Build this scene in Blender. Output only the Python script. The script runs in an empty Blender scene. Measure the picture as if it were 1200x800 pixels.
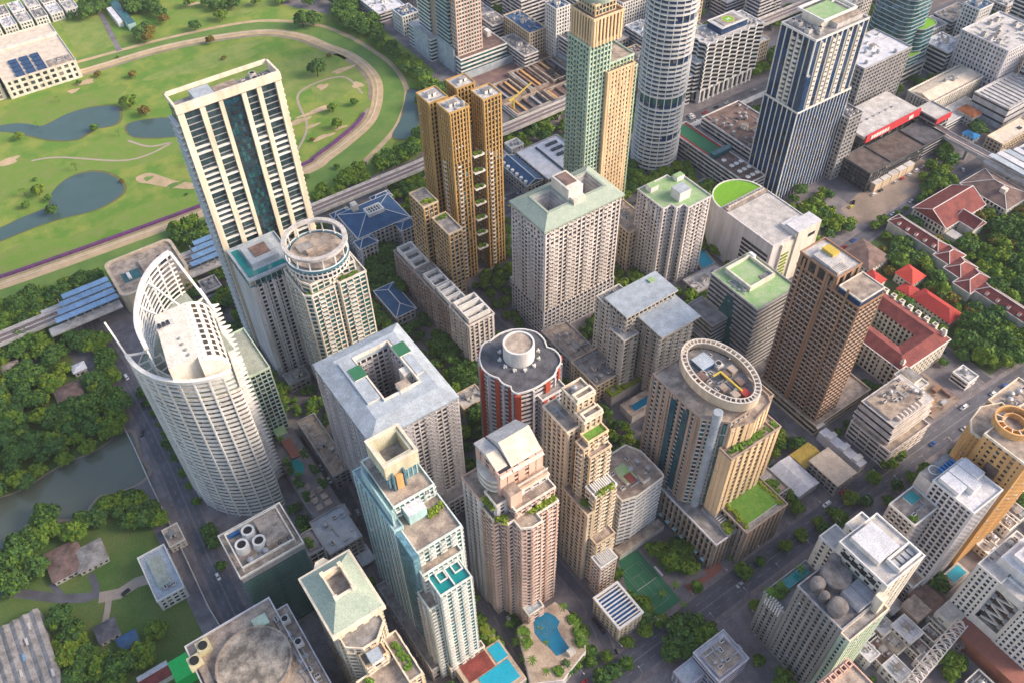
import bpy, bmesh, math, random
import numpy as np
from mathutils import Vector, Matrix
random.seed(7); PI = math.pi
S = bpy.context.scene
COL = S.collection
# ---------------------------------------------------------------- camera (world axes follow the street grid)
CAM_H = 400.0; FPX = 1023.6; PITCH = math.radians(47.714); ROLL = math.radians(-1.18); TH = math.radians(34.07)
def _axes():
    cp, sp = math.cos(PITCH), math.sin(PITCH)
    F = Vector((0, cp, -sp)); R0 = Vector((1, 0, 0)); U0 = R0.cross(F)
    R = math.cos(ROLL)*R0 + math.sin(ROLL)*U0; U = -math.sin(ROLL)*R0 + math.cos(ROLL)*U0
    rot = Matrix.Rotation(-TH, 3, 'Z')
    return rot @ R, rot @ U, rot @ F
CR, CU, CF = _axes()
cam = bpy.data.cameras.new('camera'); camo = bpy.data.objects.new('camera', cam); COL.objects.link(camo)
m = Matrix((CR, CU, -CF)).transposed().to_4x4(); m.translation = Vector((0, 0, CAM_H)); camo.matrix_world = m
cam.sensor_width = 36; cam.lens = FPX/1200*36; cam.clip_start = 1; cam.clip_end = 20000
S.camera = camo
def P(px, py, z=0.0):
    """point of the place seen at a spot of the photograph, at height z"""
    d = CF*FPX + CR*(px-600) - CU*(py-400)
    t = (z-CAM_H)/d.z
    return (d.x*t, d.y*t)
def R(h, *pts):
    q = [P(x, y, h) for x, y in pts]
    return (min(a for a, b in q), max(a for a, b in q), min(b for a, b in q), max(b for a, b in q))
def rp(r):
    return [(r[0], r[2]), (r[1], r[2]), (r[1], r[3]), (r[0], r[3])]
# ---------------------------------------------------------------- light
W = bpy.data.worlds.new('World'); S.world = W; W.use_nodes = True
nt = W.node_tree; bg = nt.nodes['Background']
sky = nt.nodes.new('ShaderNodeTexSky'); sky.sky_type = 'NISHITA'; sky.sun_disc = False
SUN_EL = math.radians(31); SUN_AZ = math.atan2(0.80, -0.60)      # to the right of the camera, a little in front of it
sky.sun_elevation = SUN_EL; sky.sun_rotation = SUN_AZ; sky.air_density = 1.2; sky.dust_density = 2.5
tint = nt.nodes.new('ShaderNodeVectorMath'); tint.operation = 'MULTIPLY'; tint.inputs[1].default_value = (1.06, 1.0, .99)
nt.links.new(sky.outputs[0], tint.inputs[0]); nt.links.new(tint.outputs[0], bg.inputs[0]); bg.inputs[1].default_value = 0.15
sl = bpy.data.lights.new('sun', 'SUN'); sl.energy = 2.35; sl.angle = math.radians(26); sl.color = (1.0, .83, .64)
so = bpy.data.objects.new('sun', sl); COL.objects.link(so)
sd = Vector((math.sin(SUN_AZ)*math.cos(SUN_EL), math.cos(SUN_AZ)*math.cos(SUN_EL), math.sin(SUN_EL)))
so.rotation_euler = sd.to_track_quat('Z', 'Y').to_euler(); so.location = sd*900
S.view_settings.view_transform = 'Standard'; S.view_settings.look = 'None'; S.view_settings.gamma = 1
S.view_settings.exposure = 0.76
S.render.engine = 'CYCLES'
S.cycles.max_bounces = 4; S.cycles.diffuse_bounces = 3; S.cycles.glossy_bounces = 2
# ---------------------------------------------------------------- materials
MATS = {}
def mat(name, c, rough=.8, c2=None, scale=.25, streak=0.0, amt=.5, metal=0, bump=0, spec=.4, detail=5, lo=.38, hi=.62, fine=.12):
    if name in MATS: return MATS[name]
    M = bpy.data.materials.new(name); M.use_nodes = True; N = M.node_tree.nodes; L = M.node_tree.links
    b = N['Principled BSDF']; b.inputs['Roughness'].default_value = rough; b.inputs['Metallic'].default_value = metal
    b.inputs['Specular IOR Level'].default_value = spec
    if c2 is None: c2 = tuple(x*.72 for x in c)
    g = N.new('ShaderNodeNewGeometry'); mp = N.new('ShaderNodeVectorMath'); mp.operation = 'MULTIPLY'
    mp.inputs[1].default_value = (scale, scale, scale*(.12 if streak else 1)); L.new(g.outputs['Position'], mp.inputs[0])
    n = N.new('ShaderNodeTexNoise'); n.inputs['Scale'].default_value = 1; n.inputs['Detail'].default_value = detail; n.inputs['Roughness'].default_value = .62
    L.new(mp.outputs[0], n.inputs['Vector'])
    r = N.new('ShaderNodeMapRange'); r.inputs[1].default_value = lo; r.inputs[2].default_value = hi; L.new(n.outputs[0], r.inputs[0])
    mx = N.new('ShaderNodeMix'); mx.data_type = 'RGBA'; mx.inputs[6].default_value = (*c, 1); mx.inputs[7].default_value = (*c2, 1)
    ma = N.new('ShaderNodeMath'); ma.operation = 'MULTIPLY'; ma.inputs[1].default_value = amt; L.new(r.outputs[0], ma.inputs[0]); L.new(ma.outputs[0], mx.inputs[0])
    # fine grain
    n2 = N.new('ShaderNodeTexNoise'); n2.inputs['Scale'].default_value = 1.7; n2.inputs['Detail'].default_value = 3; L.new(g.outputs['Position'], n2.inputs['Vector'])
    r2 = N.new('ShaderNodeMapRange'); r2.inputs[1].default_value = .3; r2.inputs[2].default_value = .7; r2.inputs[3].default_value = 1-fine; r2.inputs[4].default_value = 1+fine
    L.new(n2.outputs[0], r2.inputs[0])
    oi = N.new('ShaderNodeObjectInfo'); r3 = N.new('ShaderNodeMapRange'); r3.inputs[3].default_value = .94; r3.inputs[4].default_value = 1.05; L.new(oi.outputs['Random'], r3.inputs[0])
    mm = N.new('ShaderNodeMath'); mm.operation = 'MULTIPLY'; L.new(r2.outputs[0], mm.inputs[0]); L.new(r3.outputs[0], mm.inputs[1])
    sc = N.new('ShaderNodeVectorMath'); sc.operation = 'SCALE'; L.new(mx.outputs[2], sc.inputs[0]); L.new(mm.outputs[0], sc.inputs['Scale'])
    L.new(sc.outputs[0], b.inputs['Base Color'])
    if bump:
        bm_ = N.new('ShaderNodeBump'); bm_.inputs['Strength'].default_value = bump; bm_.inputs['Distance'].default_value = .3; L.new(n.outputs[0], bm_.inputs['Height']); L.new(bm_.outputs[0], b.inputs['Normal'])
    MATS[name] = M; return M
def wall(name, c, dirt=.35):
    return mat(name, c, .75, (c[0]*.52, c[1]*.50, c[2]*.47), .26, 1, dirt+.2, fine=.1, detail=8)
def glass(name, c, rough=.12, spec=.8, c2=None):
    return mat(name, c, rough, c2 or tuple(x*.45 for x in c), .5, 0, .8, spec=spec, fine=.25)
def roofm(name, c, c2=None, amt=.75):
    return mat(name, c, .85, c2 or tuple(x*.45 for x in c), .2, 0, min(1, amt+.15), detail=9, fine=.22)
white = wall('white_paint', (.80, .79, .77)); cream = wall('cream_paint', (.88, .78, .62)); ivory = wall('ivory_paint', (.82, .77, .68))
mauve = wall('mauve_white_paint', (.72, .70, .73)); greyw = wall('grey_concrete', (.42, .41, .42)); beige = wall('beige_paint', (.70, .57, .42))
salmon = wall('salmon_paint', (.78, .52, .42)); salmonl = wall('light_salmon_paint', (.84, .68, .60)); pinkw = wall('pale_pink_paint', (.82, .76, .73)); gold = wall('ochre_paint', (.58, .37, .14)); peach = wall('peach_paint', (.86, .64, .40))
brownw = wall('brown_stone', (.42, .25, .16)); red = wall('brick_red_paint', (.48, .09, .05)); tealw = wall('pale_teal_paint', (.46, .68, .70)); tanw = wall('tan_stone', (.43, .34, .28))
lgreen = wall('pale_green_paint', (.56, .69, .54)); bluegl = glass('deep_blue_glass', (.015, .06, .17)); gdark = glass('dark_glass', (.035, .04, .05))
gteal = glass('teal_glass', (.03, .14, .15)); ggreen = glass('dark_green_glass', (.015, .06, .055)); gsky = glass('pale_blue_glass', (.10, .24, .32)); gmid = glass('grey_glass', (.07, .08, .10), .25)
curt = glass('curtained_glass', (.30, .27, .24), .4, .5); gbrown = glass('bronze_glass', (.06, .045, .04))
trim = wall('trim_white', (.80, .79, .77), .15); steel = mat('steel', (.45, .46, .48), .45, metal=.3)
rgrey = roofm('grey_roof_deck', (.36, .34, .33)); rlight = roofm('pale_roof_deck', (.62, .59, .57), amt=.4); rdark = roofm('dark_roof_deck', (.13, .13, .15)); rtan = roofm('stained_tan_roof_deck', (.50, .41, .33), (.20, .16, .14))
rgreen = roofm('green_painted_roof', (.24, .42, .17), (.36, .44, .28)); rpale = roofm('pale_green_metal_roof', (.37, .43, .35), (.30, .37, .31), .6); rblue = roofm('blue_metal_roof', (.035, .085, .20), (.05, .13, .24)); rsky = roofm('pale_blue_grey_roof', (.46, .52, .58), amt=.3)
rmaroon = roofm('maroon_tiled_roof', (.26, .07, .06), (.15, .04, .04)); rred = roofm('bright_red_tiled_roof', (.50, .05, .045), (.36, .05, .04)); rbrick = roofm('brown_tiled_roof', (.24, .16, .14)); rwhite = roofm('white_sheet_roof', (.70, .70, .74), amt=.25)
rgreen2 = roofm('sage_roof_deck', (.40, .44, .37), (.30, .32, .28))
warmg = glass('warm_curtained_glass', (.20, .165, .135), .35, .5, (.09, .08, .075)); condo = wall('mauve_tan_paint', (.46, .38, .36)); g1 = glass('blue_grey_glass', (.03, .065, .08), .12); g2 = glass('slate_glass', (.055, .10, .12), .15)
terr2 = wall('terracotta_wall', (.42, .16, .10))
lawn = mat('lawn', (.10, .24, .035), .95, (.17, .30, .05), .35, amt=.8, fine=.2); bright = mat('bright_lawn', (.19, .42, .03), .95, (.14, .34, .03), .4, fine=.15)
asph = mat('asphalt', (.14, .14, .165), .9, (.085, .085, .10), .09, amt=.9, detail=8, fine=.12); pave = mat('paving', (.24, .22, .225), .9, (.14, .125, .14), .12, amt=.9, fine=.2)
terr = mat('terracotta_paving', (.33, .13, .10), .9, (.24, .11, .09), .3); sand = mat('sand', (.58, .42, .27), .95, (.42, .33, .19), .12, fine=.14, amt=.9, detail=8); mark = mat('road_paint', (.36, .36, .36), .7, (.18, .18, .19), .8, amt=.7)
pool = mat('pool_water', (.02, .42, .60), .08, (.02, .32, .50), .6, spec=.6); poolt = mat('teal_pool_water', (.01, .26, .26), .08, (.01, .2, .22), .5, spec=.6); poold = mat('deep_pool_water', (.01, .16, .30), .08, spec=.6)
pond = mat('pond_water', (.07, .125, .125), .09, (.05, .10, .08), .05, spec=.6, bump=.06, fine=.03); lake = mat('dark_pond_water', (.14, .16, .125), .12, (.09, .11, .08), .015, spec=.6, bump=.06, fine=.03)
bark = mat('bark', (.12, .085, .06), .9); purple = mat('purple_hedge', (.18, .05, .20), .9, (.08, .05, .08), .3, amt=.9)
court = mat('court_green', (.035, .17, .085), .85, (.03, .14, .08), .3); soil = mat('bare_earth', (.34, .27, .22), .95, (.22, .17, .14), .07, amt=.9, detail=9, fine=.2); rust = mat('site_steel', (.33, .20, .13), .9, (.18, .10, .09), .3)
blueseat = mat('blue_paint', (.03, .16, .42), .6); bgreen = mat('bright_green_paint', (.02, .62, .12), .6, (.02, .5, .1)); yellow = mat('yellow_paint', (.62, .45, .06), .6, (.5, .36, .08))
redp = mat('red_paint', (.62, .05, .06), .6, (.5, .05, .06)); blk = mat('black_rubber', (.02, .02, .022), .8); orangew = wall('orange_paint', (.72, .42, .17))
# ---------------------------------------------------------------- mesh builder
WL = {}
def wloc(o): return WL.get(o.name, Vector((0, 0, 0)))
class MB:
    def __init__(s): s.v = []; s.f = []; s.m = []
    def quad(s, a, b, c, d, m=0):
        n = len(s.v); s.v += [a, b, c, d]; s.f.append((n, n+1, n+2, n+3)); s.m.append(m)
    def tri(s, a, b, c, m=0):
        n = len(s.v); s.v += [a, b, c]; s.f.append((n, n+1, n+2)); s.m.append(m)
    def prism(s, poly, z0, z1, m=0, mt=None, bottom=True):
        n = len(s.v); k = len(poly); mt = m if mt is None else mt
        s.v += [(x, y, z0) for x, y in poly]+[(x, y, z1) for x, y in poly]
        for i in range(k):
            j = (i+1) % k; s.f.append((n+i, n+j, n+k+j, n+k+i)); s.m.append(m)
        s.f.append(tuple(range(n+k, n+2*k))); s.m.append(mt)
        if bottom: s.f.append(tuple(range(n+k-1, n-1, -1))); s.m.append(m)
    def box(s, x0, x1, y0, y1, z0, z1, m=0, mt=None): s.prism([(x0, y0), (x1, y0), (x1, y1), (x0, y1)], z0, z1, m, mt)
    def obox(s, cx, cy, lx, ly, z0, z1, a=0, m=0):
        c, q = math.cos(a), math.sin(a)
        s.prism([(cx+x*c-y*q, cy+x*q+y*c) for x, y in ((-lx/2, -ly/2), (lx/2, -ly/2), (lx/2, ly/2), (-lx/2, ly/2))], z0, z1, m)
    def ring(s, po, pi, z0, z1, m=0):
        n = len(s.v); k = len(po)
        s.v += [(x, y, z0) for x, y in po]+[(x, y, z1) for x, y in po]+[(x, y, z0) for x, y in pi]+[(x, y, z1) for x, y in pi]
        for i in range(k):
            j = (i+1) % k
            for f in ((n+i, n+j, n+k+j, n+k+i), (n+2*k+j, n+2*k+i, n+3*k+i, n+3*k+j), (n+k+i, n+k+j, n+3*k+j, n+3*k+i), (n+j, n+i, n+2*k+i, n+2*k+j)):
                s.f.append(f); s.m.append(m)
    def cyl(s, cx, cy, r, z0, z1, n=20, r2=None, m=0, mt=None):
        r2 = r if r2 is None else r2; k = len(s.v); mt = m if mt is None else mt
        for z, q in ((z0, r), (z1, r2)):
            s.v += [(cx+q*math.cos(2*PI*i/n), cy+q*math.sin(2*PI*i/n), z) for i in range(n)]
        for i in range(n):
            j = (i+1) % n; s.f.append((k+i, k+j, k+n+j, k+n+i)); s.m.append(m)
        s.f.append(tuple(range(k+n, k+2*n))); s.m.append(mt)
        s.f.append(tuple(range(k+n-1, k-1, -1))); s.m.append(m)
    def dome(s, cx, cy, r, z0, h, n=20, k=6, m=0):
        b = len(s.v)
        for j in range(k+1):
            a = PI/2*j/k; q = r*math.cos(a)+.001
            s.v += [(cx+q*math.cos(2*PI*i/n), cy+q*math.sin(2*PI*i/n), z0+h*math.sin(a)) for i in range(n)]
        for j in range(k):
            for i in range(n):
                i2 = (i+1) % n; s.f.append((b+j*n+i, b+j*n+i2, b+(j+1)*n+i2, b+(j+1)*n+i)); s.m.append(m)
    def bar(s, a, b, w=.3, m=0):
        a = Vector(a); b = Vector(b); d = (b-a).normalized(); up = Vector((0, 0, 1)) if abs(d.z) < .9 else Vector((1, 0, 0))
        x = d.cross(up).normalized()*w/2; y = x.cross(d).normalized()*w/2; n = len(s.v)
        for p in (a, b): s.v += [tuple(p+x+y), tuple(p-x+y), tuple(p-x-y), tuple(p+x-y)]
        for f in ((0, 1, 5, 4), (1, 2, 6, 5), (2, 3, 7, 6), (3, 0, 4, 7), (3, 2, 1, 0), (4, 5, 6, 7)): s.f.append(tuple(n+i for i in f)); s.m.append(m)
    def mesh(s, name, mats, off=None):
        me = bpy.data.meshes.new(name)
        v = s.v if off is None else [(a-off[0], b-off[1], c-off[2]) for a, b, c in s.v]
        me.from_pydata(v, [], s.f)
        for q in (mats if isinstance(mats, (list, tuple)) else [mats]): me.materials.append(q)
        if any(s.m): me.polygons.foreach_set('material_index', s.m)
        me.update(); return me
    def build(s, name, mats, parent=None, kind=None):
        off = wloc(parent) if parent else None
        if parent is None and s.v:
            off = Vector((sum(p[0] for p in s.v)/len(s.v), sum(p[1] for p in s.v)/len(s.v), min(p[2] for p in s.v)))
        o = bpy.data.objects.new(name, s.mesh(name, mats, off)); COL.objects.link(o)
        if parent: o.parent = parent; WL[o.name] = wloc(parent)
        else: o.location = off; WL[o.name] = Vector(off)
        if kind: o['kind'] = kind
        return o
def inst(name, me, parent, loc, rz=0):
    o = bpy.data.objects.new(name, me); COL.objects.link(o); o.parent = parent
    o.location = Vector(loc)-wloc(parent); o.rotation_euler = (0, 0, rz); return o
def tag(o, label, cat, group=None):
    o['label'] = label; o['category'] = cat
    if group: o['group'] = group
    return o
def thing(name, label, cat, loc, group=None):
    o = bpy.data.objects.new(name, None); COL.objects.link(o); o.location = loc; o.empty_display_size = 1
    WL[o.name] = Vector(loc); return tag(o, label, cat, group)
def struct(name, mb, m): return mb.build(name, m, kind='structure')
def offs(poly, d):
    k = len(poly); out = []
    for i in range(k):
        a, b, c = Vector(poly[i-1]), Vector(poly[i]), Vector(poly[(i+1) % k])
        e1 = (b-a).normalized(); e2 = (c-b).normalized()
        n1 = Vector((e1.y, -e1.x)); n2 = Vector((e2.y, -e2.x)); q = n1+n2
        q = q/max(q.dot(n1), .35)
        out.append((b.x+q.x*d, b.y+q.y*d))
    return out
def circ(cx, cy, r, n=32, a0=0, ry=None): return [(cx+r*math.cos(a0+2*PI*i/n), cy+(ry or r)*math.sin(a0+2*PI*i/n)) for i in range(n)]
def center(poly): return (sum(p[0] for p in poly)/len(poly), sum(p[1] for p in poly)/len(poly))
def ST(w, g=gdark, fl=3.2, band=.38, bpr=.25, ps=3.6, pw=.7, ppr=.35, pier=None, mix=(gdark, gmid, gdark, gdark, curt), balc=None, join=False, panes=True, bm=None, skip='', mull=0):
    return dict(w=w, g=g, fl=fl, band=band*(.8 if fl < 5 else 1), bpr=bpr*.75, ps=ps, pw=pw, ppr=ppr, pier=pier or w, mix=mix, balc=balc, join=join, panes=panes, bm=bm or w, skip=skip)
def facing(e):
    a = math.degrees(math.atan2(-e.x, e.y))      # outward normal (e.y,-e.x)
    nx, ny = e.y, -e.x
    return 'E' if nx > .7 else 'W' if nx < -.7 else 'S' if ny < 0 else 'N'
OCC = []; DECK = {}
def vol(B, poly, z0, z1, st, roof=None, par=1.1, pm=None):
    """a storeyed volume: glazed core, spandrel bands, piers, panes, parapet and deck"""
    if len(poly) == 4 and not isinstance(poly[0], (tuple, list)): poly = rp(poly)
    rnd = random.Random(int(poly[0][0]*13+z1*7))
    if z0 < 30: OCC.append((min(p[0] for p in poly), max(p[0] for p in poly), min(p[1] for p in poly), max(p[1] for p in poly)))
    n = max(1, round((z1-z0)/st['fl'])); fh = (z1-z0)/n
    c = MB(); c.prism(poly, z0, z1); c.build('glazing', st['g'], B)
    cx, cy = center(poly)
    if st['band'] > 0:
        loc = [(x-cx, y-cy) for x, y in offs(poly, st['bpr'])]
        if st['join']:
            b = MB()
            for i in range(n): b.prism([(x+cx, y+cy) for x, y in loc], z0+i*fh+(.01 if i == 0 else 0), z0+i*fh+st['band']*fh)
            b.build('floor_bands', st['bm'], B)
        else:
            b = MB(); b.prism(loc, 0, st['band']*fh); me = b.mesh('floor_band', st['bm'])
            for i in range(n): inst('floor_band', me, B, (cx, cy, z0+i*fh+.01))
    k = len(poly); jb = MB(); cache = {}; pn = MB(); ub = MB(); bal = 0; bj = MB()
    for i in range(k):
        a = Vector(poly[i]); b = Vector(poly[(i+1) % k]); e = b-a; Ln = e.length
        if Ln < .8: continue
        e = e/Ln; nr = Vector((e.y, -e.x)); ang = math.atan2(e.y, e.x); fc = facing(e)
        if st['ps'] and Ln > 1.6:
            nb = max(1, round(Ln/st['ps'])); stp = Ln/nb; pw = min(st['pw'], stp*.8); d = st['ppr']
            key = round(pw, 2)
            for j in range(nb+1):
                t = min(max(j*stp, pw/2), Ln-pw/2); q = a+e*t+nr*(d/2-.15)
                if st['join']: jb.obox(q.x, q.y, pw, d+.3, z0+.02, z1+.03, ang)
                else:
                    if key not in cache:
                        mbq = MB(); mbq.box(-pw/2, pw/2, -(d+.3)/2, (d+.3)/2, 0, z1-z0+.03); cache[key] = mbq.mesh('pier', st['pier'])
                    inst('pier', cache[key], B, (q.x, q.y, z0+.02), ang)
        else: nb = max(1, round(Ln/3.6)); stp = Ln/nb; pw = 0
        if st['panes'] and fc != 'N':
            for f in range(n):
                zb = z0+f*fh+st['band']*fh+.08; zt = z0+(f+1)*fh-.05
                for j in range(nb):
                    if rnd.random() < .25: continue
                    t0 = j*stp+pw*.5+.1; t1 = (j+1)*stp-pw*.5-.1
                    if rnd.random() < .5: t1 = (t0+t1)/2
                    elif rnd.random() < .3: t0 = (t0+t1)/2
                    p0 = a+e*t0+nr*.05; p1 = a+e*t1+nr*.07; zc = zt if rnd.random() < .7 else (zb+zt)/2
                    if rnd.random() < .07 and st['band'] > .2: ub.obox(p0.x+nr.x*.4, p0.y+nr.y*.4, .9, .6, zb-.1, zb+.6, ang)
                    pn.quad((p0.x, p0.y, zb), (p1.x, p1.y, zb), (p1.x, p1.y, zc), (p0.x, p0.y, zc), rnd.randrange(len(st['mix'])))
        bl = st['balc']
        if bl and fc in bl.get('f', 'SEW') and Ln > stp*1.5:
            bw = stp-pw*.6; dp = bl.get('d', 1.3)*.75; hh = bl.get('h', 1.05)
            mb_ = MB(); mb_.box(-bw/2, bw/2, 0, -dp, 0, .2); mb_.box(-bw/2, bw/2, -dp, -dp-.15, -.1, hh); mb_.box(-bw/2-.12, -bw/2, -dp-.1, 0, -.05, hh-.03); mb_.box(bw/2, bw/2+.12, -dp-.1, 0, -.05, hh-.03)
            me = mb_.mesh('balcony', bl.get('m', st['w']))
            for j in range(nb):
                if (j % bl.get('mod', 2)) not in bl.get('k', (0,)): continue
                for f in range(n-1, 0, -1):
                    q = a+e*((j+.5)*stp)+nr*.1; z = z0+f*fh
                    if B.get('_bal', 0) < 290:
                        inst('balcony', me, B, (q.x, q.y, z), ang); B['_bal'] = B.get('_bal', 0)+1
                    else:
                        q2 = q+nr*(dp/2); bj.obox(q2.x, q2.y, bw, dp, z, z+.2, ang); q3 = q+nr*dp; bj.obox(q3.x, q3.y, bw, .15, z-.1, z+hh, ang)
    if jb.v: jb.build('piers', st['pier'], B)
    if pn.v: pn.build('window_panes', list(st['mix']), B, 'stuff')
    if ub.v: ub.build('wall_air_conditioners', rlight, B, 'stuff')
    if bj.v: bj.build('balconies', bl.get('m', st['w']), B, 'stuff')
    if roof is not None:
        o = max(st['bpr'], st['ppr'])+.06; po = offs(poly, o); pi = offs(poly, o-.55)
        r = MB(); r.ring(po, pi, z1-.25, z1+par); r.build('parapet', pm or st['w'], B)
        d = MB(); d.prism(offs(poly, .01), z1-.1, z1+.12); DECK[B.name] = d.build('roof_deck', roof, B)
def bld(name, label, r, cat='building', group=None):
    poly = rp(r) if not isinstance(r[0], (tuple, list)) else r
    cx, cy = center(poly); return thing(name, label, cat, (cx, cy, 0), group)
# rooftop kit (meshes shared between buildings)
def _ac():
    b = MB(); b.box(-1.1, 1.1, -.8, .8, .25, 1.5); b.box(-1, -.8, -.7, .7, 0, .25); b.box(.8, 1, -.7, .7, 0, .25); b.cyl(-.45, 0, .42, 1.5, 1.62, 10, m=1); b.cyl(.5, 0, .42, 1.5, 1.62, 10, m=1); return b.mesh('air_conditioner', [rlight, blk])
def _tank():
    b = MB(); b.cyl(0, 0, 1.3, .4, 2.6, 14); b.cyl(0, 0, 1.3, 2.6, 3.0, 14, .3); b.box(-1, 1, -1, 1, 0, .4); return b.mesh('water_tank', [steel])
def _fan():
    b = MB(); b.box(-1.8, 1.8, -1.8, 1.8, 0, 2.2); b.cyl(0, 0, 1.5, 2.2, 2.9, 16, 1.6); b.cyl(0, 0, 1.25, 2.75, 2.93, 16, m=1); return b.mesh('cooling_tower', [rlight, blk])
def _duct():
    b = MB(); b.box(-3, 3, -.3, .3, .3, .8); b.box(2.4, 3, .3, 2.5, .3, .8); b.box(-2.5, -2.3, -.3, .3, 0, .3); b.box(2.3, 2.5, -.3, .3, 0, .3); return b.mesh('duct', [steel])
def _stair(w, d, h, mt):
    b = MB(); b.box(-w/2, w/2, -d/2, d/2, 0, h); b.box(-w/2-.2, w/2+.2, -d/2-.2, d/2+.2, h, h+.25, 1); b.box(-.5, .5, -d/2-.06, -d/2, 0, 2.1, 2); b.box(w/2, w/2+.06, -.6, .6, 1.2, 2.1, 2); return b.mesh('stair_house', [mt, rgrey, gdark])
KIT = {'air_conditioner': _ac(), 'water_tank': _tank(), 'cooling_tower': _fan(), 'duct': _duct()}
def clutter(B, r, z, n=8, stair=None, kinds=('air_conditioner', 'air_conditioner', 'duct', 'water_tank'), seed=0):
    rnd = random.Random(seed+int(r[0]*3)); used = []
    z += .12; n = int(n*1.6)+1; pq = MB()
    for i in range(3+n//2):
        x = rnd.uniform(r[0]+1.5, r[1]-1.5); y = rnd.uniform(r[2]+1.5, r[3]-1.5); L = rnd.uniform(3, 10)
        if rnd.random() < .5: pq.bar((x, y, z+.35), (min(x+L, r[1]-1), y, z+.35), .28)
        else: pq.bar((x, y, z+.3), (x, min(y+L, r[3]-1), z+.3), .28)
        if rnd.random() < .4: pq.box(x-.7, x+.7, y-.5, y+.5, z, z+.9)
    D = DECK.get(B.name, B); pq.build('roof_pipes', steel, D, 'stuff')
    if stair:
        w, d, h = stair; x = (r[0]+r[1])/2+rnd.uniform(-.1, .1)*(r[1]-r[0]); y = (r[2]+r[3])/2
        inst('stair_house', _stair(w, d, h, white), D, (x, y, z)); used.append((x, y, max(w, d)*.62+1))
    for i in range(n):
        for t in range(12):
            x = rnd.uniform(r[0]+2, r[1]-2); y = rnd.uniform(r[2]+2, r[3]-2); k = rnd.choice(kinds); q = 3.2 if k == 'duct' else 1.9
            if all((x-a)**2+(y-b)**2 > (q+c)**2 for a, b, c in used):
                used.append((x, y, q)); inst(k, KIT[k], D, (x, y, z), rnd.choice((0, PI/2))); break
def hip(B, r, z, h, m, over=.8, ridge=None, gable=False, name='roof', ribs=True):
    """hipped roof; ridge along the longer side"""
    x0, x1, y0, y1 = r[0]-over, r[1]+over, r[2]-over, r[3]+over; b = MB(); lx, ly = x1-x0, y1-y0; q = min(lx, ly)/2
    if gable: q = .01
    if lx > ly: r0, r1 = (x0+q, (y0+y1)/2, z+h), (x1-q, (y0+y1)/2, z+h)
    else: r0, r1 = ((x0+x1)/2, y0+q, z+h), ((x0+x1)/2, y1-q, z+h)
    A, Bq, C, D = (x0, y0, z), (x1, y0, z), (x1, y1, z), (x0, y1, z)
    if lx > ly: b.quad(A, Bq, r1, r0); b.quad(C, D, r0, r1); b.tri(D, A, r0); b.tri(Bq, C, r1)
    else: b.quad(Bq, C, r1, r0); b.quad(D, A, r0, r1); b.tri(A, Bq, r0); b.tri(C, D, r1)
    b.quad((x0, y0, z-.02), (x0, y1, z-.02), (x1, y1, z-.02), (x1, y0, z-.02))
    ro = b.build(name, m, B)
    if ribs:
        t = MB(); t.bar((r0[0], r0[1], r0[2]+.1), (r1[0], r1[1], r1[2]+.1), .45)
        for c_, e_ in ((A, r0), (D, r0 if lx > ly else r1), (Bq, r1 if lx > ly else r0), (C, r1)): t.bar((c_[0], c_[1], c_[2]+.1), (e_[0], e_[1], e_[2]+.1), .35)
        for c_, e_ in ((A, Bq), (Bq, C), (C, D), (D, A)): t.bar(c_, e_, .4)
        t.build('ridge_trim', trim, ro)
    return ro
def deckbox(B, r, z0, z1, m, name='wall', mt=None):
    if z0 < 1 and z1 > .4: OCC.append(tuple(r))
    b = MB(); b.box(r[0], r[1], r[2], r[3], z0, z1, 0, 1 if mt else 0); return b.build(name, [m, mt] if mt else m, B)
def fins(B, a, b_, z0, z1, sp, w, d, m, name='fin'):
    """upright fins along a wall line a-b"""
    a = Vector(a); b_ = Vector(b_); e = (b_-a); L = e.length; e /= L; nr = Vector((e.y, -e.x)); n = round(L/sp); q = MB(); q.box(-w/2, w/2, -d/2, d/2, 0, z1-z0); me = q.mesh(name, m)
    for i in range(n+1):
        p = a+e*(L*i/n)+nr*(d/2-.1); inst(name, me, B, (p.x, p.y, z0), math.atan2(e.y, e.x))

def smooth(pts, k=6, closed=False):
    n = len(pts); out = []
    for i in range(n if closed else n-1):
        p = [Vector(pts[j % n]) if closed else Vector(pts[min(max(j, 0), n-1)]) for j in (i-1, i, i+1, i+2)]
        for s in range(k):
            t = s/k; q = .5*((2*p[1])+(-p[0]+p[2])*t+(2*p[0]-5*p[1]+4*p[2]-p[3])*t*t+(-p[0]+3*p[1]-3*p[2]+p[3])*t**3); out.append((q.x, q.y))
    if not closed: out.append(tuple(pts[-1]))
    return out
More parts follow.
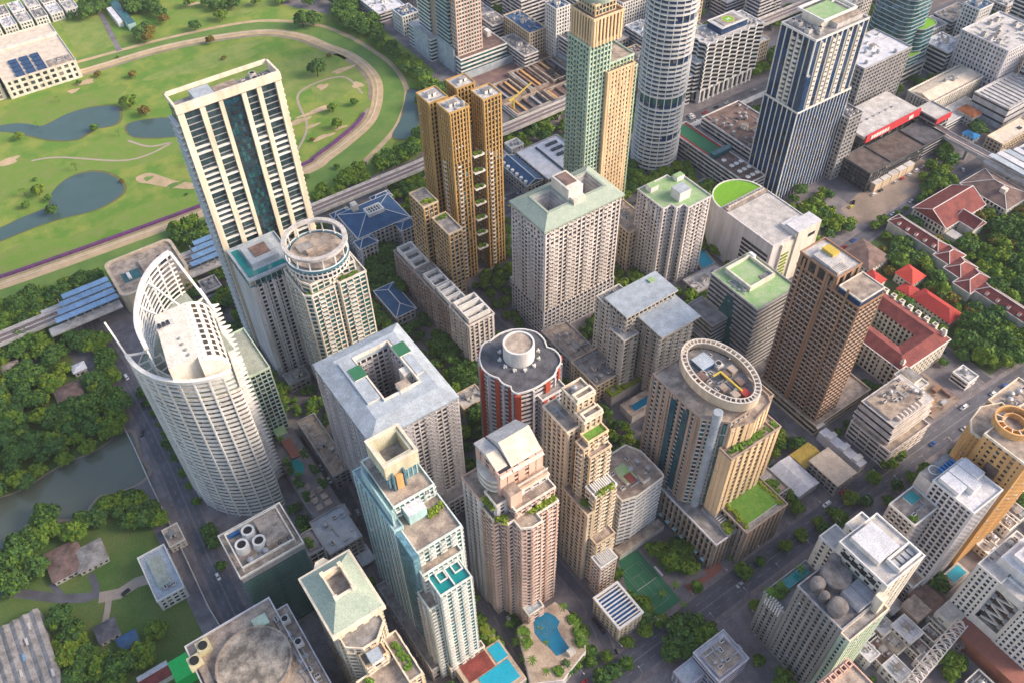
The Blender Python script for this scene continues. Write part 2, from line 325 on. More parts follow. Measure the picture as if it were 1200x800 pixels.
# ================================================================ towers
gtealb = glass('blue_teal_glass', (.02, .075, .12), .1)
def t_cream():
    B = bld('apartment_tower', 'tallest cream framed tower with dark glass strips beside the golf course', (73, 127, 390, 405))
    st = ST(cream, gdark, fl=3.5, band=.2, bpr=.12, ps=0, bm=steel, mix=(g1, g2, g1)); st['g'] = g1
    vol(B, (73.6, 126.6, 391.6, 405), 0, 164, st)
    me = MB(); me.box(0, 1, -1.5, .1, 0, 1)
    H = 169; u0, v0, wd = 73, 391.5, 54
    fr = [(0, .06), (.205, .255), (.385, .425), (.605, .65), (.755, .80), (.94, 1.0)]
    for a, b in fr:
        q = MB(); q.box(u0+a*wd, u0+b*wd, v0-1.6, v0+.6, 0, H-4); q.build('pier', cream, B)
    rnd = random.Random(3)
    for k, (a, b) in enumerate([(.06, .205), (.255, .385), (.65, .755), (.80, .94)]):
        f = 0; q = MB(); q.box(u0+a*wd+.02, u0+b*wd-.02, -1.1, .3, 0, .8); cxm = u0+(a+b)/2*wd
        q.v = [(x-cxm, y, z) for x, y, z in q.v]; me = q.mesh('transom', trim)
        while f < 42:
            inst('transom', me, B, (cxm, v0, f*3.5+.5)); f += rnd.choice((1, 1, 2, 3, 4) if k in (1, 2) else (1, 1, 3, 3))
    # panes of the wide central strip
    deckbox(B, (u0+.425*wd, u0+.605*wd, 391.4, 391.75), 0, 163.5, gtealb, 'strip_glazing')
    q = MB(); q.box(-.75, .75, -.12, .1, 0, 2.5); pm = [q.mesh('window_pane', g) for g in (gteal, g1, gdark, g2)]
    for i in range(46):
        for j in range(5): inst('window_pane', rnd.choices(pm, (2, 6, 4, 1))[0], B, (u0+.45*wd+j*1.75, v0-.2, i*3.5+.7))
    q = MB(); q.box(u0-.3, u0+wd+.3, v0-1.8, v0+.4, H-3.4, H+.6); q.box(u0-.3, u0+.8, v0, 405.4, H-1, H+1); q.box(u0+wd-.8, u0+wd+.3, v0, 405.4, H-5, H+1); q.box(u0-.3, u0+wd+.3, 404.4, 405.6, H-1, H+1)
    q.build('roof_frame', cream, B)
    q = MB(); q.box(u0+.8, u0+wd-.8, v0+.4, 404.4, 163.9, 164.3); q.build('roof_deck', rgrey, B)
    deckbox(B, (u0+11, u0+21, v0+2, 403), 164.3, 168.5, rsky, 'plant_room'); deckbox(B, (u0+22, u0+34, v0+3, 402), 164.3, 167, rtan, 'plant_room')
    clutter(B, (u0+34, u0+wd-1, v0+1, 404), 164.2, 8, kinds=('cooling_tower', 'air_conditioner'))
    q = MB(); q.box(-1.6, .2, 393, 404, 0, .9); q2 = MB(); q2.v = [(x, y-398.5, z) for x, y, z in q.v]; q2.f = q.f; q2.m = q.m; me = q2.mesh('balcony_blade', trim)
    for i in range(1, 46):
        inst('balcony_blade', me, B, (u0-.1, 398.5, i*3.5)); inst('balcony_blade', me, B, (u0+wd+1.2, 398.5, i*3.5))
t_cream()
def t_pooldeck():
    B = bld('apartment_block', 'pale grey block with teal roof terrace in front of the tallest cream tower', (74, 102, 358, 388))
    r = (75, 101, 359, 388); st = ST(mauve, gdark, 3.1, .42, .2, 3.0, 1.0, .45, mix=(gdark,))
    vol(B, (75, 101, 359, 387), 0, 74, st)
    deckbox(B, (74.4, 75.3, 358.6, 387.5), 0, 74, mauve); vol(B, (74, 102, 358, 388), 75, 79, ST(tealw, gteal, 4, .2, .3, 3, .3, .2, bm=gsky), rsky, pm=rsky); deckbox(B, (75.5, 79.5, 361, 386), 79, 79.4, poolt, 'pool'); deckbox(B, (75.5, 97, 361, 364.5), 79, 79.42, poolt, 'pool')
    deckbox(B, (80, 96, 367, 383), 79.1, 82, rsky, 'plant_room', rsky); deckbox(B, (84, 93, 371, 380), 82, 82.6, rbrick, 'raised_deck')
    for k in range(5):
        q = MB(); q.box(76+k*5.5, 77+k*5.5, 357.6, 359, 0, 74); q.build('rib', mauve, B)
t_pooldeck()
def t_roundtop():
    B = bld('apartment_tower', 'ivory tower with round glazed crown and open concrete ring on top', (92, 126, 324, 354))
    st = ST(ivory, gteal, 3.1, .35, .2, 3.6, .55, .4, mix=(gteal, gsky, curt, gmid), balc=dict(mod=3, k=(1,), d=1.2, m=trim))
    st2 = dict(st); st2['mix'] = (gbrown, gdark, gteal)
    vol(B, [(92, 326), (95, 323.5), (108, 323.5), (108, 326), (111, 326), (111, 324), (126.5, 324), (126.5, 350), (92, 350)], 0, 84, st, rgrey)
    vol(B, [(93, 330), (96, 325), (107, 325.5), (112, 329), (123, 328), (124, 346), (93, 346)], 84, 90, ST(ivory, gteal, 3, .35, .2, 4, .6, .3), rgrey)
    c = (108.5, 340)
    vol(B, circ(*c, 16, 40), 90, 96, ST(trim, gdark, 3, .3, .5, 2.5, .35, .3, join=True), rgrey)
    q = MB(); q.ring(circ(*c, 16.8, 48), circ(*c, 14.9, 48), 95.3, 96.8); q.build('terrace_rim', gsky, B)
    q = MB(); q.cyl(c[0], c[1], 14, 96, 97.2, 40); q.build('round_deck', rtan, B)
    q = MB(); q.ring(circ(*c, 17, 56), circ(*c, 14.6, 56), 103.4, 105); q.build('pergola_ring', rlight, B)
    for i in range(14):
        a = 2*PI*i/14; q = MB(); q.cyl(c[0]+15.4*math.cos(a), c[1]+15.4*math.sin(a), .45, 96.5, 103.4, 8); q.build('column', trim, B)
    deckbox(B, (103, 114, 338, 341), 97, 99, rtan, 'plant_room'); deckbox(B, (100, 108, 342, 348), 97, 98.5, rgrey, 'plant_room')
    for k, x in enumerate((93.5, 113)): shrub_bed(B, (x, x+11, 325, 327), 84.3)
def shrub_bed(B, r, z, n=None, m=None, seed=1):
    """clipped planting in a roof bed"""
    rnd = random.Random(seed+int(r[0]*7+r[2]*3)); q = MB(); n = n or max(4, int((r[1]-r[0])*(r[3]-r[2])/2.2))
    q.box(r[0], r[1], r[2], r[3], z-.2, z+.15, 1)
    for i in range(n):
        x = rnd.uniform(r[0]+.3, r[1]-.3); y = rnd.uniform(r[2]+.3, r[3]-.3); s = rnd.uniform(.6, 1.5)
        for k in range(26):
            a = rnd.uniform(0, 2*PI); c_ = rnd.random(); h = math.sqrt(1-c_*c_); px, py, pz = x+s*h*math.cos(a)*rnd.uniform(.6, 1), y+s*h*math.sin(a)*rnd.uniform(.6, 1), z+s*c_*rnd.uniform(.7, 1.1)
            t = rnd.uniform(.25, .5); b_ = rnd.uniform(0, PI); d1 = Vector((math.cos(b_), math.sin(b_), rnd.uniform(-.6, .6)))*t; d2 = Vector((-math.sin(b_), math.cos(b_), rnd.uniform(-.6, .6)))*t; p = Vector((px, py, pz))
            q.quad(tuple(p-d1-d2), tuple(p+d1-d2), tuple(p+d1+d2), tuple(p-d1+d2), 0)
    return q.build('roof_planting', [m or leafm(0), soil], B, 'stuff')
LEAF = {}
def leafm(k):
    cs = [((.085, .18, .025), (.14, .24, .03)), ((.05, .12, .035), (.085, .165, .035)), ((.15, .23, .025), (.23, .29, .03)), ((.16, .13, .03), (.20, .11, .03)), ((.055, .145, .05), (.12, .20, .03))]
    if k not in LEAF:
        LEAF[k] = mat('foliage_%d' % k if k else 'foliage', cs[k][0], .8, cs[k][1], .45, amt=1, fine=.3, spec=.2)
    return LEAF[k]
t_roundtop()
def t_gold():
    B = bld('apartment_tower', 'cluster of four slender ochre shafts with latticed tops joined by one glazed core', (205, 242, 362, 395))
    sl_ = ST(gold, gbrown, 3.2, .25, .12, 2.3, .75, .35, mix=(gbrown, gdark, gmid))
    up = ST(gold, gbrown, 3.2, .30, .25, 2.2, .8, .5, mix=(gbrown, gdark))
    sv = ST(beige, gbrown, 3.2, .25, .12, 2.5, .8, .4, pier=gold, bm=gold, mix=(gmid, gsky, gbrown, curt), balc=dict(mod=4, k=(1,), d=1.1, m=trim))
    for r, h in (((205, 217, 382, 395), 126), ((225, 237, 384, 395), 127), ((207.5, 220, 364, 376.5), 128), ((230, 242, 364, 376), 128)):
        vol(B, r, 0, h-34, sv if r[2] < 370 else sl_); vol(B, r, h-34, h, up, rlight, .9, pm=gold)
        cx, cy = (r[0]+r[1])/2, (r[2]+r[3])/2; clutter(B, r, h, 2, (5, 3, 2.2))
    vol(B, (218.5, 229, 377, 391), 0, 104, ST(greyw, gsky, 3.2, .3, .2, 2.8, .5, .3, mix=(gsky, gmid, gdark)), rgrey)
    for k in range(7): shrub_bed(B, (222.3, 228, 363.5, 366.5), 22+k*12); deckbox(B, (221.5, 228.8, 363, 366.9), 20.8+k*12, 21.9+k*12, trim, 'sky_terrace')
    deckbox(B, (212, 217, 377.4, 382), 0, 108, rsky, 'stair_tower')
t_gold()
def t_goldlow():
    B = bld('apartment_block', 'lower ochre and grey block with planted roofs at the foot of the ochre cluster', (186, 206, 352, 388))
    sv = ST(beige, gmid, 3.2, .3, .15, 3, .8, .3, pier=gold, mix=(gmid, gbrown, curt))
    r1 = R(72, (480, 228), (497, 244), (512, 236), (496, 222)); r2 = R(66, (512, 262), (526, 276), (537, 268), (522, 250))
    vol(B, r1, 0, 72, sv, rgrey); shrub_bed(B, (r1[0]+1, r1[1]-1, r1[2]+1, r1[2]+5), 72.4, m=leafm(2)); vol(B, r2, 0, 66, sv, rgrey); shrub_bed(B, (r2[0]+1, r2[1]-1, r2[3]-4, r2[3]-1), 66.4)
    vol(B, (r1[1]+.2, r2[1]-.3, r2[3]+.2, r1[3]-.5), 0, 60, ST(rlight, gmid, 3.2, .6, .2, 4, 2, .3), rgrey)
t_goldlow()
def t_rowcondo():
    B = bld('apartment_block', 'long low grey stepped block with open roof frames below the ochre cluster', (158, 190, 250, 340))
    L = [R(32, (474, 292), (492, 318), (506, 306), (490, 283)), R(30, (492, 318), (512, 347), (531, 338), (508, 308)), R(32, (512, 347), (530, 366), (548, 352), (531, 338)), R(36, (530, 366), (552, 388), (578, 372), (556, 350))]
    for i, r in enumerate(L):
        r = (162, 180, r[2]+.2, r[3]-.2); L[i] = r
    vs = [(362, 388), (338, 361.6), (318, 337.6), (298, 317.6)]
    for i, (v0, v1) in enumerate(vs):
        h = (27, 30, 32, 36)[i]; x0 = 173.5-.6*i; x1 = x0+(12.5 if i < 3 else 17)
        st = ST(condo if i < 3 else pinkw, gbrown, 3.1, .35, .3, 3.4, 1.1, .6, mix=(gbrown, gmid, curt), balc=dict(f='W', mod=2, k=(0,), d=1.2))
        vol(B, (x0, x1, v0, v1), 0, h, st, rgrey)
        for k in range(3 if i != 1 else 2):
            w = (v1-v0-2)/3; a = v0+1+k*w; q = MB(); q.ring(rp((x0+1, x1-1, a, a+w-.5)), rp((x0+1.8, x1-1.8, a+.8, a+w-1.3)), h+1.0, h+4.2); q.build('roof_frame', trim, B)
        clutter(B, (x0, x1, v0, v1), h, 5)
t_rowcondo()
def t_centre():
    B = bld('apartment_tower', 'big square white tower with pale green sloping roof rim and two roof wells', (216, 271, 290, 326))
    x0, x1, y0, y1 = R(88, (598, 234), (641, 267), (729, 227), (690, 194)); H = 88
    st = ST(pinkw, gdark, 2.95, .40, .3, 3.1, .9, .5, mix=(gdark, gbrown, gdark, gmid))
    st['w'] = pinkw
    s2 = dict(st); s2['balc'] = dict(f='SW', mod=4, k=(1, 2), d=1.1)
    vol(B, (x0+1, x1-1, y0+1, y1), 22, H-12, s2); wr = (x0+8.5, x1-8.5, y0+8.5, y1-9)
    for k_, rr_ in enumerate(((x0+1, x1-1, y0+1, wr[2]), (x0+1, x1-1, wr[3], y1), (x0+1, wr[0], wr[2], wr[3]), (wr[1], x1-1, wr[2], wr[3]), ((x0+x1)/2-6, (x0+x1)/2+6, wr[2], wr[3]))): vol(B, rr_, H-12, H-2, dict(s2, bpr=.3-.01*k_, ppr=.5-.01*k_))
    vol(B, (x0+.5, x1-.5, y0+.5, y1+.5), 0, 22, ST(mauve, gdark, 3.1, .5, .2, 3.1, .8, .3))
    # sloping rim and wells
    po = rp((x0-.6, x1+.6, y0-.6, y1+.6)); w = 7; a = MB(); zi = H+3.5
    pi = rp((x0+w, x1-w, y0+w, y1-w))
    for i in range(4):
        j = (i+1) % 4; a.quad((*po[i], H-1), (*po[j], H-1), (*pi[j], zi), (*pi[i], zi))
        a.quad((*po[j], H-1), (*po[i], H-1), (*po[i], H-2.2), (*po[j], H-2.2))
    a.build('sloping_roof', rpale, B)
    xm = (x0+x1)/2; a = MB()
    # flat ring round the wells
    wells = [(x0+w+1.5, xm-6, y0+w+1.5, y1-w-2), (xm+6, x1-w-1.5, y0+w+1.5, y1-w-2)]
    for r in wells: a.ring(rp((r[0]-1.4, r[1]+1.4, r[2]-1.4, r[3]+1.4)), rp(r), H+1.8, zi+.3)
    a.build('roof_trim', rpale, B)
    q = MB(); e1, e2 = wells[0], wells[1]
    for b_ in ((x0+w, x1-w, y0+w, e1[2]), (x0+w, x1-w, e1[3], y1-w), (x0+w, e1[0], e1[2], e1[3]), (e1[1], e2[0], e1[2], e1[3]), (e2[1], x1-w, e1[2], e1[3])): q.box(*b_, H-1.8, H+2.2)
    q.build('roof_deck', rgreen2, B)
    for r in wells:
        s = MB()
        for k in range(5): o = k*.9; s.ring(rp((r[0]+o, r[1]-o, r[2]+o, r[3]-o)), rp((r[0]+o+.45, r[1]-o-.45, r[2]+o+.45, r[3]-o-.45)), H-9, H+3.2-k*1.9)
        s.build('well_ledges', rlight, B)
    deckbox(B, (xm-5, xm+5, y0+w+2, y1-w-1), H+2, H+11, ivory, 'lift_house'); deckbox(B, (xm-3.5, xm+3.5, y0+w+6, y1-w-2.5), H+11, H+11.5, rbrick, 'roof_hatch')
    deckbox(B, (xm-4, xm+4, y0+w-2, y0+w+1.9), H+2, H+6, ivory, 'lift_house')
t_centre()
def t_white23():
    B = bld('apartment_tower', 'slim white stepped tower with green-lined roof terraces right of the big square tower', (318, 352, 286, 314))
    r = R(64, (752, 223), (797, 246), (824, 221), (780, 205)); x0, x1, y0, y1 = r
    st = ST(mauve, gdark, 3.0, .42, .3, 3.0, 1.1, .5, pier=pinkw, bm=pinkw, mix=(gdark, gbrown, gmid), balc=dict(mod=3, k=(1,), d=1.2))
    vol(B, [(x0, y0+8), (x0+7, y0+8), (x0+7, y0+4), (x0+13, y0+4), (x0+13, y0), (x1, y0), (x1, y1-3), (x1-8, y1-3), (x1-8, y1), (x0, y1)], 0, 62, st, rgreen)
    deckbox(B, (x0+12, x0+21, y0+7, y0+15), 62, 69, trim, 'lift_house', rsky); deckbox(B, (x0+4, x0+10, y1-7, y1-2), 62, 66, trim, 'lift_house', rgreen); deckbox(B, (x1-7, x1-1, y1-8, y1-4), 62, 65.5, trim, 'lift_house', rgreen)
    for k in (1, 2, 3): deckbox(B, (x0-.9, x0+2, y0+8.2+k*4, y0+10+k*4), 50+k, 60, trim, 'stair_tower')
t_white23()
def t_beige():
    B = bld('office_tower', 'tall peach and green tower with round dome crown next to the ringed cylinder', (297, 336, 354, 385))
    g = ST(lgreen, gteal, 3.15, .42, .3, 2.7, .7, .5, mix=(gteal, ggreen, gsky), balc=dict(f='WE', mod=2, k=(0,), d=1.2, m=lgreen))
    p = ST(peach, gbrown, 3.15, .55, .12, 2.6, 1.5, .25, mix=(curt, gbrown, peach))
    vol(B, (300, 316, 357, 377), 0, 140, g, rtan); vol(B, (316.2, 335, 357.5, 377), 0, 124, dict(g, bm=yellowg), rtan)
    vol(B, (313, 334, 354.5, 372), 0, 120, p, rbrick, pm=peach); vol(B, (335.2, 343, 362, 376), 0, 112, dict(g, bm=yellowg), rtan)
    vol(B, (301, 322, 356, 376), 140.4, 157, ST(peach, gbrown, 18, .16, .4, 2.6, 1.2, .8, mix=(gbrown,)), rbrick, pm=peach)
    vol(B, (304, 319, 359, 374), 157, 163, ST(peach, gteal, 3, .3, .3, 2.5, .6, .3), rpale)
    q = MB(); q.dome(311.5, 366.5, 9, 163.5, 9, 28, 7); q.build('dome', rpale, B); q = MB(); q.cyl(311.5, 366.5, .6, 172, 182, 10, .15); q.build('spire', trim, B)
yellowg = wall('yellow_green_paint', (.56, .60, .33))
t_beige()
def t_cyl():
    c = (397, 391); B = thing('apartment_tower', 'round tower wrapped in white balcony rings', 'building', (*c, 0))
    H = 178; q = MB(); q.cyl(*c, 16.0, 0, H, 56); q.build('glazing', bluegl, B)
    q = MB(); q.ring(circ(0, 0, 17.3, 64), circ(0, 0, 15.5, 64), 0, 1.0); me = q.mesh('balcony_ring', trim)
    q = MB(); q.ring([(x, y+(1.5 if y < -8 else 0)) for x, y in circ(0, 0, 17.3, 64)], circ(0, 0, 15.5, 64), 0, 1.0); me2 = q.mesh('balcony_ring', trim)
    for i in range(1, 53):
        if i in (17, 18): continue
        inst('balcony_ring', me if i % 9 else me2, B, (*c, i*3.35), 0)
    q = MB(); q.cyl(*c, 16.4, 17.4*3.35, 18.7*3.35, 56); q.build('sky_lobby', gteal, B)
    p = MB(); rnd = random.Random(5)
    for i in range(54):
        for j in range(40):
            a0 = 2*PI*j/40; a1 = a0+2*PI/40*.8
            if rnd.random() < .5: continue
            z = i*3.3; p.quad((c[0]+16.08*math.cos(a0), c[1]+16.08*math.sin(a0), z+1.2), (c[0]+16.08*math.cos(a1), c[1]+16.08*math.sin(a1), z+1.2), (c[0]+16.08*math.cos(a1), c[1]+16.08*math.sin(a1), z+3.1), (c[0]+16.08*math.cos(a0), c[1]+16.08*math.sin(a0), z+3.1), rnd.randrange(4))
    p.build('window_panes', [gdark, gmid, curt, gbrown], B, 'stuff')
    for j in range(20):
        a = 2*PI*j/20; q = MB(); q.cyl(c[0]+16.7*math.cos(a), c[1]+16.7*math.sin(a), .3, 0, H, 6); q.build('column', trim, B)
    q = MB(); q.cyl(*c, 17.6, H-1, H+1, 48); q.build('roof_deck', rlight, B)
t_cyl()
def t_blue():
    B = bld('office_tower', 'deep blue glass tower striped with white upright fins', (435, 483, 303, 330))
    st = ST(trim, bluegl, 3.4, .12, .05, 0, bm=bluegl, mix=(bluegl, gdark))
    x0, x1, y0, y1 = 435, 484, 303, 331; lw = 74
    vol(B, (x0-1.5, x1+1, y0-1.5, y1), 0, lw, st, rtan); vol(B, (x0, x1, y0, y1), lw, 124, st, rgrey, pm=trim)
    fins(B, (x0-1.5, y0-1.5), (x1+1, y0-1.5), 0, lw+1.4, 3.3, .42, .45, trim); fins(B, (x0-1.5, y1), (x0-1.5, y0-1.5), 0, lw+1.4, 4.2, .6, .6, trim)
    fins(B, (x0, y0), (x1, y0), lw+.02, 125.4, 4.9, .7, .6, trim); fins(B, (x0, y1), (x0, y0), lw+.02, 125.4, 4.7, .7, .6, trim)
    q = MB(); q.box(-1.5, 1.5, -1.1, .2, 0, 1.5); q.box(-1.5, -1.1, -1.1, .2, 1.5, 3.4); me = q.mesh('window_frame', ivory)
    for j in (1, 3, 4, 6, 8):
        for i in range(14): inst('window_frame', me, B, (x0+j*4.9+2.45, y0, lw+i*3.4+.6))
    for j in (2, 3):
        for i in range(14): inst('window_frame', me, B, (x0, y0+j*4.7+2.3, lw+i*3.4+.6), -PI/2)
    q = MB(); q.box(x0-1.7, x0+3, y0-1.7, y0+3, lw-8, lw+26); q.build('corner_glazing', bluegl, B)
    deckbox(B, (x0+14, x1-12, y0+9, y1-3), 124, 130, ivory, 'lift_house', rgreen); deckbox(B, (x0+22, x1-3, y0+3, y0+12), 124, 127.5, rlight, 'plant_room', rtan)
    q = MB(); q.ring(rp((x0+10, x1-8, y0+5, y1-1)), rp((x0+11, x1-9, y0+6, y1-2)), 131, 132.5); q.build('roof_frame', trim, B)
    clutter(B, (x0+1, x0+14, y0+1, y1-1), 124, 8, kinds=('air_conditioner', 'cooling_tower'))
t_blue()
def t_zebra():
    B = bld('office_building', 'black and white zigzag banded office block with helipad on its roof', (477, 538, 427, 446))
    x0, x1, y0, y1 = 477, 538, 427, 452
    pt = []; n = 14
    for i in range(n+1): pt.append((x0+(x1-x0)*i/n, y0+(2.6 if i % 2 else 0)))
    pt += [(x1, y1), (x0, y1)]; pt += [(x0+(2.2 if i % 2 else 0), y1-(y1-y0)*i/6) for i in range(1, 6)]
    st = ST(trim, gdark, 3.5, .40, .7, 0, mix=(gdark, gbrown), panes=False); vol(B, pt, 11, 51, st, rlight, pm=trim); vol(B, (x0+1, x1-1, y0+2, y1), 0, 11, ST(trim, gdark, 11, .1, .5, 5.5, 1.6, 1.2), rgrey)
    vol(B, [(x0-5, y0+4), (x0-.5, y0+3), (x0-.5, y1), (x0-5, y1)], 11, 36, dict(st, bpr=.5), rlight); vol(B, [(x0-9, y0+6), (x0-5.8, y0+5.5), (x0-5.8, y1), (x0-9, y1)], 0, 25, dict(st, bpr=.5), rlight)
    vol(B, (x0+20, x1-13, y0+6, y1-3), 51, 57, ST(trim, bluegl, 6, .05, .1, 0, panes=False), rlight, .4)
    deckbox(B, (x0+24, x1-17, y0+8, y1-5), 57.1, 57.6, rgrey, 'helipad_slab')
    q = MB(); c = ((x0+x1)/2+3.5, (y0+y1)/2+1.5); q.ring(circ(*c, 5.2), circ(*c, 4.5), 57.6, 57.68); q.build('landing_ring', yellow, B)
    q = MB(); q.cyl(*c, 4.5, 57.5, 57.64, 32); q.build('landing_disc', bright, B)
    q = MB(); q.box(c[0]-1.7, c[0]-1.1, c[1]-2, c[1]+2, 57.66, 57.72); q.box(c[0]+1.1, c[0]+1.7, c[1]-2, c[1]+2, 57.66, 57.72); q.box(c[0]-1.1, c[0]+1.1, c[1]-.3, c[1]+.3, 57.66, 57.72); q.build('landing_letter', trim, B)
    clutter(B, (x0, x0+18, y0+2, y1), 51, 8); clutter(B, (x1-12, x1, y0+2, y1), 51, 6)
t_zebra()
beige2 = wall('pinkish_beige_paint', (.68, .55, .46))
def t_brown():
    B = bld('office_tower', 'brown stone tower with white gridded windows beside the maroon-roofed courtyard', (302, 320, 147, 187))
    st = ST(brownw, gbrown, 3.3, .30, .45, 2.7, .6, .45, bm=beige2, mix=(gbrown, gdark))
    x0, x1, y0, y1 = 302, 319, 148, 187
    vol(B, (x0, x1, y0, y1), 8, 97, st, rtan); vol(B, (x0, x1, y0+16, y1), 97.3, 105, ST(brownw, gdark, 8, .1, .2, 6, 1.6, .5, bm=brownw), rlight)
    for y in (y0+8, y0+20, y0+21.5, y0+35.5): deckbox(B, (x0-.9, x0-.3, y-.6, y+.6), 8, 104, brownw, 'rib')
    vol(B, (x0+.3, x1-.3, y0+.3, y0+13.5), 97, 101.5, ST(ivory, bluegl, 4.5, .05, .1, 0, panes=False), rtan, .6)
    deckbox(B, (x0+1, x1-7, y0+22, y0+33), 105, 107.5, rlight, 'plant_room', rlight); deckbox(B, (x0+7, x0+12, y0+26, y0+33), 107.5, 109, yellow, 'generator')
    for k in range(7): deckbox(B, (x0+1, x0+9, y0+17+k*.9, y0+17.5+k*.9), 105.1, 107, rlight, 'louvre')
    vol(B, (x0-2, x1+26, y0-3, y1+1), 0, 8, ST(beige, gdark, 4, .5, .4, 0), rtan)
t_brown()
def t_mall():
    B = bld('shopping_centre', 'windowless grey hall with rounded green-roofed end and white roof house', (359, 401, 242, 310))
    x0, x1, y0, y1 = 360, 398, 243, 289; q = MB(); q.box(x0, x1, y0, y1, 0, 38); q.build('wall', mauve, B)
    q = MB(); q.box(x0+1, x1-1, y0+1, y1-7, 38, 38.4); q.build('roof_deck', rlight, B)
    q = MB(); q.ring(rp((x0, x1, y0, y1)), rp((x0+.7, x1-.7, y0+.7, y1-.7)), 37.9, 39); q.build('parapet', mauve, B)
    for k in range(8): deckbox(B, (x0-.25, x0+.1, y0+2, y0+24), 4+k*3.4, 6+k*3.4, gdark, 'ribbon_window')
    arc = [(379+19*math.cos(a), 289.1+19*math.sin(a)) for a in [PI*i/18 for i in range(19)]]
    q = MB(); q.prism(arc, 0, 37.5); q.build('rounded_wall', mauve, B); q = MB(); q.prism([(379+(x-379)*.95, 289.3+(y-289)*.95) for x, y in arc], 37.4, 38.1); q.build('green_roof', bright, B); q = MB(); q.ring(arc, [(379+(x-379)*.95, 289.3+(y-289)*.95) for x, y in arc], 37.3, 38.8); q.build('parapet', trim, B)
    deckbox(B, (x0+1, x1-1, y1-6, y1-1), 38, 40, rgrey, 'plant_deck', rtan)
    for k in range(12): inst('air_conditioner', KIT['air_conditioner'], B, (x0+4+k*2.7, y1-3.5, 40))
    deckbox(B, (x1-19, x1+2, y0-2.5, y0+8), 0, 42, ivory, 'stair_tower', rwhite); deckbox(B, (x1-20, x1-6, y0-1.8, y0+11), 38, 41, trim, 'lift_house', rwhite); deckbox(B, (x1-8, x1-2, y0-2.7, y0-2.2), 33, 35.5, gdark, 'window')
    q = MB(); q.box(-3, 3, 0, .9, 0, .9); me = q.mesh('planter_tier', leafm(2))
    for k in range(9): inst('planter_tier', me, B, (x0+12, y0-2.2, 3+k*3))
    deckbox(B, (x0+8, x0+19, y0-1.4, y0), 0, 36, ivory, 'stair_tower')
t_mall()
def t_greenroof():
    B = bld('office_building', 'grey banded office block with green painted roof and slanting dark glass cleft', (298, 328, 198, 232))
    x0, x1, y0, y1 = R(56, (838, 318), (888, 363), (926, 338), (883, 298)); st = ST(greyw, gdark, 3.4, .62, .3, 0, mix=(gdark, gmid))
    vol(B, (x0, x1, y0, y1), 0, 55, st, rgreen); q = MB(); q.ring(rp((x0+7, x1-4, y0+13, y1-3)), rp((x0+8, x1-5, y0+14, y1-4)), 55.1, 58.5); q.build('roof_screen', ivory, B)
    deckbox(B, (x0+8, x1-5, y0+14, y1-4), 55.1, 56.5, rgreen, 'raised_deck', rgreen); clutter(B, (x0+1, x0+8, y0+10, y0+26), 55, 7)
    deckbox(B, (x1-12, x1-5, y0+14, y0+18), 55.6, 57, rgrey, 'plant_room'); deckbox(B, (x1-4, x1-2, y1-6, y1-2), 55.6, 59, trim, 'stair_house')
    # slanting glass band on the near side
    q = MB(); q.quad((x0-.45, y1-2, 0), (x0-.45, y0+10, 0), (x0-.45, y0+17, 50), (x0-.45, y0+22, 50)); q.quad((x0-.45, y0+10, 0), (x0-.3, y0+10, 0), (x0-.3, y0+17, 50), (x0-.45, y0+17, 50)); q.build('slanting_glazing', gteal, B)
    vol(B, (x0-12, x0-.6, y0+18, y1+3), 0, 34, dict(st), rgrey); deckbox(B, (x0-13, x0-5, y0+4, y0+12), 0, 8, greyw, 'annex', rlight)
    vol(B, (x0-14, x0-12.5, y0+22, y1), 0, 22, dict(st), rgrey)
t_greenroof()
def t_white35():
    B = bld('apartment_block', 'cream apartment block with two flat pale overhanging roofs near the green-roofed office', (230, 268, 212, 250))
    st = ST(ivory, gbrown, 3.0, .45, .3, 2.9, .6, .3, mix=(gbrown, gmid, curt), balc=dict(f='SW', mod=2, k=(1,), d=1.3, m=ivory))
    a = R(60, (709, 350), (737, 372), (791, 338), (767, 319)); b = R(54, (756, 368), (781, 393), (799, 380), (778, 358)); c = R(52, (705, 328), (722, 345), (745, 333), (727, 315))
    a = (a[0]+1, a[1]-1, a[2]+1, a[3]-1)
    vol(B, a, 0, 58, st); vol(B, (a[0]+10, a[1]-2, b[2]+1, a[2]-.4), 0, 53, st); vol(B, (a[0]-4, a[0]+6, a[2]-4, a[2]+8), 0, 46, st, rlight); vol(B, (a[0], a[0]+16, a[3]+.5, a[3]+9), 0, 54, st, rgrey)
    for r, z in ((a, 58), ((a[0]+9, a[1], b[2], a[2]+.2), 53.2)): deckbox(B, (r[0]-1.2, r[1]+1.2, r[2]-1.2, r[3]+1.2), z+1.6, z+2.5, ivory, 'overhanging_roof', rsky); deckbox(B, (r[0]+.5, r[1]-.5, r[2]+.5, r[3]-.5), z, z+1.6, gdark, 'clerestory')
    clutter(B, (a[0], a[0]+16, a[3]+.5, a[3]+9), 54, 5); deckbox(B, (a[1]-8, a[1]-4, a[3]-5, a[3]-2), 60.6, 61.4, rgreen, 'roof_hatch')
t_white35()
bluegl2 = glass('petrol_glass', (.02, .11, .16))
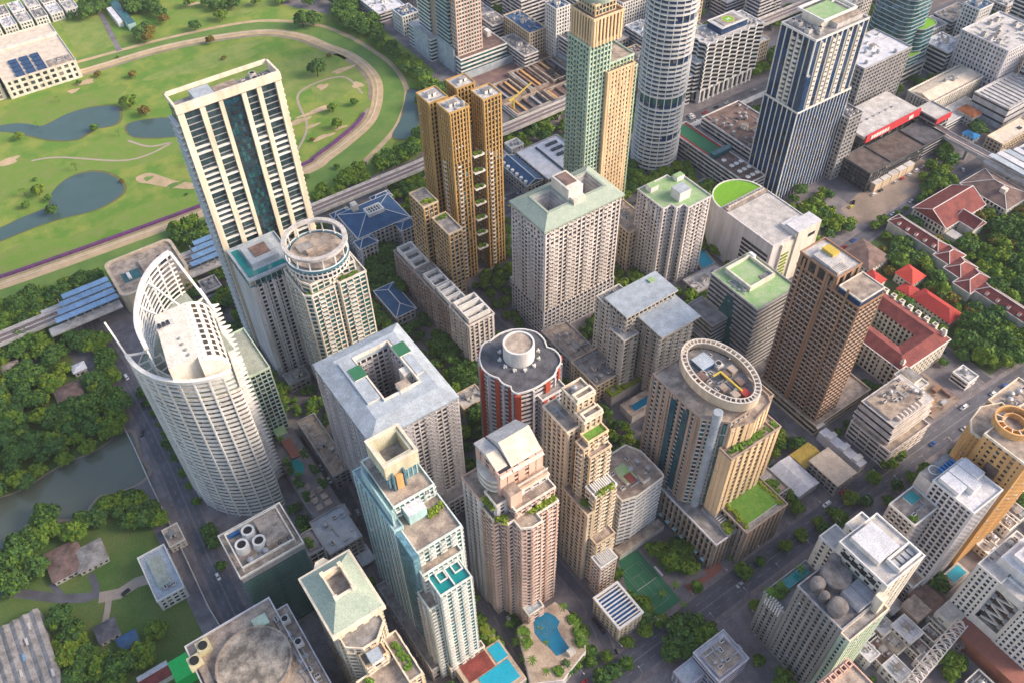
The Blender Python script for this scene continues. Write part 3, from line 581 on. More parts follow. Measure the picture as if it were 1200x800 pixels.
def t_oval():
    B = bld('hotel', 'stone and bronze hotel tower crowned by an open white oval ring full of plant', (197, 240, 118, 178))
    st = ST(tanw, gteal, 3.2, .36, .2, 3.2, .9, .45, mix=(gteal, gdark, gbrown), bm=mauve, pier=tanw); s2 = ST(tanw, gbrown, 3.2, .32, .2, 4.6, 2.2, .5, bm=peach, pier=peach, mix=(gbrown, gdark))
    vol(B, [(198, 146), (207, 137), (219, 137), (219, 177), (198, 177)], 25, 92, st, rtan); vol(B, [(207.4, 136), (219, 133.5), (232, 136.5), (234, 140), (234, 160), (219.3, 160), (219.3, 136.6)], 25, 88, s2, rtan)
    vol(B, (219.5, 240, 141, 168), 25, 83, st, rtan)
    vol(B, (205, 232, 130, 137), 25, 74, s2, rtan); shrub_bed(B, (206, 231, 131, 134), 74.4, 30); vol(B, (233, 243, 134, 150), 25, 64, s2, rtan); shrub_bed(B, (234, 242, 135, 138), 64.4)
    for j in range(9): deckbox(B, (197.2, 197.8, 147+j*3.7, 148.3+j*3.7), 24, 92.5, tanw, 'rib')
    for y in (160.5, 152.5): deckbox(B, (197.0, 197.6, y, y+3.2), 28, 90, bluegl2, 'glass_strip')
    q = MB(); q.cyl(203, 141.5, 2.2, 0, 98, 16); q.build('corner_shaft', rsky, B)
    for z in range(8): deckbox(B, (204.6, 206.8, 137.6, 139.8), 28+z*8, 34.5+z*8, gteal, 'window')
    q = MB(); c = (218, 156.5); q.prism(circ(*c, 11.5, 48, 0, 19), 88, 96.4); q.build('drum', tanw, B); q = MB(); q.prism(circ(*c, 11.4, 48, 0, 18.9), 96.4, 96.9); q.build('plant_deck', rgrey, B)
    Rx, Ry = 14.0, 21.2; oiv = wall('oyster_paint', (.68, .62, .56))
    q = MB(); q.ring(circ(*c, Rx, 72, 0, Ry), circ(*c, Rx-1.0, 72, 0, Ry-1.0), 96, 101.2); q.build('ring_screen', beige, B)
    q = MB(); q.ring(circ(*c, Rx, 72, 0, Ry), circ(*c, Rx-.6, 72, 0, Ry-.6), 101, 101.5); q.ring(circ(*c, Rx-2.6, 72, 0, Ry-2.6), circ(*c, Rx-3.1, 72, 0, Ry-3.1), 101, 101.5); q.build('crown_rim', oiv, B)
    me = MB(); me.box(-1.5, 1.5, -.28, .28, 0, .4); me = me.mesh('crown_beam', oiv)
    for i in range(44):
        a = 2*PI*i/44; inst('crown_beam', me, B, (c[0]+(Rx-1.7)*math.cos(a), c[1]+(Ry-1.7)*math.sin(a), 101.02), math.atan2(math.sin(a)/Ry, math.cos(a)/Rx))
    deckbox(B, (213, 221, 162, 170), 96.9, 99.5, rblue, 'plant_room', rsky)
    for k, (x, y, mm) in enumerate([(214, 150, rtan), (220, 155, rbrick), (222, 148, rbrick), (215, 144, rtan), (219, 142, rred), (224, 155, rtan), (210, 160, rbrick)]): deckbox(B, (x-1.6, x+1.8, y-2, y+1.8), 96.9, 99+k*.2, mm, 'plant_room')
    deckbox(B, (218, 218.8, 143, 157), 99.5, 100.2, yellow, 'gantry'); deckbox(B, (214, 218, 156.3, 157), 99.5, 100.2, yellow, 'gantry'); clutter(B, (209, 226, 142, 172), 96.8, 22, kinds=('cooling_tower', 'air_conditioner', 'duct'))
    # podium
    vol(B, (196, 224, 119, 172), 0, 24, ST(mauve, gdark, 6, .16, .3, 3.1, 1.1, .9, pier=tanw, bm=tanw, mix=(gdark, gteal)), rgrey)
    vol(B, (209.5, 236, 113.5, 137), 0, 29, ST(tanw, gdark, 7, .16, .3, 3.4, 1.6, .8), rgrey); deckbox(B, (213, 233, 116, 134.5), 29.2, 30.2, trim, 'garden_wall', lawn)
    shrub_bed(B, (210.5, 213, 115, 136), 29.5, 30, leafm(2)); shrub_bed(B, (213, 235, 134.5, 136.6), 29.5, 30, leafm(2)); shrub_bed(B, (233, 235.5, 115, 134), 29.5, 20, leafm(2))
    deckbox(B, (203, 209, 118, 137), 24, 26, greyw, 'terrace', rgrey); shrub_bed(B, (203.3, 208.6, 118.5, 124), 26.2, 12, leafm(2))
    for k in range(8): deckbox(B, (204, 208, 125+k*1.3, 125.5+k*1.3), 26.1, 27.2, rlight, 'louvre')
    vol(B, (236.5, 250, 122, 140), 0, 20, ST(greyw, gdark, 4, .3, .3, 3, .8, .3), rgrey); shrub_bed(B, (237, 249, 123, 131), 20.3, 26, leafm(0)); 
    for k in range(9): deckbox(B, (238, 248, 132+k*.8, 132.4+k*.8), 20.2, 21.8, rlight, 'louvre')
    q = MB(); q.box(-1.1, 1.1, -2.2, .2, 0, .3, 1); q.box(-1.1, 1.1, -2.2, -2, -.6, .4, 0); me = q.mesh('awning', [gsky, tealw])
    for k in range(9): inst('awning', me, B, (195.8, 123+k*5.2, 4.4), -PI/2)
t_oval()
def t_whitehotel():
    B = bld('hotel', 'broad white block with blue-grey roof slopes round an open courtyard', (77, 125, 224, 288))
    x0, x1, y0, y1 = R(86, (367, 424), (435, 515), (536, 461), (463, 378)); H = 84
    st = ST(pinkw, gbrown, 3.0, .42, .3, 3.0, .7, .45, bm=mauve, mix=(gbrown, gmid, curt, gdark), balc=dict(f='SW', mod=4, k=(1, 2), d=1.1, m=mauve))
    cw = (x0+16, x1-11, y0+15, y1-11)
    for k, r in enumerate([(x0, x1, y0, cw[2]), (x0, cw[0], cw[2]+.1, y1), (cw[1], x1, cw[2]+.1, y1), (cw[0]+.1, cw[1]-.1, cw[3], y1)]):
        s = dict(st); s['bpr'] = .3-.01*k; s['ppr'] = .45-.01*k
        vol(B, r, 0, H, s)
    w = 7.5; z1_ = H+3.6; po = rp((x0-.6, x1+.6, y0-.6, y1+.6)); pi = rp((x0+w, x1-w+2, y0+w, y1-w+1)); a = MB()
    for i in range(4):
        j = (i+1) % 4; a.quad((*po[i], H+.2), (*po[j], H+.2), (*pi[j], z1_), (*pi[i], z1_)); a.quad((*po[j], H+.2), (*po[i], H+.2), (*po[i], H-1), (*po[j], H-1))
    a.build('sloping_roof', rsky, B)
    a = MB(); a.ring(pi, rp(cw), H-.5, z1_-.05); a.build('roof_ring', rsky, B)
    q = MB(); q.ring(rp((cw[0]-.5, cw[1]+.5, cw[2]-.5, cw[3]+.5)), rp((cw[0]+.3, cw[1]-.3, cw[2]+.3, cw[3]-.3)), z1_-1, z1_+1); q.build('courtyard_parapet', ivory, B)
    for r in ((x0+w+1, cw[0]-1, cw[2]+2, cw[3]+1), (cw[1]+1, x1-w+1, cw[2]+4, cw[3]+1)):
        deckbox(B, r, z1_-.6, z1_+1.0, ivory, 'roof_terrace', rsky); deckbox(B, (r[1]-5, r[1]+1.5, (r[2]+r[3])/2, (r[2]+r[3])/2+8), z1_+.2, z1_+1.5, ivory, 'roof_terrace', court)
    deckbox(B, (cw[0]+8, cw[0]+14, cw[2]-1, cw[2]+4), z1_-.5, z1_+2.5, ivory, 'stair_house', rtan)
    deckbox(B, (cw[1]-4, cw[1]+.2, cw[2]+8, cw[2]+13), 0, z1_-.4, ivory, 'lift_shaft')
    q = MB(); q.box(cw[0], cw[1], cw[2], cw[3], 0, .3); q.build('courtyard_floor', rgrey, B)
    vol(B, (x0+28, x1+4, y0-7, y0-.6), 0, 14, ST(mauve, gdark, 3.5, .4, .3, 3, .6, .3), rgrey)
t_whitehotel()
def t_teal():
    B = bld('apartment_tower', 'slim stepped tower of pale teal and white with square hollow crown and teal glass side', (58, 80, 147, 201))
    z = 120; st = ST(mint, gteal, 3.1, .34, .25, 2.4, .5, .4, bm=mint, pier=mint2, mix=(gteal, gsky, curt), balc=dict(f='SEW', mod=2, k=(0,), d=1.3, m=trim)); st2 = ST(tealw, gaqua, 3.1, .3, .1, 2.2, .4, .25, bm=gaqua, pier=tealw, mix=(gaqua, gsky, gaqua))
    vol(B, (66.5, 79, 186.5, 200), 100, 112.5, st2); q = MB(); q.ring(rp((65, 80, 185.5, 201)), rp((67.3, 77.7, 188, 198.5)), 112, 120); q.build('hollow_crown', crownp, B); q = MB(); q.box(67, 78, 187.5, 199, 112.6, 113.2); q.build('roof_deck', rgrey, B)
    q = MB(); q.ring(rp((64.8, 80.2, 185.3, 201.2)), rp((66, 79, 186.5, 200)), 119.9, 120.7); q.build('crown_rim', cream, B)
    vol(B, (63, 81, 178, 204), 0, 104, st, rtan); vol(B, (59, 62.8, 172, 206), 0, 98, st2, rsky)
    for x in (60, 61.6): deckbox(B, (x, x+.8, 174+x-60, 200), 98, 104+(61-x)*2, tealw, 'blue_screen')
    vol(B, (62, 82, 160, 177.8), 0, 96, st, rtan); shrub_bed(B, (74, 81.5, 170, 174), 96.4, 12, leafm(2)); deckbox(B, (66, 74, 172, 177.7), 96, 102, tealw, 'penthouse', rwhite)
    deckbox(B, (68.5, 71.5, 184, 185.4), 102, 113, orangew, 'door_surround'); 
    for x in (67.2, 72): deckbox(B, (x, x+.8, 184, 185.5), 101, 115, gsky, 'blue_frame')
    vol(B, (63, 77, 146.5, 157), 0, 81, dict(st), poolt); vol(B, (61, 79, 156, 160.2), 0, 85, dict(st, g=gteal), rtan)
    q = MB(); q.box(63.5, 76.5, 156.6, 157.4, 84, 85); 
    for x in (65.5, 72.5): q.ring(rp((x, x+4, 151, 155.5)), rp((x+.5, x+3.5, 151.5, 155)), 81.4, 82)
    for x in (69.6,): q.box(x, x+.6, 147, 157, 81.4, 82.2)
    q.build('roof_frame', trim, B)
    vol(B, (54.5, 58.8, 150, 200), 0, 12, ST(greyw, gdark, 4, .3, .2, 3, .6, .3), rgrey); 
    deckbox(B, (59, 61.8, 158, 172), 0, 97, gaqua, 'glass_side')
    fins(B, (59, 206), (59, 172), 0, 97, 4.2, .5, .5, mint2)
    st3 = dict(st); vol(B, (58.5, 62.8, 149, 157.8), 0, 70, st3, rtan)
yellowl = wall('pale_yellow_paint', (.66, .60, .38)); mint = wall('mint_paint', (.74, .83, .80)); mint2 = wall('aqua_white_paint', (.70, .80, .80)); crownp = wall('pale_straw_paint', (.72, .68, .50)); gaqua = glass('aqua_glass', (.16, .34, .42), .2)
t_teal()
def t_salmon():
    B = bld('apartment_tower', 'salmon pink stepped tower with pitched cream roof plates and planted ledges', (96, 126, 148, 181))
    st = ST(salmon, gdark, 3.1, .42, .3, 2.5, .5, .4, bm=salmonl, pier=salmon, mix=(gdark, gmid, gbrown, gdark), balc=dict(f='SEW', mod=2, k=(0,), d=1.2, m=salmonl)); s2 = dict(st, bm=mauve, balc=None, ps=4.2, pw=1.6, pier=mauve)
    vol(B, [(97, 168), (97, 160), (101, 160), (101, 155), (104, 155), (104, 150), (108, 148), (113, 148), (113, 152), (124, 152), (124, 158), (126, 158), (126, 168)], 0, 86, st, rtan, pm=ivory)
    vol(B, (96, 125, 168.2, 181), 0, 92, s2, rtan); vol(B, (99, 125, 160, 168), 86.3, 95, s2, rtan, pm=ivory)
    vol(B, (105, 124.5, 155, 160), 86.3, 92, st, rtan, pm=ivory); shrub_bed(B, (110, 124, 153, 155.5), 87, 20, leafm(2)); shrub_bed(B, (98, 103, 156, 159.5), 87, 10, leafm(2)); shrub_bed(B, (96.6, 99, 160.6, 167), 93, 9, leafm(2))
    vol(B, (103, 124, 163, 180), 95, 110, ST(salmon, gbrown, 3, .6, .1, 5, 3.2, .3, bm=salmon), None)
    # curved balcony tiers
    for k in range(3):
        arc = [(103+(-3.8)*math.sin(a), 171-7*math.cos(a)) for a in [PI*i/12 for i in range(13)]]; q = MB(); q.prism(arc, 97+k*3.2, 98.3+k*3.2); q.build('curved_balcony', ivory, B)
    a = MB()
    for (xa, xb, zt) in ((103, 108.4, 113), (109, 124, 116.5)):
        y0, ym, y1 = 161.5, 172.5, 182; n = len(a.v)
        a.quad((xa, y0, 108.6), (xb, y0, 108.6), (xb, ym, zt), (xa, ym, zt)); a.quad((xa, ym, zt), (xb, ym, zt), (xb, y1, 110), (xa, y1, 110), 1)
        a.tri((xa, y1, 110), (xa, y0, 108.6), (xa, ym, zt), 1); a.tri((xb, y0, 108.6), (xb, y1, 110), (xb, ym, zt), 1); a.quad((xb, y0, 108.5), (xa, y0, 108.5), (xa, y1, 109.9), (xb, y1, 109.9), 1)
    a.build('roof_plates', [cream2, rlight], B)
    deckbox(B, (110, 124.5, 159.8, 163), 95, 98, salmon, 'penthouse', rtan); deckbox(B, (104, 109.5, 157, 163), 92, 101, salmon, 'lift_house', rtan); 
    for k in range(2): deckbox(B, (109, 125, 160.2, 160.6), 96+k*3, 97+k*3, ivory, 'railing')
    vol(B, (104, 112, 144.5, 148.6), 0, 16, st, rsky, pm=ivory)
cream2 = roofm('cream_roof', (.80, .68, .55), amt=.25)
t_salmon()
def t_sand():
    B = bld('apartment_tower', 'sand coloured tower stepping down in terraces towards the tennis court', (141, 158, 140, 184))
    st = ST(beige, gdark, 3.1, .40, .3, 2.6, .5, .4, bm=cream, pier=peach, mix=(gdark, gmid, gbrown, curt), balc=dict(f='SEW', mod=2, k=(1,), d=1.3, m=cream)); s2 = dict(st, balc=None, ps=3.4, pw=1.3, pier=beige, bm=beige)
    vol(B, (148.5, 158, 172.3, 182), 0, 112, s2, rtan, pm=cream); vol(B, (141.5, 148.3, 169, 186), 0, 101, s2, rtan, pm=cream)
    vol(B, (148, 157.5, 166, 172), 0, 106, s2, rgrey, pm=cream); vol(B, (146.5, 157, 161, 165.7), 0, 99, st, lawn, pm=peach)
    vol(B, [(143.5, 165), (143.5, 160), (146.3, 160), (146.3, 165)], 0, 97, st, rtan); vol(B, (145.5, 156.5, 157.7, 160.8), 0, 92, st, rtan)
    vol(B, (144.5, 156, 151, 157.5), 0, 71, st, rwhite, pm=trim)
    for k in range(9): deckbox(B, (145.6+k*1.05, 146.1+k*1.05, 152.6, 157), 72, 73, trim, 'pergola_beam')
    shrub_bed(B, (145, 155.5, 150.6, 152.2), 71.4, 12, leafm(2)); shrub_bed(B, (142, 144.3, 153, 158), 62, 8)
    vol(B, (140.5, 144.3, 151, 168.8), 0, 60, s2, rtan); vol(B, (143.5, 154, 146, 150.8), 0, 38, st, rtan)
    vol(B, (141.5, 151, 139.5, 145.8), 0, 28, ST(salmon, gdark, 3.1, .42, .3, 2.5, .5, .4, bm=ivory), rwhite, pm=trim)
    for k in range(9): deckbox(B, (142.6+k*.95, 143+k*.95, 140, 145.4), 29, 29.6, trim, 'pergola_beam')
    for x, y, z in ((148.5, 172.3, 112), (148, 166, 106)): 
        q = MB(); q.ring(rp((x, x+9.5, y-.5, y+3.5)), rp((x+.8, x+8.7, y+.3, y+2.7)), z+2.2, z+3); q.build('roof_frame', cream, B)
        for dx in (0.2, 8.6): deckbox(B, (x+dx, x+dx+.7, y-.4, y+.3), z, z+2.3, cream, 'post')
    clutter(B, (149, 157.5, 175, 181.5), 112, 4); clutter(B, (142, 148, 171, 185), 101, 3)
t_sand()
def t_white560():
    B = bld('apartment_block', 'pale eleven-storey block with wrap-round white balconies behind the tennis court', (160, 188, 150, 176))
    x0, x1, y0, y1 = 161, 190, 152, 177
    x0, x1, y0, y1 = R(46, (713, 572), (731, 588), (777, 552), (741, 513)); st = ST(mauve, gmid, 3.3, .30, .9, 3.3, .5, .3, bm=trim, mix=(gdark, gdark, gmid)); st['g'] = gdark
    vol(B, [(x0+2, y0+2), (x0+9, y0), (x1-2, y0+1), (x1-1.4, y0+3), (x1-1.4, y1-8), (x1-5, y1-1), (x0+2, y1-1)], 0, 44, st, rtan, pm=ivory)
    deckbox(B, (x0+9, x0+15, y0+7, y0+17), 44, 46.5, trim, 'stair_house', rgreen); deckbox(B, (x0+10, x0+14, y0+6, y0+11), 46.4, 46.8, rmaroon, 'roof_hatch'); deckbox(B, (x0+16, x0+20, y0+3, y0+8), 44, 47, trim, 'stair_house', rtan)
    clutter(B, (x0+3, x1-3, y0+3, y1-4), 44, 7)
    deckbox(B, (x0-1, x1, y0-5, y0), 0, 5, ivory, 'podium', rtan)
t_white560()
def t_red():
    B = thing('apartment_tower', 'red and white tower with scalloped dark roof and big round white drum', 'building', (156, 224, 0))
    H = 84; p0 = [(565, 402), (566, 425), (585, 437), (600, 447), (607, 455), (640, 440), (652, 425), (655, 412), (640, 402), (628, 385), (600, 382), (575, 395)]
    po = [P(x, y+6, H) for x, y in p0]
    ctr = center(po); po = sorted(po, key=lambda q: math.atan2(q[1]-ctr[1], q[0]-ctr[0])); sm = []
    for i in range(len(po)):
        a, b = Vector(po[i]), Vector(po[(i+1) % len(po)]); n = (b-a); L = n.length; nn = Vector((n.y, -n.x))/max(L, .1)
        for t in (0, .25, .5, .75): w = math.sin(PI*t)*1.1; q = a+n*t+nn*w; sm.append((q.x, q.y))
    st = ST(trim, gdark, 3.1, .36, .8, 0, bm=mauve, mix=(gdark, gbrown, gmid)); lo = [(x*1, y) for x, y in sm]
    vol(B, sm, 0, H, st, rdark, .9, pm=trim)
    for i in range(0, len(sm), 4):
        a = Vector(sm[i]); nb_ = Vector(sm[(i+1) % len(sm)]); e = (a-Vector(ctr)).normalized(); q = MB(); q.obox(a.x+e.x*.2, a.y+e.y*.2, 2.6, 3.2, 0, H-.5, math.atan2(e.y, e.x)); q.build('red_rib', red, B)
        a2 = Vector(sm[(i+2) % len(sm)]); e2 = (a2-Vector(ctr)).normalized(); q = MB(); q.obox(a2.x+e2.x*.1, a2.y+e2.y*.1, 2.4, 1.0, 0, H-.6, math.atan2(e2.y, e2.x)); q.build('white_rib', mauve, B)
    low = (ctr[0]-2, ctr[0]+11, min(p[1] for p in sm)-3.5, ctr[1]-4)
    vol(B, low, 0, H-7, dict(st, ps=3, pw=.5, pier=mauve), rgrey)
    for x in (low[0], low[0]+4.6, low[1]-1.5): deckbox(B, (x, x+2.2, low[2]-1.1, low[2]), 0, H-7, red, 'red_rib')
    c = P(608, 411, H+4); q = MB(); q.cyl(*c, 7.6, H, H+9, 40); q.build('drum', trim, B); q = MB(); q.ring(circ(*c, 7.6, 40), circ(*c, 6.7, 40), H+8.9, H+9.8); q.build('drum_rim', trim, B); q = MB(); q.cyl(*c, 6.7, H+8.8, H+9.2, 40); q.build('drum_roof', rtan, B)
    for i in range(12):
        a = 2*PI*i/12+.2; x, y = c[0]+9.7*math.cos(a), c[1]+9.7*math.sin(a); q = MB(); q.obox(x, y, 1.8, .6, H+.15, H+1.3, a); q.obox(x+.3, y, .6, 1.8, H+.15, H+1.6, a); q.build('roof_vent', trim, B)
t_red()
def t_greenhip():
    B = bld('apartment_tower', 'cream tower with large pale green hipped roof pierced by a square well', (20, 42, 130, 181))
    x0, x1, y0, y1 = R(88, (349, 677), (390, 745), (450, 705), (407, 641)); H = 87
    st = ST(cream, gbrown, 3.2, .45, .25, 2.8, .7, .4, bm=pinkw, mix=(gbrown, gdark, curt), balc=dict(f='SE', mod=2, k=(0,), d=1.2, m=cream))
    vol(B, (x0+2, x1-2, y0+2, y1-2), 0, 84, st)
    deckbox(B, (x0, x1, y0, y1), 84, 86.5, cream, 'eaves', cream)
    w = (x0+8, x1-7, y0+11, y1-7); po = rp((x0+.9, x1-.9, y0+.9, y1-.9)); pi = rp(w); a = MB()
    for i in range(4):
        j = (i+1) % 4; a.quad((*po[i], 86.6), (*po[j], 86.6), (*pi[j], 91.5), (*pi[i], 91.5))
    a.build('roof', rpale, B)
    q = MB(); q.ring(rp((w[0]-.5, w[1]+.5, w[2]-.5, w[3]+.5)), rp((w[0]+.3, w[1]-.3, w[2]+.3, w[3]-.3)), 86.6, 92.1); q.build('well_parapet', cream, B); deckbox(B, (w[0]+.3, w[1]-.3, w[2]+.3, w[3]-.3), 86.5, 87, rgrey, 'well_floor')
    for sx, sy in ((w[0], w[2]), (w[1], w[2]), (w[1], w[3]), (w[0], w[3])): deckbox(B, (sx-.8, sx+.8, sy-.8, sy+.8), 91, 92.9, cream, 'corner_post')
    for k in range(5): q = MB(); q.bar((w[0]+1, w[2]+10+k*.8, 90), (w[1]-1, w[3]-1, 90.5), .25); q.build('truss_bar', cream, B)
    y = y0
    vol(B, [(x0+3, y-3), (x0+8, y-7), (x0+14, y-7), (x1-3, y-2), (x1-3, y+1.9), (x0+3, y+1.9)], 0, 80, st, rgrey, pm=cream)
    vol(B, (x0+6, x0+15, y-12, y-7.2), 0, 76, st, rgrey, pm=peach); deckbox(B, (x0+8, x0+13, y-14, y-9), 77, 79.5, pinkw, 'penthouse', rsky)
    vol(B, (x0+1, x0+17, y-26, y-12.2), 0, 68, dict(st, pier=peach), rtan, pm=cream); vol(B, (x0+17.3, x1, y-24, y-4), 0, 70, dict(st, pier=peach), rtan, pm=cream)
    shrub_bed(B, (x0+2, x0+6, y-22, y-13), 68.3, 12); shrub_bed(B, (x1-4, x1-1, y-20, y-6), 70.3, 14)
    q = MB(); q.prism([(x0+6, y1), (x1-8, y1), (x1-10, y1+4), (x0+9, y1+4)], 0, 84); q.build('rear_wing', cream, B)
t_greenhip()
def t_darkteal():
    B = bld('office_building', 'dark green glass block with three round cooling towers on its roof', (4, 35, 204, 240))
    x0, x1, y0, y1 = R(60, (257, 632), (281, 676), (356, 634), (326, 587)); st = ST(tealw, ggreen, 3.4, .16, .35, 0, bm=ggreen2, mix=(ggreen, gdark, gteal))
    vol(B, (x0+1, x1-1, y0+1, y1), 0, 54, dict(st, ps=0)); deckbox(B, (x0+.4, x1-.4, y0+.4, y1), 54, 58, greyw, 'wall', rtan)
    for o, z in ((0, 58), (2.6, 60.5)):
        q = MB(); q.ring(rp((x0+o, x1-o, y0+o, y1-o)), rp((x0+o+.6, x1-o-.6, y0+o+.6, y1-o-.6)), z, z+1.2); q.build('roof_frame', ivory, B)
    for x, y in ((x0+2.6, y0+2.6), (x1-3.2, y0+2.6), (x1-3.2, y1-3.2), (x0+2.6, y1-3.2)): deckbox(B, (x, x+.6, y, y+.6), 58, 60.6, ivory, 'post')
    for x, y in ((338, 638), (352, 620), (362, 641)): pass
    for x, y in ((x0+7, y0+13), (x0+12, y0+18), (x0+14, y0+10.5)):
        q = MB(); q.cyl(x, y, 3.3, 58, 61.5, 28, 2.9, m=0); q.ring(circ(x, y, 2.9, 28), circ(x, y, 2.0, 28), 61.4, 62.6, 0); q.build('cooling_tower', trim, B); q = MB(); q.cyl(x, y, 2.0, 61.4, 62.1, 24); q.build('fan_opening', blk, B)
    deckbox(B, (x1-14, x1-4, y0+6, y1-4), 58, 62, rtan, 'plant_room', rtan); deckbox(B, (x0+4, x0+9, y0+21, y0+23), 58.1, 60, blueseat, 'water_tank'); clutter(B, (x0+3, x1-3, y0+3, y0+8), 58, 8)
    q = MB(); q.box(-.2, x1-x0-.8, -1.2, .3, 0, .45); me = q.mesh('sunshade', ggreen2)
    for k in range(30): inst('sunshade', me, B, (x0+.4, y0+1, 3+k*1.7))
    vol(B, (x1+.5, x1+8, y0+4, y0+16), 0, 40, ST(greyw, gdark, 3.4, .3, .3, 3, .5, .3), rgrey); shrub_bed(B, (x1+2, x1+6, y0+6, y0+14), 40.3, 8)
ggreen2 = wall('dark_green_metal', (.09, .19, .17), .3)
t_darkteal()
stained = roofm('stained_concrete', (.46, .40, .33), (.13, .115, .10), .95)
def t_bottomleft():
    B = thing('hotel', 'big block cut by the picture edge with stained round roof deck and rooftop machinery', 'building', (-8, 170, 0))
    P_ = [P(x, y, 60) for x, y in ((222, 762), (306, 706), (330, 716))]; x0, x1 = -28, 13; y0, y1 = 130, 197
    st = ST(beige, gdark, 3.3, .4, .3, 3, .9, .4, bm=cream); vol(B, (x0, x1-5, y0, y1), 0, 59, st, rtan, pm=mauve); vol(B, (x1-4.8, x1, y0, y1-6), 0, 57, dict(st, pier=yellowl), rtan, pm=mauve)
    q = MB(); q.cyl(-8, 174, 14.2, 59, 62.5, 44); q.build('round_roof', stained, B); q = MB(); q.ring(circ(-8, 174, 14.9, 44), circ(-8, 174, 14.1, 44), 59, 63); q.build('round_rim', rtan, B)
    for k in range(10): a = 2*PI*k/10; q = MB(); q.bar((-8+15.4*math.cos(a), 174+15.4*math.sin(a), 59.2), (-8+15.4*math.cos(a), 174+15.4*math.sin(a), 62), .7); q.build('buttress', rtan, B)
    for x, y in ((-27, 188), (-22, 192)):
        deckbox(B, (x-2.6, x+2.6, y-2.6, y+2.6), 59, 62.5, yellowl, 'cooling_tower'); q = MB(); q.cyl(x, y, 1.8, 62.5, 63.2, 20); q.build('fan_opening', blk, B)
    deckbox(B, (x0+1, x0+4, 150, 185), 59.1, 61, beige, 'walkway', rtan); clutter(B, (4, x1-1, y0+20, y1-8), 59, 26, kinds=('duct', 'air_conditioner', 'cooling_tower')); clutter(B, (x0+2, -20, y0+10, 180), 59, 12)
    deckbox(B, (-2, 4, 186, 191), 59, 62, lgreen, 'plant_room'); clutter(B, (-20, 6, 132, 155), 59, 20)
t_bottomleft()
rustd = roofm('brown_roof_deck', (.15, .115, .105)); dkw = wall('dark_cladding', (.10, .10, .11))
terr3 = roofm("deck_tiles", (.56, .45, .35), (.40, .30, .22)); rred3 = roofm("red_deck", (.30, .07, .06)); poold2 = mat("blue_pool_water", (.01, .20, .36), .08, spec=.6); lilac = wall("lilac_paint", (.52, .50, .62))
rred2 = roofm("scarlet_tiled_roof", (.62, .07, .05), (.5, .07, .05), .4)
yellowr = roofm("yellow_roof", (.58, .42, .09), (.45, .30, .06), .6); cream3 = roofm("tan_roof", (.62, .52, .42), amt=.2)
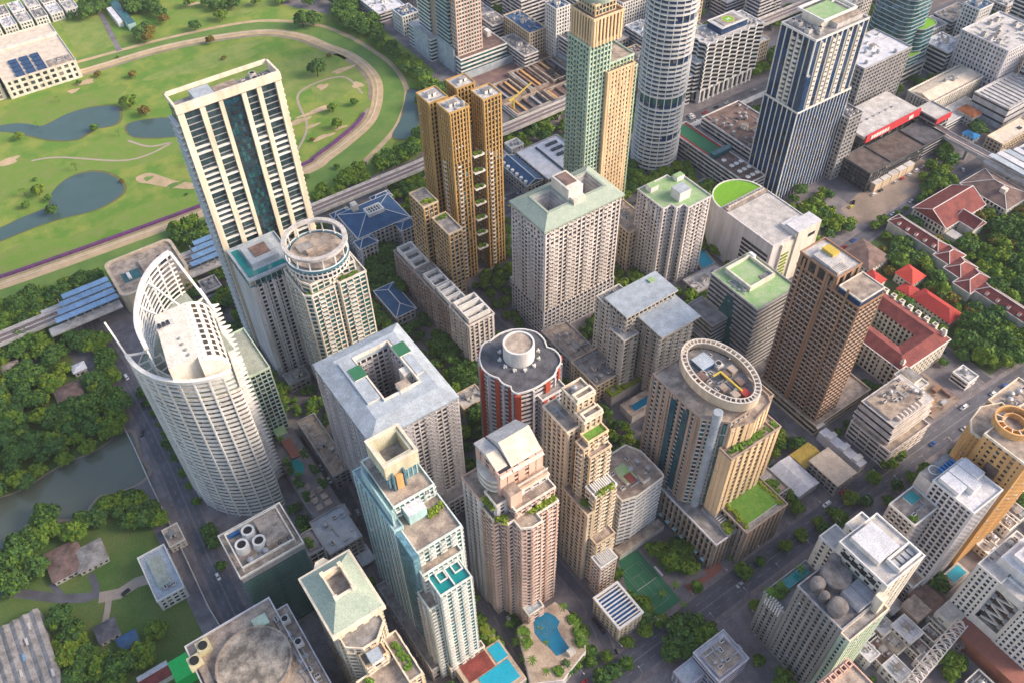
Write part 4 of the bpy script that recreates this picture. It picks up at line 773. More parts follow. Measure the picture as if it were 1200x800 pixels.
def t_ivory():
    B = thing('apartment_tower', 'ivory tower with curved gridded front and open slatted sail screen behind its penthouse', 'building', (24, 305, 0))
    cx, cy, rx, ry = 38, 312, 34.5, 36.0
    def sh(p): return [(x+(y-277)*.16, y) for x, y in p]
    def ar(a, k=0.): return (cx+(rx+k)*math.cos(a), cy+(ry+k)*math.sin(a))
    A = [PI+PI/2*i/26 for i in range(27)]
    poly = [(39, 276.5), (46, 320), (47, 340), (16, 330)]+[ar(a) for a in A]
    st = ST(ivory, warmg, 3.15, .66, .3, 3.6, .5, .45, mix=(warmg, curt, gbrown, warmg), bm=trim, pier=trim)
    vol(B, poly, 0, 97, dict(st, ps=0, panes=True), rgreen2)
    # piers along the curve
    q = MB(); q.box(-.35, .35, -.5, .5, 0, 109); me = q.mesh('pier', trim); q = MB(); q.box(-.16, .16, -.4, .4, 0, 100); m2 = q.mesh('mullion', trim)
    for i in range(0, 27, 3):
        x, y = ar(A[i], .3); an = math.atan2(ry*math.cos(A[i]), -rx*math.sin(A[i])); inst('pier' if i % 3 == 0 else 'mullion', me if i % 3 == 0 else m2, B, (x, y, 0), an)
    q = MB(); q.cyl(0, 0, 1, 0, 1, 4)
    for k in range(3): # open railing screen above the roof
        q = MB(); q.ring([ar(a, .5) for a in A]+[ar(a, -.1) for a in A[::-1]], [ar(a, .3) for a in A]+[ar(a, .1) for a in A[::-1]], 100+k*3.1, 101.2+k*3.1); q.build('screen_rail', trim, B)
    q = MB(); n = len(A); q.prism([ar(a, 1.0) for a in A]+[ar(a, -.9) for a in A[::-1]], 109, 110.6); q.build('crown_rim', trim, B)
    q = MB()
    for k in (7.0, 12.5): q.prism([ar(a, -k) for a in A]+[ar(a, -k-.6) for a in A[::-1]], 98, 103)
    for i in range(0, 27, 3): q.bar((*ar(A[i], -1), 101.5), (*ar(A[i], -13), 101.5), .6)
    q.build('roof_frame', trim, B)
    # rear sail
    BP = smooth([(11.5, 300), (12.2, 312), (17, 325), (26, 339), (37, 347), (48, 349)], 6)[:27]; Bk = list(range(27)); zt = [120+5*math.sin(PI/2*i/26) for i in range(27)]; r1 = MB()
    def bk(i, k=0): x, y = BP[min(i, len(BP)-1)]; return (x+(39-x)*k*.03, y+(308-y)*k*.03)
    for i in range(26): r1.bar((*bk(i), zt[i]), (*bk(i+1), zt[i+1]), 1.9)
    r1.build('sail_rim', trim, B)
    for k in range(9):
        q = MB(); z = 121-k*2.7
        for i in range(26):
            if min(zt[i], zt[i+1])-1 > z: q.bar((*bk(i, .2), z), (*bk(i+1, .2), z), .55)
        if q.v: q.build('sail_slat', trim, B)
    for i in range(1, 27, 3):
        x, y = bk(i); q = MB(); q.bar((x, y, zt[i]), (x, y, 94), .8); q.build('sail_post', trim, B)
    q = MB(); q.bar((*bk(26), 125), (47, 322, 104), 1.1); q.bar((47, 322, 104), (47, 340, 104), .8); q.bar((*bk(13), 118), (30, 322, 104), .8); q.bar((*bk(18), 121), (38, 322, 104), .8); q.build('sail_brace', trim, B)
    q = MB(); q.bar((3.5, 312, 108), (1.5, 324, 122), .8); q.bar((3.5, 312, 109.6), (13, 309, 109), .8); q.build('mast', trim, B)
    q = MB(); q.prism(BP[::-1]+[(14, 300), (46, 300)], 97, 98.2); q.build('rear_terrace', rgreen2, B)
    # penthouse
    q = MB(); q.prism(sh(rp((14, 27, 285, 320))), 97, 117.5, 0, 1); q.build('penthouse', [ivory, ivory2], B)
    q = MB(); k = 9; pr = [(27+11.5*math.sin(PI/2*i/k), 106+11.5*math.cos(PI/2*i/k)) for i in range(k+1)]
    for i in range(k):
        (xa, za), (xb, zb) = pr[i], pr[i+1]; q.quad((xa+.6, 281, za), (xb+.6, 281, zb), (xb+6.9, 320, zb), (xa+6.9, 320, za))
    q.f.append(tuple(range(len(q.v), len(q.v)+k+2))); q.v += [(27.6, 281, 97)]+[(x+.6, 281, z) for x, z in pr[::-1]]; q.m.append(0)
    q.f.append(tuple(range(len(q.v), len(q.v)+k+2))); q.v += [(33.9, 320, 97)]+[(x+6.9, 320, z) for x, z in pr]; q.m.append(0)
    q.build('barrel_roof', ivory2, B)
    for j in range(10):
        for (a, b) in ((2, 3), (4, 5), (6, 7)):
            q = MB(); (xa, za), (xb, zb) = pr[a], pr[b+0]; y = 284+j*3.5
            o_ = (y-277)*.16+.12; q.quad((xa+o_, y, za+.15), (xb+o_, y, zb+.15), (xb+o_+.38, y+2.4, zb+.15), (xa+o_+.38, y+2.4, za+.15)); q.build('skylight', gbrown, B)
    for j in range(11):
        q = MB()
        for i in range(1, k): (xa, za), (xb, zb) = pr[i], pr[i+1]; o_ = (6.2+j*3.5)*.16; q.bar((xa+o_, 283.2+j*3.5, za+.25), (xb+o_, 283.2+j*3.5, zb+.25), .5)
        q.build('roof_rib', trim, B)
    for y in (295, 291, 287.5, 299): deckbox(B, (25, 26, y, y+1.2), 117.5, 118.3, greyw, 'roof_vent')
    deckbox(B, (19, 27, 308, 312), 117.5, 119, rlight, 'plant_room'); 
    for k in range(3): deckbox(B, (20+k*2, 21.3+k*2, 309, 311), 119, 120.3, gdark, 'roof_vent')
    q = MB(); q.prism([(0, 0), (5.5, 1.4), (0, 3.6)], 0, 1.1); me = q.mesh('pointed_balcony', trim)
    for i in range(31):
        inst('pointed_balcony', me, B, (46.3, 332, i*3.15+1)); inst('pointed_balcony', me, B, (45.3, 315, i*3.15+1))
        inst('pointed_balcony', me, B, (41.6, 292, i*3.15+1))
    vol(B, (50, 61, 312, 345), 0, 62, ST(lgreen, gbrown, 3.15, .3, .3, 3, .5, .3, bm=tealw), rgreen2)
ivory2 = roofm('ivory_roof', (.80, .74, .66), amt=.15)
t_ivory()
def t_hotel1000():
    B = bld('office_building', 'stepped cream and pink block with stained roof on the main road', (314, 351, 108, 136))
    st = ST(pinkw, gbrown, 3.4, .6, .35, 0, bm=pinkw, mix=(gbrown, gdark)); vol(B, (314, 346, 108, 134), 0, 14, dict(st, ps=6, pw=.5), rtan)
    x0, x1, y0, y1 = 319, 351, 114, 136
    for k in range(3): vol(B, (x0-1.5+k*.8, x1, y0-1.5+k*.8, y1-k*.3), 14+k*4.2, 14+(k+1)*4.2-.05, dict(st, fl=4.2), rlight, .3)
    q = MB(); q.box(x0+1.5, x1-4, y0+4, y1-2, 26.7, 28, 0, 1); q.build('roof_terrace', [pinkw, rtan], B)
    for k in range(7): deckbox(B, (x0+5+k*3, x0+6+k*3, y0+.8, y0+3.6), 26.6, 28.8, pinkw, 'roof_beam')
    clutter(B, (x0+4, x1-8, y0+8, y1-3), 28, 9); clutter(B, (341, 350, 116, 135), 27, 4)
    vol(B, (352, 362, 124, 139), 0, 22, ST(ivory, gbrown, 3.4, .5, .3, 3, .8, .3), rlight); deckbox(B, (355, 361, 128, 137), 22, 25, ivory, 'stair_house', rgrey)
t_hotel1000()
def t_palace():
    B = bld('courtyard_building', 'cream arcaded block with maroon tiled roof round a green courtyard', (353, 412, 140, 192))
    x0, x1, y0, y1 = R(20, (1003, 386), (1047, 440), (1111, 392), (1045, 322)); y1 = 196; x0 = 362; x1 = 404
    st = ST(ivory, gbrown, 3.8, .35, .3, 3.2, 1.3, .4, mix=(gbrown, gdark)); w = 13
    wings = [(x0, x1, y0, y0+w), (x0, x0+w, y0+w, y1), (x1-w, x1, y0+w, y1), (x0+w, x1-w, y1-w, y1)]
    for k, r in enumerate(wings): vol(B, r, 0, 18, dict(st, bpr=.3-.01*k, ppr=.4-.01*k))
    po = rp((x0-1, x1+1, y0-1, y1+1)); pm_ = rp((x0+w/2, x1-w/2, y0+w/2, y1-w/2)); pi = rp((x0+w+.8, x1-w-.8, y0+w+.8, y1-w-.8)); a = MB()
    for i in range(4):
        j = (i+1) % 4; a.quad((*po[i], 18), (*po[j], 18), (*pm_[j], 21.5), (*pm_[i], 21.5)); a.quad((*pm_[i], 21.5), (*pm_[j], 21.5), (*pi[j], 18), (*pi[i], 18))
    a.build('roof', rmaroon, B)
    q = MB(); q.ring(po, rp((x0-.4, x1+.4, y0-.4, y1+.4)), 17.6, 18.2); q.build('eaves', trim, B)
    q = MB(); q.box(x0+w+.9, x1-w-.9, y0+w+.9, y1-w-.9, 0, .4); q.build('courtyard_lawn', lawn, B)
    for k in range(8):
        q = MB(); q.ring(rp((x1+.3, x1+3.3, y0+4+k*6, y0+7+k*6)), rp((x1+.8, x1+2.8, y0+4.5+k*6, y0+6.5+k*6)), 0, 20); q.build('gable_turret', ivory, B)
    for sx, sy in ((x0+3, y0+3), (x1-2, y0+3), (x1-2, y1-4)): 
        q = MB(); q.box(sx-1, sx+1, sy-1, sy+1, 18, 22); q.cyl(sx, sy, 1.4, 22, 24, 8, .1); q.build('roof_turret', ivory, B)
t_palace()
rdgrey = roofm('dark_grey_deck', (.22, .21, .22))
def t_vhotel():
    B = thing('hotel', 'grey hotel with slanting window rows, round rooftop tanks and white penthouse by the main road', 'building', (210, 60, 0))
    g = ST(greyw, gdark, 3.2, .46, .3, 3.0, 1.5, .35, mix=(gdark, bluegl, gdark), bm=tanw2, pier=tanw2)
    vol(B, (190, 211.5, 50, 73), 0, 62, g, rdgrey); vol(B, (190, 216, 73.4, 85), 0, 37, g, rgrey); vol(B, (190.5, 214, 45.5, 49.7), 0, 59, dict(g, pier=lgreen, bm=lgreen), rgrey, pm=cream)
    s = ST(pinkw, gbrown, 3.4, .5, .3, 4.5, 2.2, .35, bm=ivory, pier=ivory); H = 74
    vol(B, (212, 235, 50, 74), 0, H, s, rlight, pm=trim); deckbox(B, (216, 229, 58, 72.5), H, H+3, ivory, 'penthouse', rwhite)
    q = MB(); q.ring(rp((220, 234, 51, 57.5)), rp((220.8, 233.2, 51.8, 56.7)), H, H+3); q.build('roof_screen', trim, B)
    for k in range(4): deckbox(B, (221.5+k*3, 223.5+k*3, 52.5, 56), H+.1, H+1.4, steel, 'duct')
    deckbox(B, (208, 211.9, 47, 50.9), 0, 70, cream, 'stair_tower')
    for x, y, r_ in ((204.5, 66.5, 6.3), (196, 68.5, 3.0), (195, 57, 4.0), (210, 72, 2.6), (194, 63.2, 2)):
        q = MB(); q.cyl(x, y, r_, 62, 66, 28); q.dome(x, y, r_, 66, 1.6, 28, 4); q.build('round_tank', domem, B)
    q = MB()
    for k in range(2): q.box(201+k*5.2, 205.8+k*5.2, 50.8, 60.5, 62, 65.5)
    q.build('vaulted_roof', rwhite, B)
    for k in range(22): deckbox(B, (201+k*.46, 201.12+k*.46, 50.8, 60.5), 65.5, 65.75, greyw, 'roof_seam')
    deckbox(B, (199, 213, 79.5, 84), 37, 38.6, greyw, 'pool_edge', poolt); shrub_bed(B, (191, 199, 79, 84), 37.4, 20, leafm(0)); vol(B, (216.3, 226, 74.4, 84), 0, 60, s, rlight, pm=trim); vol(B, (226.3, 236, 74.4, 80), 0, 66, s, rlight, pm=trim)
    for k in range(7): deckbox(B, (189.6, 191, 75+k*1.3, 75.6+k*1.3), 30, 38.5, trim, 'louvre')
    for k in range(4): deckbox(B, (211.3, 211.8, 54+k*4.6, 57+k*4.6), 69, 72, gdark, 'window')
tanw2 = wall('grey_tan_paint', (.33, .32, .30)); domem = roofm('grey_brown_dome', (.26, .235, .225))
t_vhotel()
def t_white1060():
    B = thing('apartment_block', 'white slab with white roof plates and blue rooftop frame behind the grey hotel', 'building', (264, 62, 0))
    st = ST(trim, gdark, 3.1, .42, .3, 2.8, .9, .4, mix=(gdark, gbrown, gmid), bm=mauve, pier=mauve)
    vol(B, (254, 269.8, 64, 77), 0, 60, dict(st, pier=greyw), rtan); deckbox(B, (261, 267, 71, 76), 60, 61.5, rlight, 'pool_deck', poolt); shrub_bed(B, (255, 258, 65, 68), 60.5, 6); clutter(B, (255, 268, 65, 71), 60, 5)
    vol(B, (270.3, 290, 51, 71), 0, 72, st, rwhite, pm=trim)
    for k, r in enumerate(((271, 277, 60, 70), (277.2, 283, 57, 70), (283.2, 289, 60, 70))): deckbox(B, r, 72, 75.5+k*.3, trim, 'roof_plate', rwhite)
    vol(B, (241, 253.7, 62, 78), 0, 46, dict(st, pier=greyw), rtan); vol(B, (262, 269.8, 52, 63.5), 0, 12, dict(st, pier=greyw), rtan)
    for k in range(5):
        q = MB(); q.box(277+k*2, 278+k*2, 71.5, 74, 71, 73); q.build('blue_roof_box', blueseat, B)
    deckbox(B, (270.5, 289.5, 71.2, 78), 0, 70, rlight, 'wall', rgrey); q = MB(); q.ring(circ(277, 75, 2.6, 24), circ(277, 75, 2.2, 24), 70.1, 70.3); q.build('deck_circle', trim, B)
t_white1060()
def t_orange():
    B = thing('apartment_tower', 'orange ochre building with rows of small windows and blue rooftop pools at the right edge', 'building', (310, 62, 0))
    st = ST(orangew, gdark, 3.2, .62, .2, 3.3, 1.7, .3, mix=(gdark, gbrown))
    vol(B, (295, 326, 50, 70), 0, 88, st, rtan, pm=cream); vol(B, [(299, 70.4), (322, 70.4), (324, 78), (314, 82), (304, 80), (299, 76)], 0, 80, st, rtan, pm=cream); vol(B, (326.4, 350, 60, 84), 0, 74, st, rtan, pm=cream)
    q = MB(); q.ring(circ(309, 66, 8.5, 36), circ(309, 66, 7.7, 36), 88, 92); q.ring(circ(309, 66, 5, 30), circ(309, 66, 4.5, 30), 88, 91); q.build('crown_ring', orangew, B)
    q = MB()
    for i in range(5): a = 2*PI*i/12+2; q.bar((309+4.6*math.cos(a), 66+4.6*math.sin(a), 91), (309+8.2*math.cos(a), 66+8.2*math.sin(a), 91.6), .4)
    q.build('crown_beams', cream, B, 'stuff')
    q = MB(); q.ring(circ(312, 55, 4, 28), circ(312, 55, 2.9, 28), 88, 89.6); q.build('pool_rim', cream, B); q = MB(); q.cyl(312, 55, 2.9, 88, 89, 24); q.build('pool', poolt, B)
    deckbox(B, (290.5, 298, 72, 82), 0, 46, orangew, 'pool_deck', pool); deckbox(B, (294.2, 294.8, 57, 63), 62, 76, rbrick, 'recessed_panel')
    clutter(B, (317, 325, 51, 69), 88, 4); clutter(B, (330, 349, 62, 82), 74, 14)
t_orange()
def t_whitegrid():
    B = thing('apartment_block', 'white block with dotted square windows round a courtyard in the lower right corner', 'building', (270, 22, 0))
    st = ST(trim, gdark, 3.4, .5, .3, 2.6, 1.2, .35, mix=(gdark, bluegl), pier=trim); 
    H = 45
    vol(B, (272, 300, 27, 38), 9, H, st, rlight); vol(B, (277, 300, 15.2, 26.8), 9, H, dict(st, bm=rbrick, pier=rbrick), rlight); vol(B, (272, 300, -2, 15), 9, H, dict(st, bpr=.19), rlight)
    deckbox(B, (272.1, 277, 15, 27), 9, 15, trim, 'recess_floor', rgrey); deckbox(B, (272.1, 277, 15, 27), H-5, H, trim, 'recess_lintel', rlight)
    for k in range(8):
        q = MB(); z = 15+k*3; q.bar((274, 17 if k % 2 else 25, z), (274, 25 if k % 2 else 17, z+3), .8); q.build('stair_flight', trim, B); deckbox(B, (272.6, 275.4, 15.2 if k % 2 else 25, 17 if k % 2 else 26.8), z-.2, z, trim, 'stair_landing')
    deckbox(B, (279, 298, 16, 34), H, H+6, trim, 'penthouse', rwhite); deckbox(B, (282, 296, 20, 31), H+6, H+9, trim, 'penthouse', rwhite); clutter(B, (284, 295, 21, 30), H+9, 4); clutter(B, (273, 299, -1, 14), H, 9); clutter(B, (273, 299, 34.5, 37.5), H, 3)
    deckbox(B, (262.5, 271.9, -12, 29), 0, 9, terr2, 'podium', terr); deckbox(B, (262.5, 271.9, 29.1, 38.5), 0, 10.5, trim, 'ramp_block', rlight); deckbox(B, (252, 262, 40, 50), 0, 9, tanw, 'pool_house', rtan)
    deckbox(B, (283, 296, 42, 49), 0, 5, rlight, 'pool_terrace', rlight); deckbox(B, (285, 294.5, 43, 48), 5, 5.3, trim, 'pool_rim', pool)
t_whitegrid()
def t_bluehip():
    B = bld('institution_building', 'blue hip-roofed hospital block with central atrium beside the railway', (162, 203, 408, 457))
    st = ST(mauve, gdark, 3.4, .4, .3, 3.2, 1.2, .35, mix=(gdark, gmid)); x0, x1, y0, y1 = 164, 202, 413, 456
    vol(B, (x0, x1, y0+8, y1-6), 0, 20, st); hip(B, (x0, x1, y0+8, y1-6), 20, 5, rblue)
    for k, (a, b) in enumerate(((x0-3, x0+9), (x1-10, x1+3))):
        vol(B, (a, b, y0, y0+7.7), 0, 18, st); hip(B, (a, b, y0, y0+8), 18, 3.5, rblue, gable=False); vol(B, (a, b, y1-5.7, y1), 0, 18, st); hip(B, (a, b, y1-6, y1), 18, 3, rblue)
    q = MB(); q.ring(rp((178, 190, 431, 439)), rp((179, 189, 432, 438)), 22, 26.3); q.build('atrium_frame', trim, B); q = MB(); q.box(179, 189, 432, 438, 21, 25); q.build('atrium_glazing', gdark, B)
    for k in range(5): deckbox(B, (180+k*2, 180.4+k*2, 432, 438), 25, 26, trim, 'glazing_bar')
    deckbox(B, (173, 177, 444, 449), 22, 27, ivory, 'stair_house')
    C = bld('pavilion', 'small dark blue roofed pavilion among trees in front of the blue hip-roofed hospital', (152, 167, 352, 382)); vol(C, (153, 166, 354, 382), 0, 8, ST(mauve, gdark, 4, .4, .2, 3, 1, .3)); hip(C, (153, 166, 354, 382), 8, 3, rblue)
t_bluehip()
# ---------------------------------------------------------------- generic mid-size and small buildings
STY = dict(a=lambda: ST(pinkw, gdark, 3.3, .42, .3, 3.2, .9, .35, join=True), b=lambda: ST(mauve, gdark, 3.3, .5, .35, 0, join=True), c=lambda: ST(beige, gbrown, 3.3, .42, .3, 3.0, 1.0, .35, join=True), d=lambda: ST(greyw, gmid, 3.4, .45, .3, 3.4, .8, .35, join=True), e=lambda: ST(trim, gdark, 3.3, .45, .3, 2.8, 1.1, .35, join=True), t=lambda: ST(tealw, gteal, 3.4, .35, .3, 3, .4, .3, join=True, bm=trim), k=lambda: ST(trim, gdark, 3.4, .42, .5, 0, join=True))
def blk_(label, r, h, s='a', roof=rgrey, cat='building', name='building', n=6, stair=True, extra=None):
    B = bld(name, label, r, cat); vol(B, r, 0, h, STY[s](), roof)
    A = (r[1]-r[0])*(r[3]-r[2]); clutter(B, r, h, min(n, int(A/25)), (4.5, 3.5, 2.8) if stair and A > 90 else None)
    return B
def house(label, r, h, roof=rbrick, w=ivory, rh=2.6, gable=False, cat='house'):
    B = bld('house', label, r, cat); deckbox(B, r, 0, h, w, 'wall'); hip(B, r, h, rh, roof, .7, gable=gable, ribs=False)
    k = 0; q = MB(); q.box(-.6, .6, -.05, .05, 0, 1.3); me = q.mesh('window', gdark)
    for z in ([1] if h < 5 else [1, 4.2]):
        x = r[0]+1.6
        while x < r[1]-1: inst('window', me, B, (x, r[2], z)); x += 2.8
        y = r[2]+1.6
        while y < r[3]-1: inst('window', me, B, (r[0], y, z), PI/2); y += 2.8
    q = MB(); q.box((r[0]+r[1])/2-.5, (r[0]+r[1])/2+.5, r[2]-.1, r[2]+.05, 0, 2.1); q.build('door', rbrick, B)
    return B
def flat(label, r, h, roof=rlight, w=ivory, cat='house', n=2):
    B = bld('house', label, r, cat); vol(B, r, 0, h, ST(w, gdark, 3.1, .5, .15, 3, 1.3, .25, join=True), roof, .7); 
    A = (r[1]-r[0])*(r[3]-r[2]); clutter(B, r, h, n, (3, 2.5, 2.4) if A > 60 else None); return B
def grp(o, g): o['group'] = g; return o
# top centre: twin slab hotel on a podium
B = thing('hospital_tower', 'white and pink slab towers on a banded parking podium beyond the race track', 'building', (330, 560, 0))
_k = ST(trim, gteal, 3.4, .5, .4, 0, mix=(gteal, gdark)); _p = ST(salmon, gteal, 3.4, .45, .35, 2.8, .9, .3, bm=pinkw, mix=(gteal, ggreen))
vol(B, (344, 391, 577, 612), 0, 15, dict(_k, bm=trim), rbrick, pm=trim); vol(B, (336, 352, 612.5, 650), 0, 20, _k, rlight); vol(B, (343, 356, 622, 642), 20.2, 105, _k, rlight); vol(B, (343, 356, 591.5, 611), 15.3, 105, dict(_k, bm=rsky), rlight)
vol(B, (345.5, 370, 583, 591), 15.3, 112, _p, rlight); deckbox(B, (344, 355, 611.6, 621.5), 15, 105, tanw, 'stair_tower'); deckbox(B, (384, 388, 596, 602), 15, 20, trim, 'lift_house'); deckbox(B, (342, 343.9, 585, 612), 0, 22, rsky, 'wall'); deckbox(B, (335, 335.9, 615, 640), 0, 24, rsky, 'wall')

blk_('white block with blue flat roof at the end of the race course woods', (339, 356, 666, 684), 18, 'e', rblue); blk_('pink shed-roofed hall behind the race course woods', (332, 360, 700, 735), 9, 'b', rwhite)
blk_('mauve office block with long blue roof behind the building site', (408, 425, 567, 606), 23, 'c', rblue); blk_('white tower block with dark blue roof panel left of the peach tower', R(45, (643, 4), (652, 12), (664, 7), (655, -2)), 45, 'e', rblue)
blk_('grey car park block with curved front wall behind the building site', (393, 407, 553, 590), 13, 'b', rgrey); blk_('small white office with rooftop plant near the pink slab tower', (396, 412, 606, 626), 17, 'b', rtan)
blk_('striped mauve parking block directly left of the peach tower', (429, 440, 510, 567), 21, 'b', rdark); blk_('pale banded block at the top of the picture behind the blue roofed office', (430, 460, 610, 640), 28, 'b', rgrey)
blk_('cream apartment block behind the ringed cylinder at the top edge', (540, 565, 520, 545), 30, 'c', rgreen); blk_('ochre windowed block with green roof beside the zigzag office', (508, 535, 478, 500), 24, 'c', rgreen)
blk_('low pink roofed block seen between peach tower and ringed cylinder', (450, 470, 470, 500), 22, 'c', rbrick); blk_('dark office block beyond the ringed cylinder', (590, 620, 540, 570), 18, 'd', rdark)
blk_('long brown roofed hall behind the zigzag office', (560, 600, 480, 505), 10, 'd', rdark); blk_('grey terrace of shop houses behind the blue striped tower', (600, 640, 420, 434), 12, 'd', rgrey)
blk_('green roofed banded block right of the blue striped tower', (585, 620, 380, 402), 22, 'k', rgreen); blk_('grey hall with pale flat roof behind the blue striped tower', R(50, (1000, 60), (1013, 82), (1040, 42), (1015, 40)), 50, 'd', rwhite)
B = thing('office_tower', 'dark green glass tower with curved terraces and a bright green roof garden', 'building', (650, 380, 0))
_g = ST(steel, gteal, 3.6, .22, .35, 0, mix=(gteal, ggreen, gsky), bm=rsky)
def rnd_rect(x0, x1, y0, y1, r, n=6):
    o = []
    for cx, cy, a in ((x0+r, y0+r, PI), (x1-r, y0+r, 1.5*PI), (x1-r, y1-r, 0), (x0+r, y1-r, PI/2)):
        o += [(cx+r*math.cos(a+PI/2*i/n), cy+r*math.sin(a+PI/2*i/n)) for i in range(n+1)]
    return o
vol(B, rnd_rect(622, 665, 350, 385, 9), 0, 14, ST(steel, ggreen, 4.6, .3, 1.2, 0, bm=ivory), rgrey); vol(B, rnd_rect(624, 655, 356, 392, 8), 14, 92, _g, rgrey); vol(B, rnd_rect(640, 664, 352, 375, 7), 14, 44, _g, bright, .5); vol(B, rnd_rect(630, 650, 350, 362, 5), 14, 24, _g, bright, .5)
blk_('white deck block with banded front below the green glass tower', (668, 692, 338, 362), 22, 'k', rwhite); blk_('small slatted office between green glass tower and honeycomb block', (696, 710, 338, 352), 20, 'k', rgrey)
B = bld('office_building', 'pale block with honeycomb of small square windows at the right', (672, 720, 294, 336)); vol(B, (672, 722, 294, 336), 0, 42, ST(mauve, gdark, 3.8, .5, .35, 3.0, 1.5, .4, bm=mauve), rlight); clutter(B, (674, 720, 296, 334), 42, 12, kinds=('cooling_tower', 'duct'))
blk_('white striped tower with green glass strip in the top right corner', (770, 815, 320, 350), 60, 'k', rlight); blk_('teal block in front of the white striped tower', (742, 762, 345, 365), 14, 't', rgreen)
B = bld('office_building', 'long low cream block with pitched roof and saw-tooth front', (604, 668, 304, 324)); vol(B, (604, 668, 304, 324), 0, 17, ST(ivory, gbrown, 3.6, .3, .6, 3.0, 1.5, 1.3), rtan); hip(B, (605, 667, 305, 323), 17.3, 2.5, cream2, 0, gable=True, ribs=False); clutter(B, (630, 650, 310, 318), 19, 3)
B = bld('shopping_centre', 'large pale roofed mall with red signboard along its edge', (517, 581, 298, 330)); vol(B, (518, 580, 301, 329), 0, 21, ST(dkw, gdark, 5, .1, .2, 6, .4, .3), None); deckbox(B, (517.5, 580.5, 298.6, 329.5), 21.2, 23.2, rlight, 'roof', rlight)
deckbox(B, (519, 581, 297.4, 298.6), 18, 24, redp, 'red_fascia'); 
for k in range(7): deckbox(B, (524+k*3, 526.2+k*3, 297, 297.3), 19.5, 22.5, trim, 'sign_letter')
deckbox(B, (567, 572, 297, 297.3), 19.5, 22.5, trim, 'sign_letter'); vol(B, (586, 604, 286, 304), 0, 18, ST(greyw, gdark, 5, .3, .3, 0), rlight); deckbox(B, (586, 604, 285, 285.9), 14, 19, redp, 'red_fascia')
for k in range(6): deckbox(B, (530+k*7, 532+k*7, 312, 313), 23.2, 24.4, greyw, 'roof_vent')
blk_('dark glass slab squeezed beside the blue striped tower', (486, 500, 296, 322), 52, 'd', rdark)
vb = bld('car_park', 'louvred dark car park in front of the red signboard mall', (520, 560, 276, 296)); vol(vb, (495, 518, 272, 297), 0, 16, ST(dkw, gdark, 3, .2, .3, 3, .3, .3), rustd); vol(vb, (518.3, 560, 274, 298), 0, 12, ST(dkw, gdark, 3, .3, .4, 0), rustd); vol(vb, (560.3, 584, 274, 297), 0, 12, ST(dkw, gdark, 3, .3, .5, 0, bm=greyw), rdark); [deckbox(vb, (500+k*9, 508+k*9, 268+k*0, 272.5), 0, 7, beige, 'ramp', rlight) for k in range(5)]
blk_('wide grey office block with striped walls behind the ringed cylinder', (438, 476, 330, 386), 24, 'b', rbrick, n=14); B = bld('sports_deck', 'low block with rooftop court, white parasols and violet bands', (414, 434, 313, 398)); vol(B, (415, 432, 314, 396), 0, 17, STY['b'](), rbrick)
deckbox(B, (416, 431, 356, 394), 17.1, 17.3, court, 'court'); deckbox(B, (416, 417.5, 356, 394), 17.3, 17.6, rred, 'court_edge'); deckbox(B, (430, 431.5, 356, 394), 17.3, 17.6, rred, 'court_edge'); deckbox(B, (416, 434, 349, 353), 17, 21, gteal, 'screen')
for k in range(10):
    x, y = 419+(k % 3)*4.6, 318+(k//3)*8
    o = MB(); o.cyl(0, 0, .12, 0, 2.6, 6); o.cyl(0, 0, 2.0, 2.5, 3.4, 8, .1); s = o.build('parasol', trim); s.location = (x, y, 17.2); tag(s, 'white parasol on the brown roof terrace beside the rooftop court', 'parasol', 'white parasols on the roof terrace')
# left middle
B = bld('metro_concourse', 'beige rounded concourse building with two roof openings beside the railway', (17, 64, 459, 501)); q = MB(); q.prism(rnd_rect(18, 62, 462, 500, 5), 0, 15.5, 0, 1); q.build('wall', [beige, rtan], B)
q = MB(); q.ring(rnd_rect(17.5, 62.5, 461.5, 500.5, 5), rnd_rect(19.5, 60.5, 463.5, 498.5, 4), 15.3, 16.6); q.build('parapet', beige, B); deckbox(B, (24, 35, 474, 484), 15.5, 15.9, greyw, 'roof_opening', gteal); deckbox(B, (49, 56, 478, 488), 15.5, 15.9, greyw, 'roof_opening', gdark); deckbox(B, (37, 48, 472, 488), 15.5, 17.5, rbrick, 'roof_terrace', rtan); deckbox(B, (27, 29, 476, 482), 15.9, 17.2, trim, 'duct')
def platform(label, x0, x1, yc, z):
    B = bld('platform_roof', label, (x0, x1, yc-12, yc+12), 'station roof')
    for k, y in enumerate((yc-9.5, yc-3.2, yc+3.4, yc+9.5)):
        q = MB(); q.box(x0+k*3, x1, y-2.3, y+2.3, z, z+.5); q.build('roof_panel', rskyb, B)
        for i in range(6): q = MB(); q.box(x0+6+i*(x1-x0-8)/6, x0+6.6+i*(x1-x0-8)/6, y-.3, y+.3, z-7, z); q.build('column', greyw, B)
    q = MB(); q.box(x0-6, x1, yc+6, yc+13, z-7.4, z-6.2); q.box(x0-6, x1, yc-13, yc-6, z-7.4, z-6.2); q.build('platform', rlight, B)
rskyb = roofm('blue_sheet_roof', (.22, .38, .60), amt=.3)
platform('blue strip roofs of the station left of the concourse', -22, 16, 474, 17); platform('blue strip roofs of the station between concourse and cream tower', 64, 100, 474, 17)
B = bld('office_building', 'pale blue low building with plant boxes by the park wall road', (-38, -23, 246, 266)); r = R(9, (165, 653), (185, 705), (213, 682), (193, 640)); vol(B, r, 0, 9, ST(trim, gdark, 3.2, .5, .2, 3, 1.2, .3), rsky); deckbox(B, (r[0]+3, r[1]-4, r[2]+6, r[3]-4), 9.1, 10.2, tealw, 'raised_deck', rgreen2); clutter(B, (r[0]+1, r[1]-1, r[2]+1, r[2]+7), 9, 5)
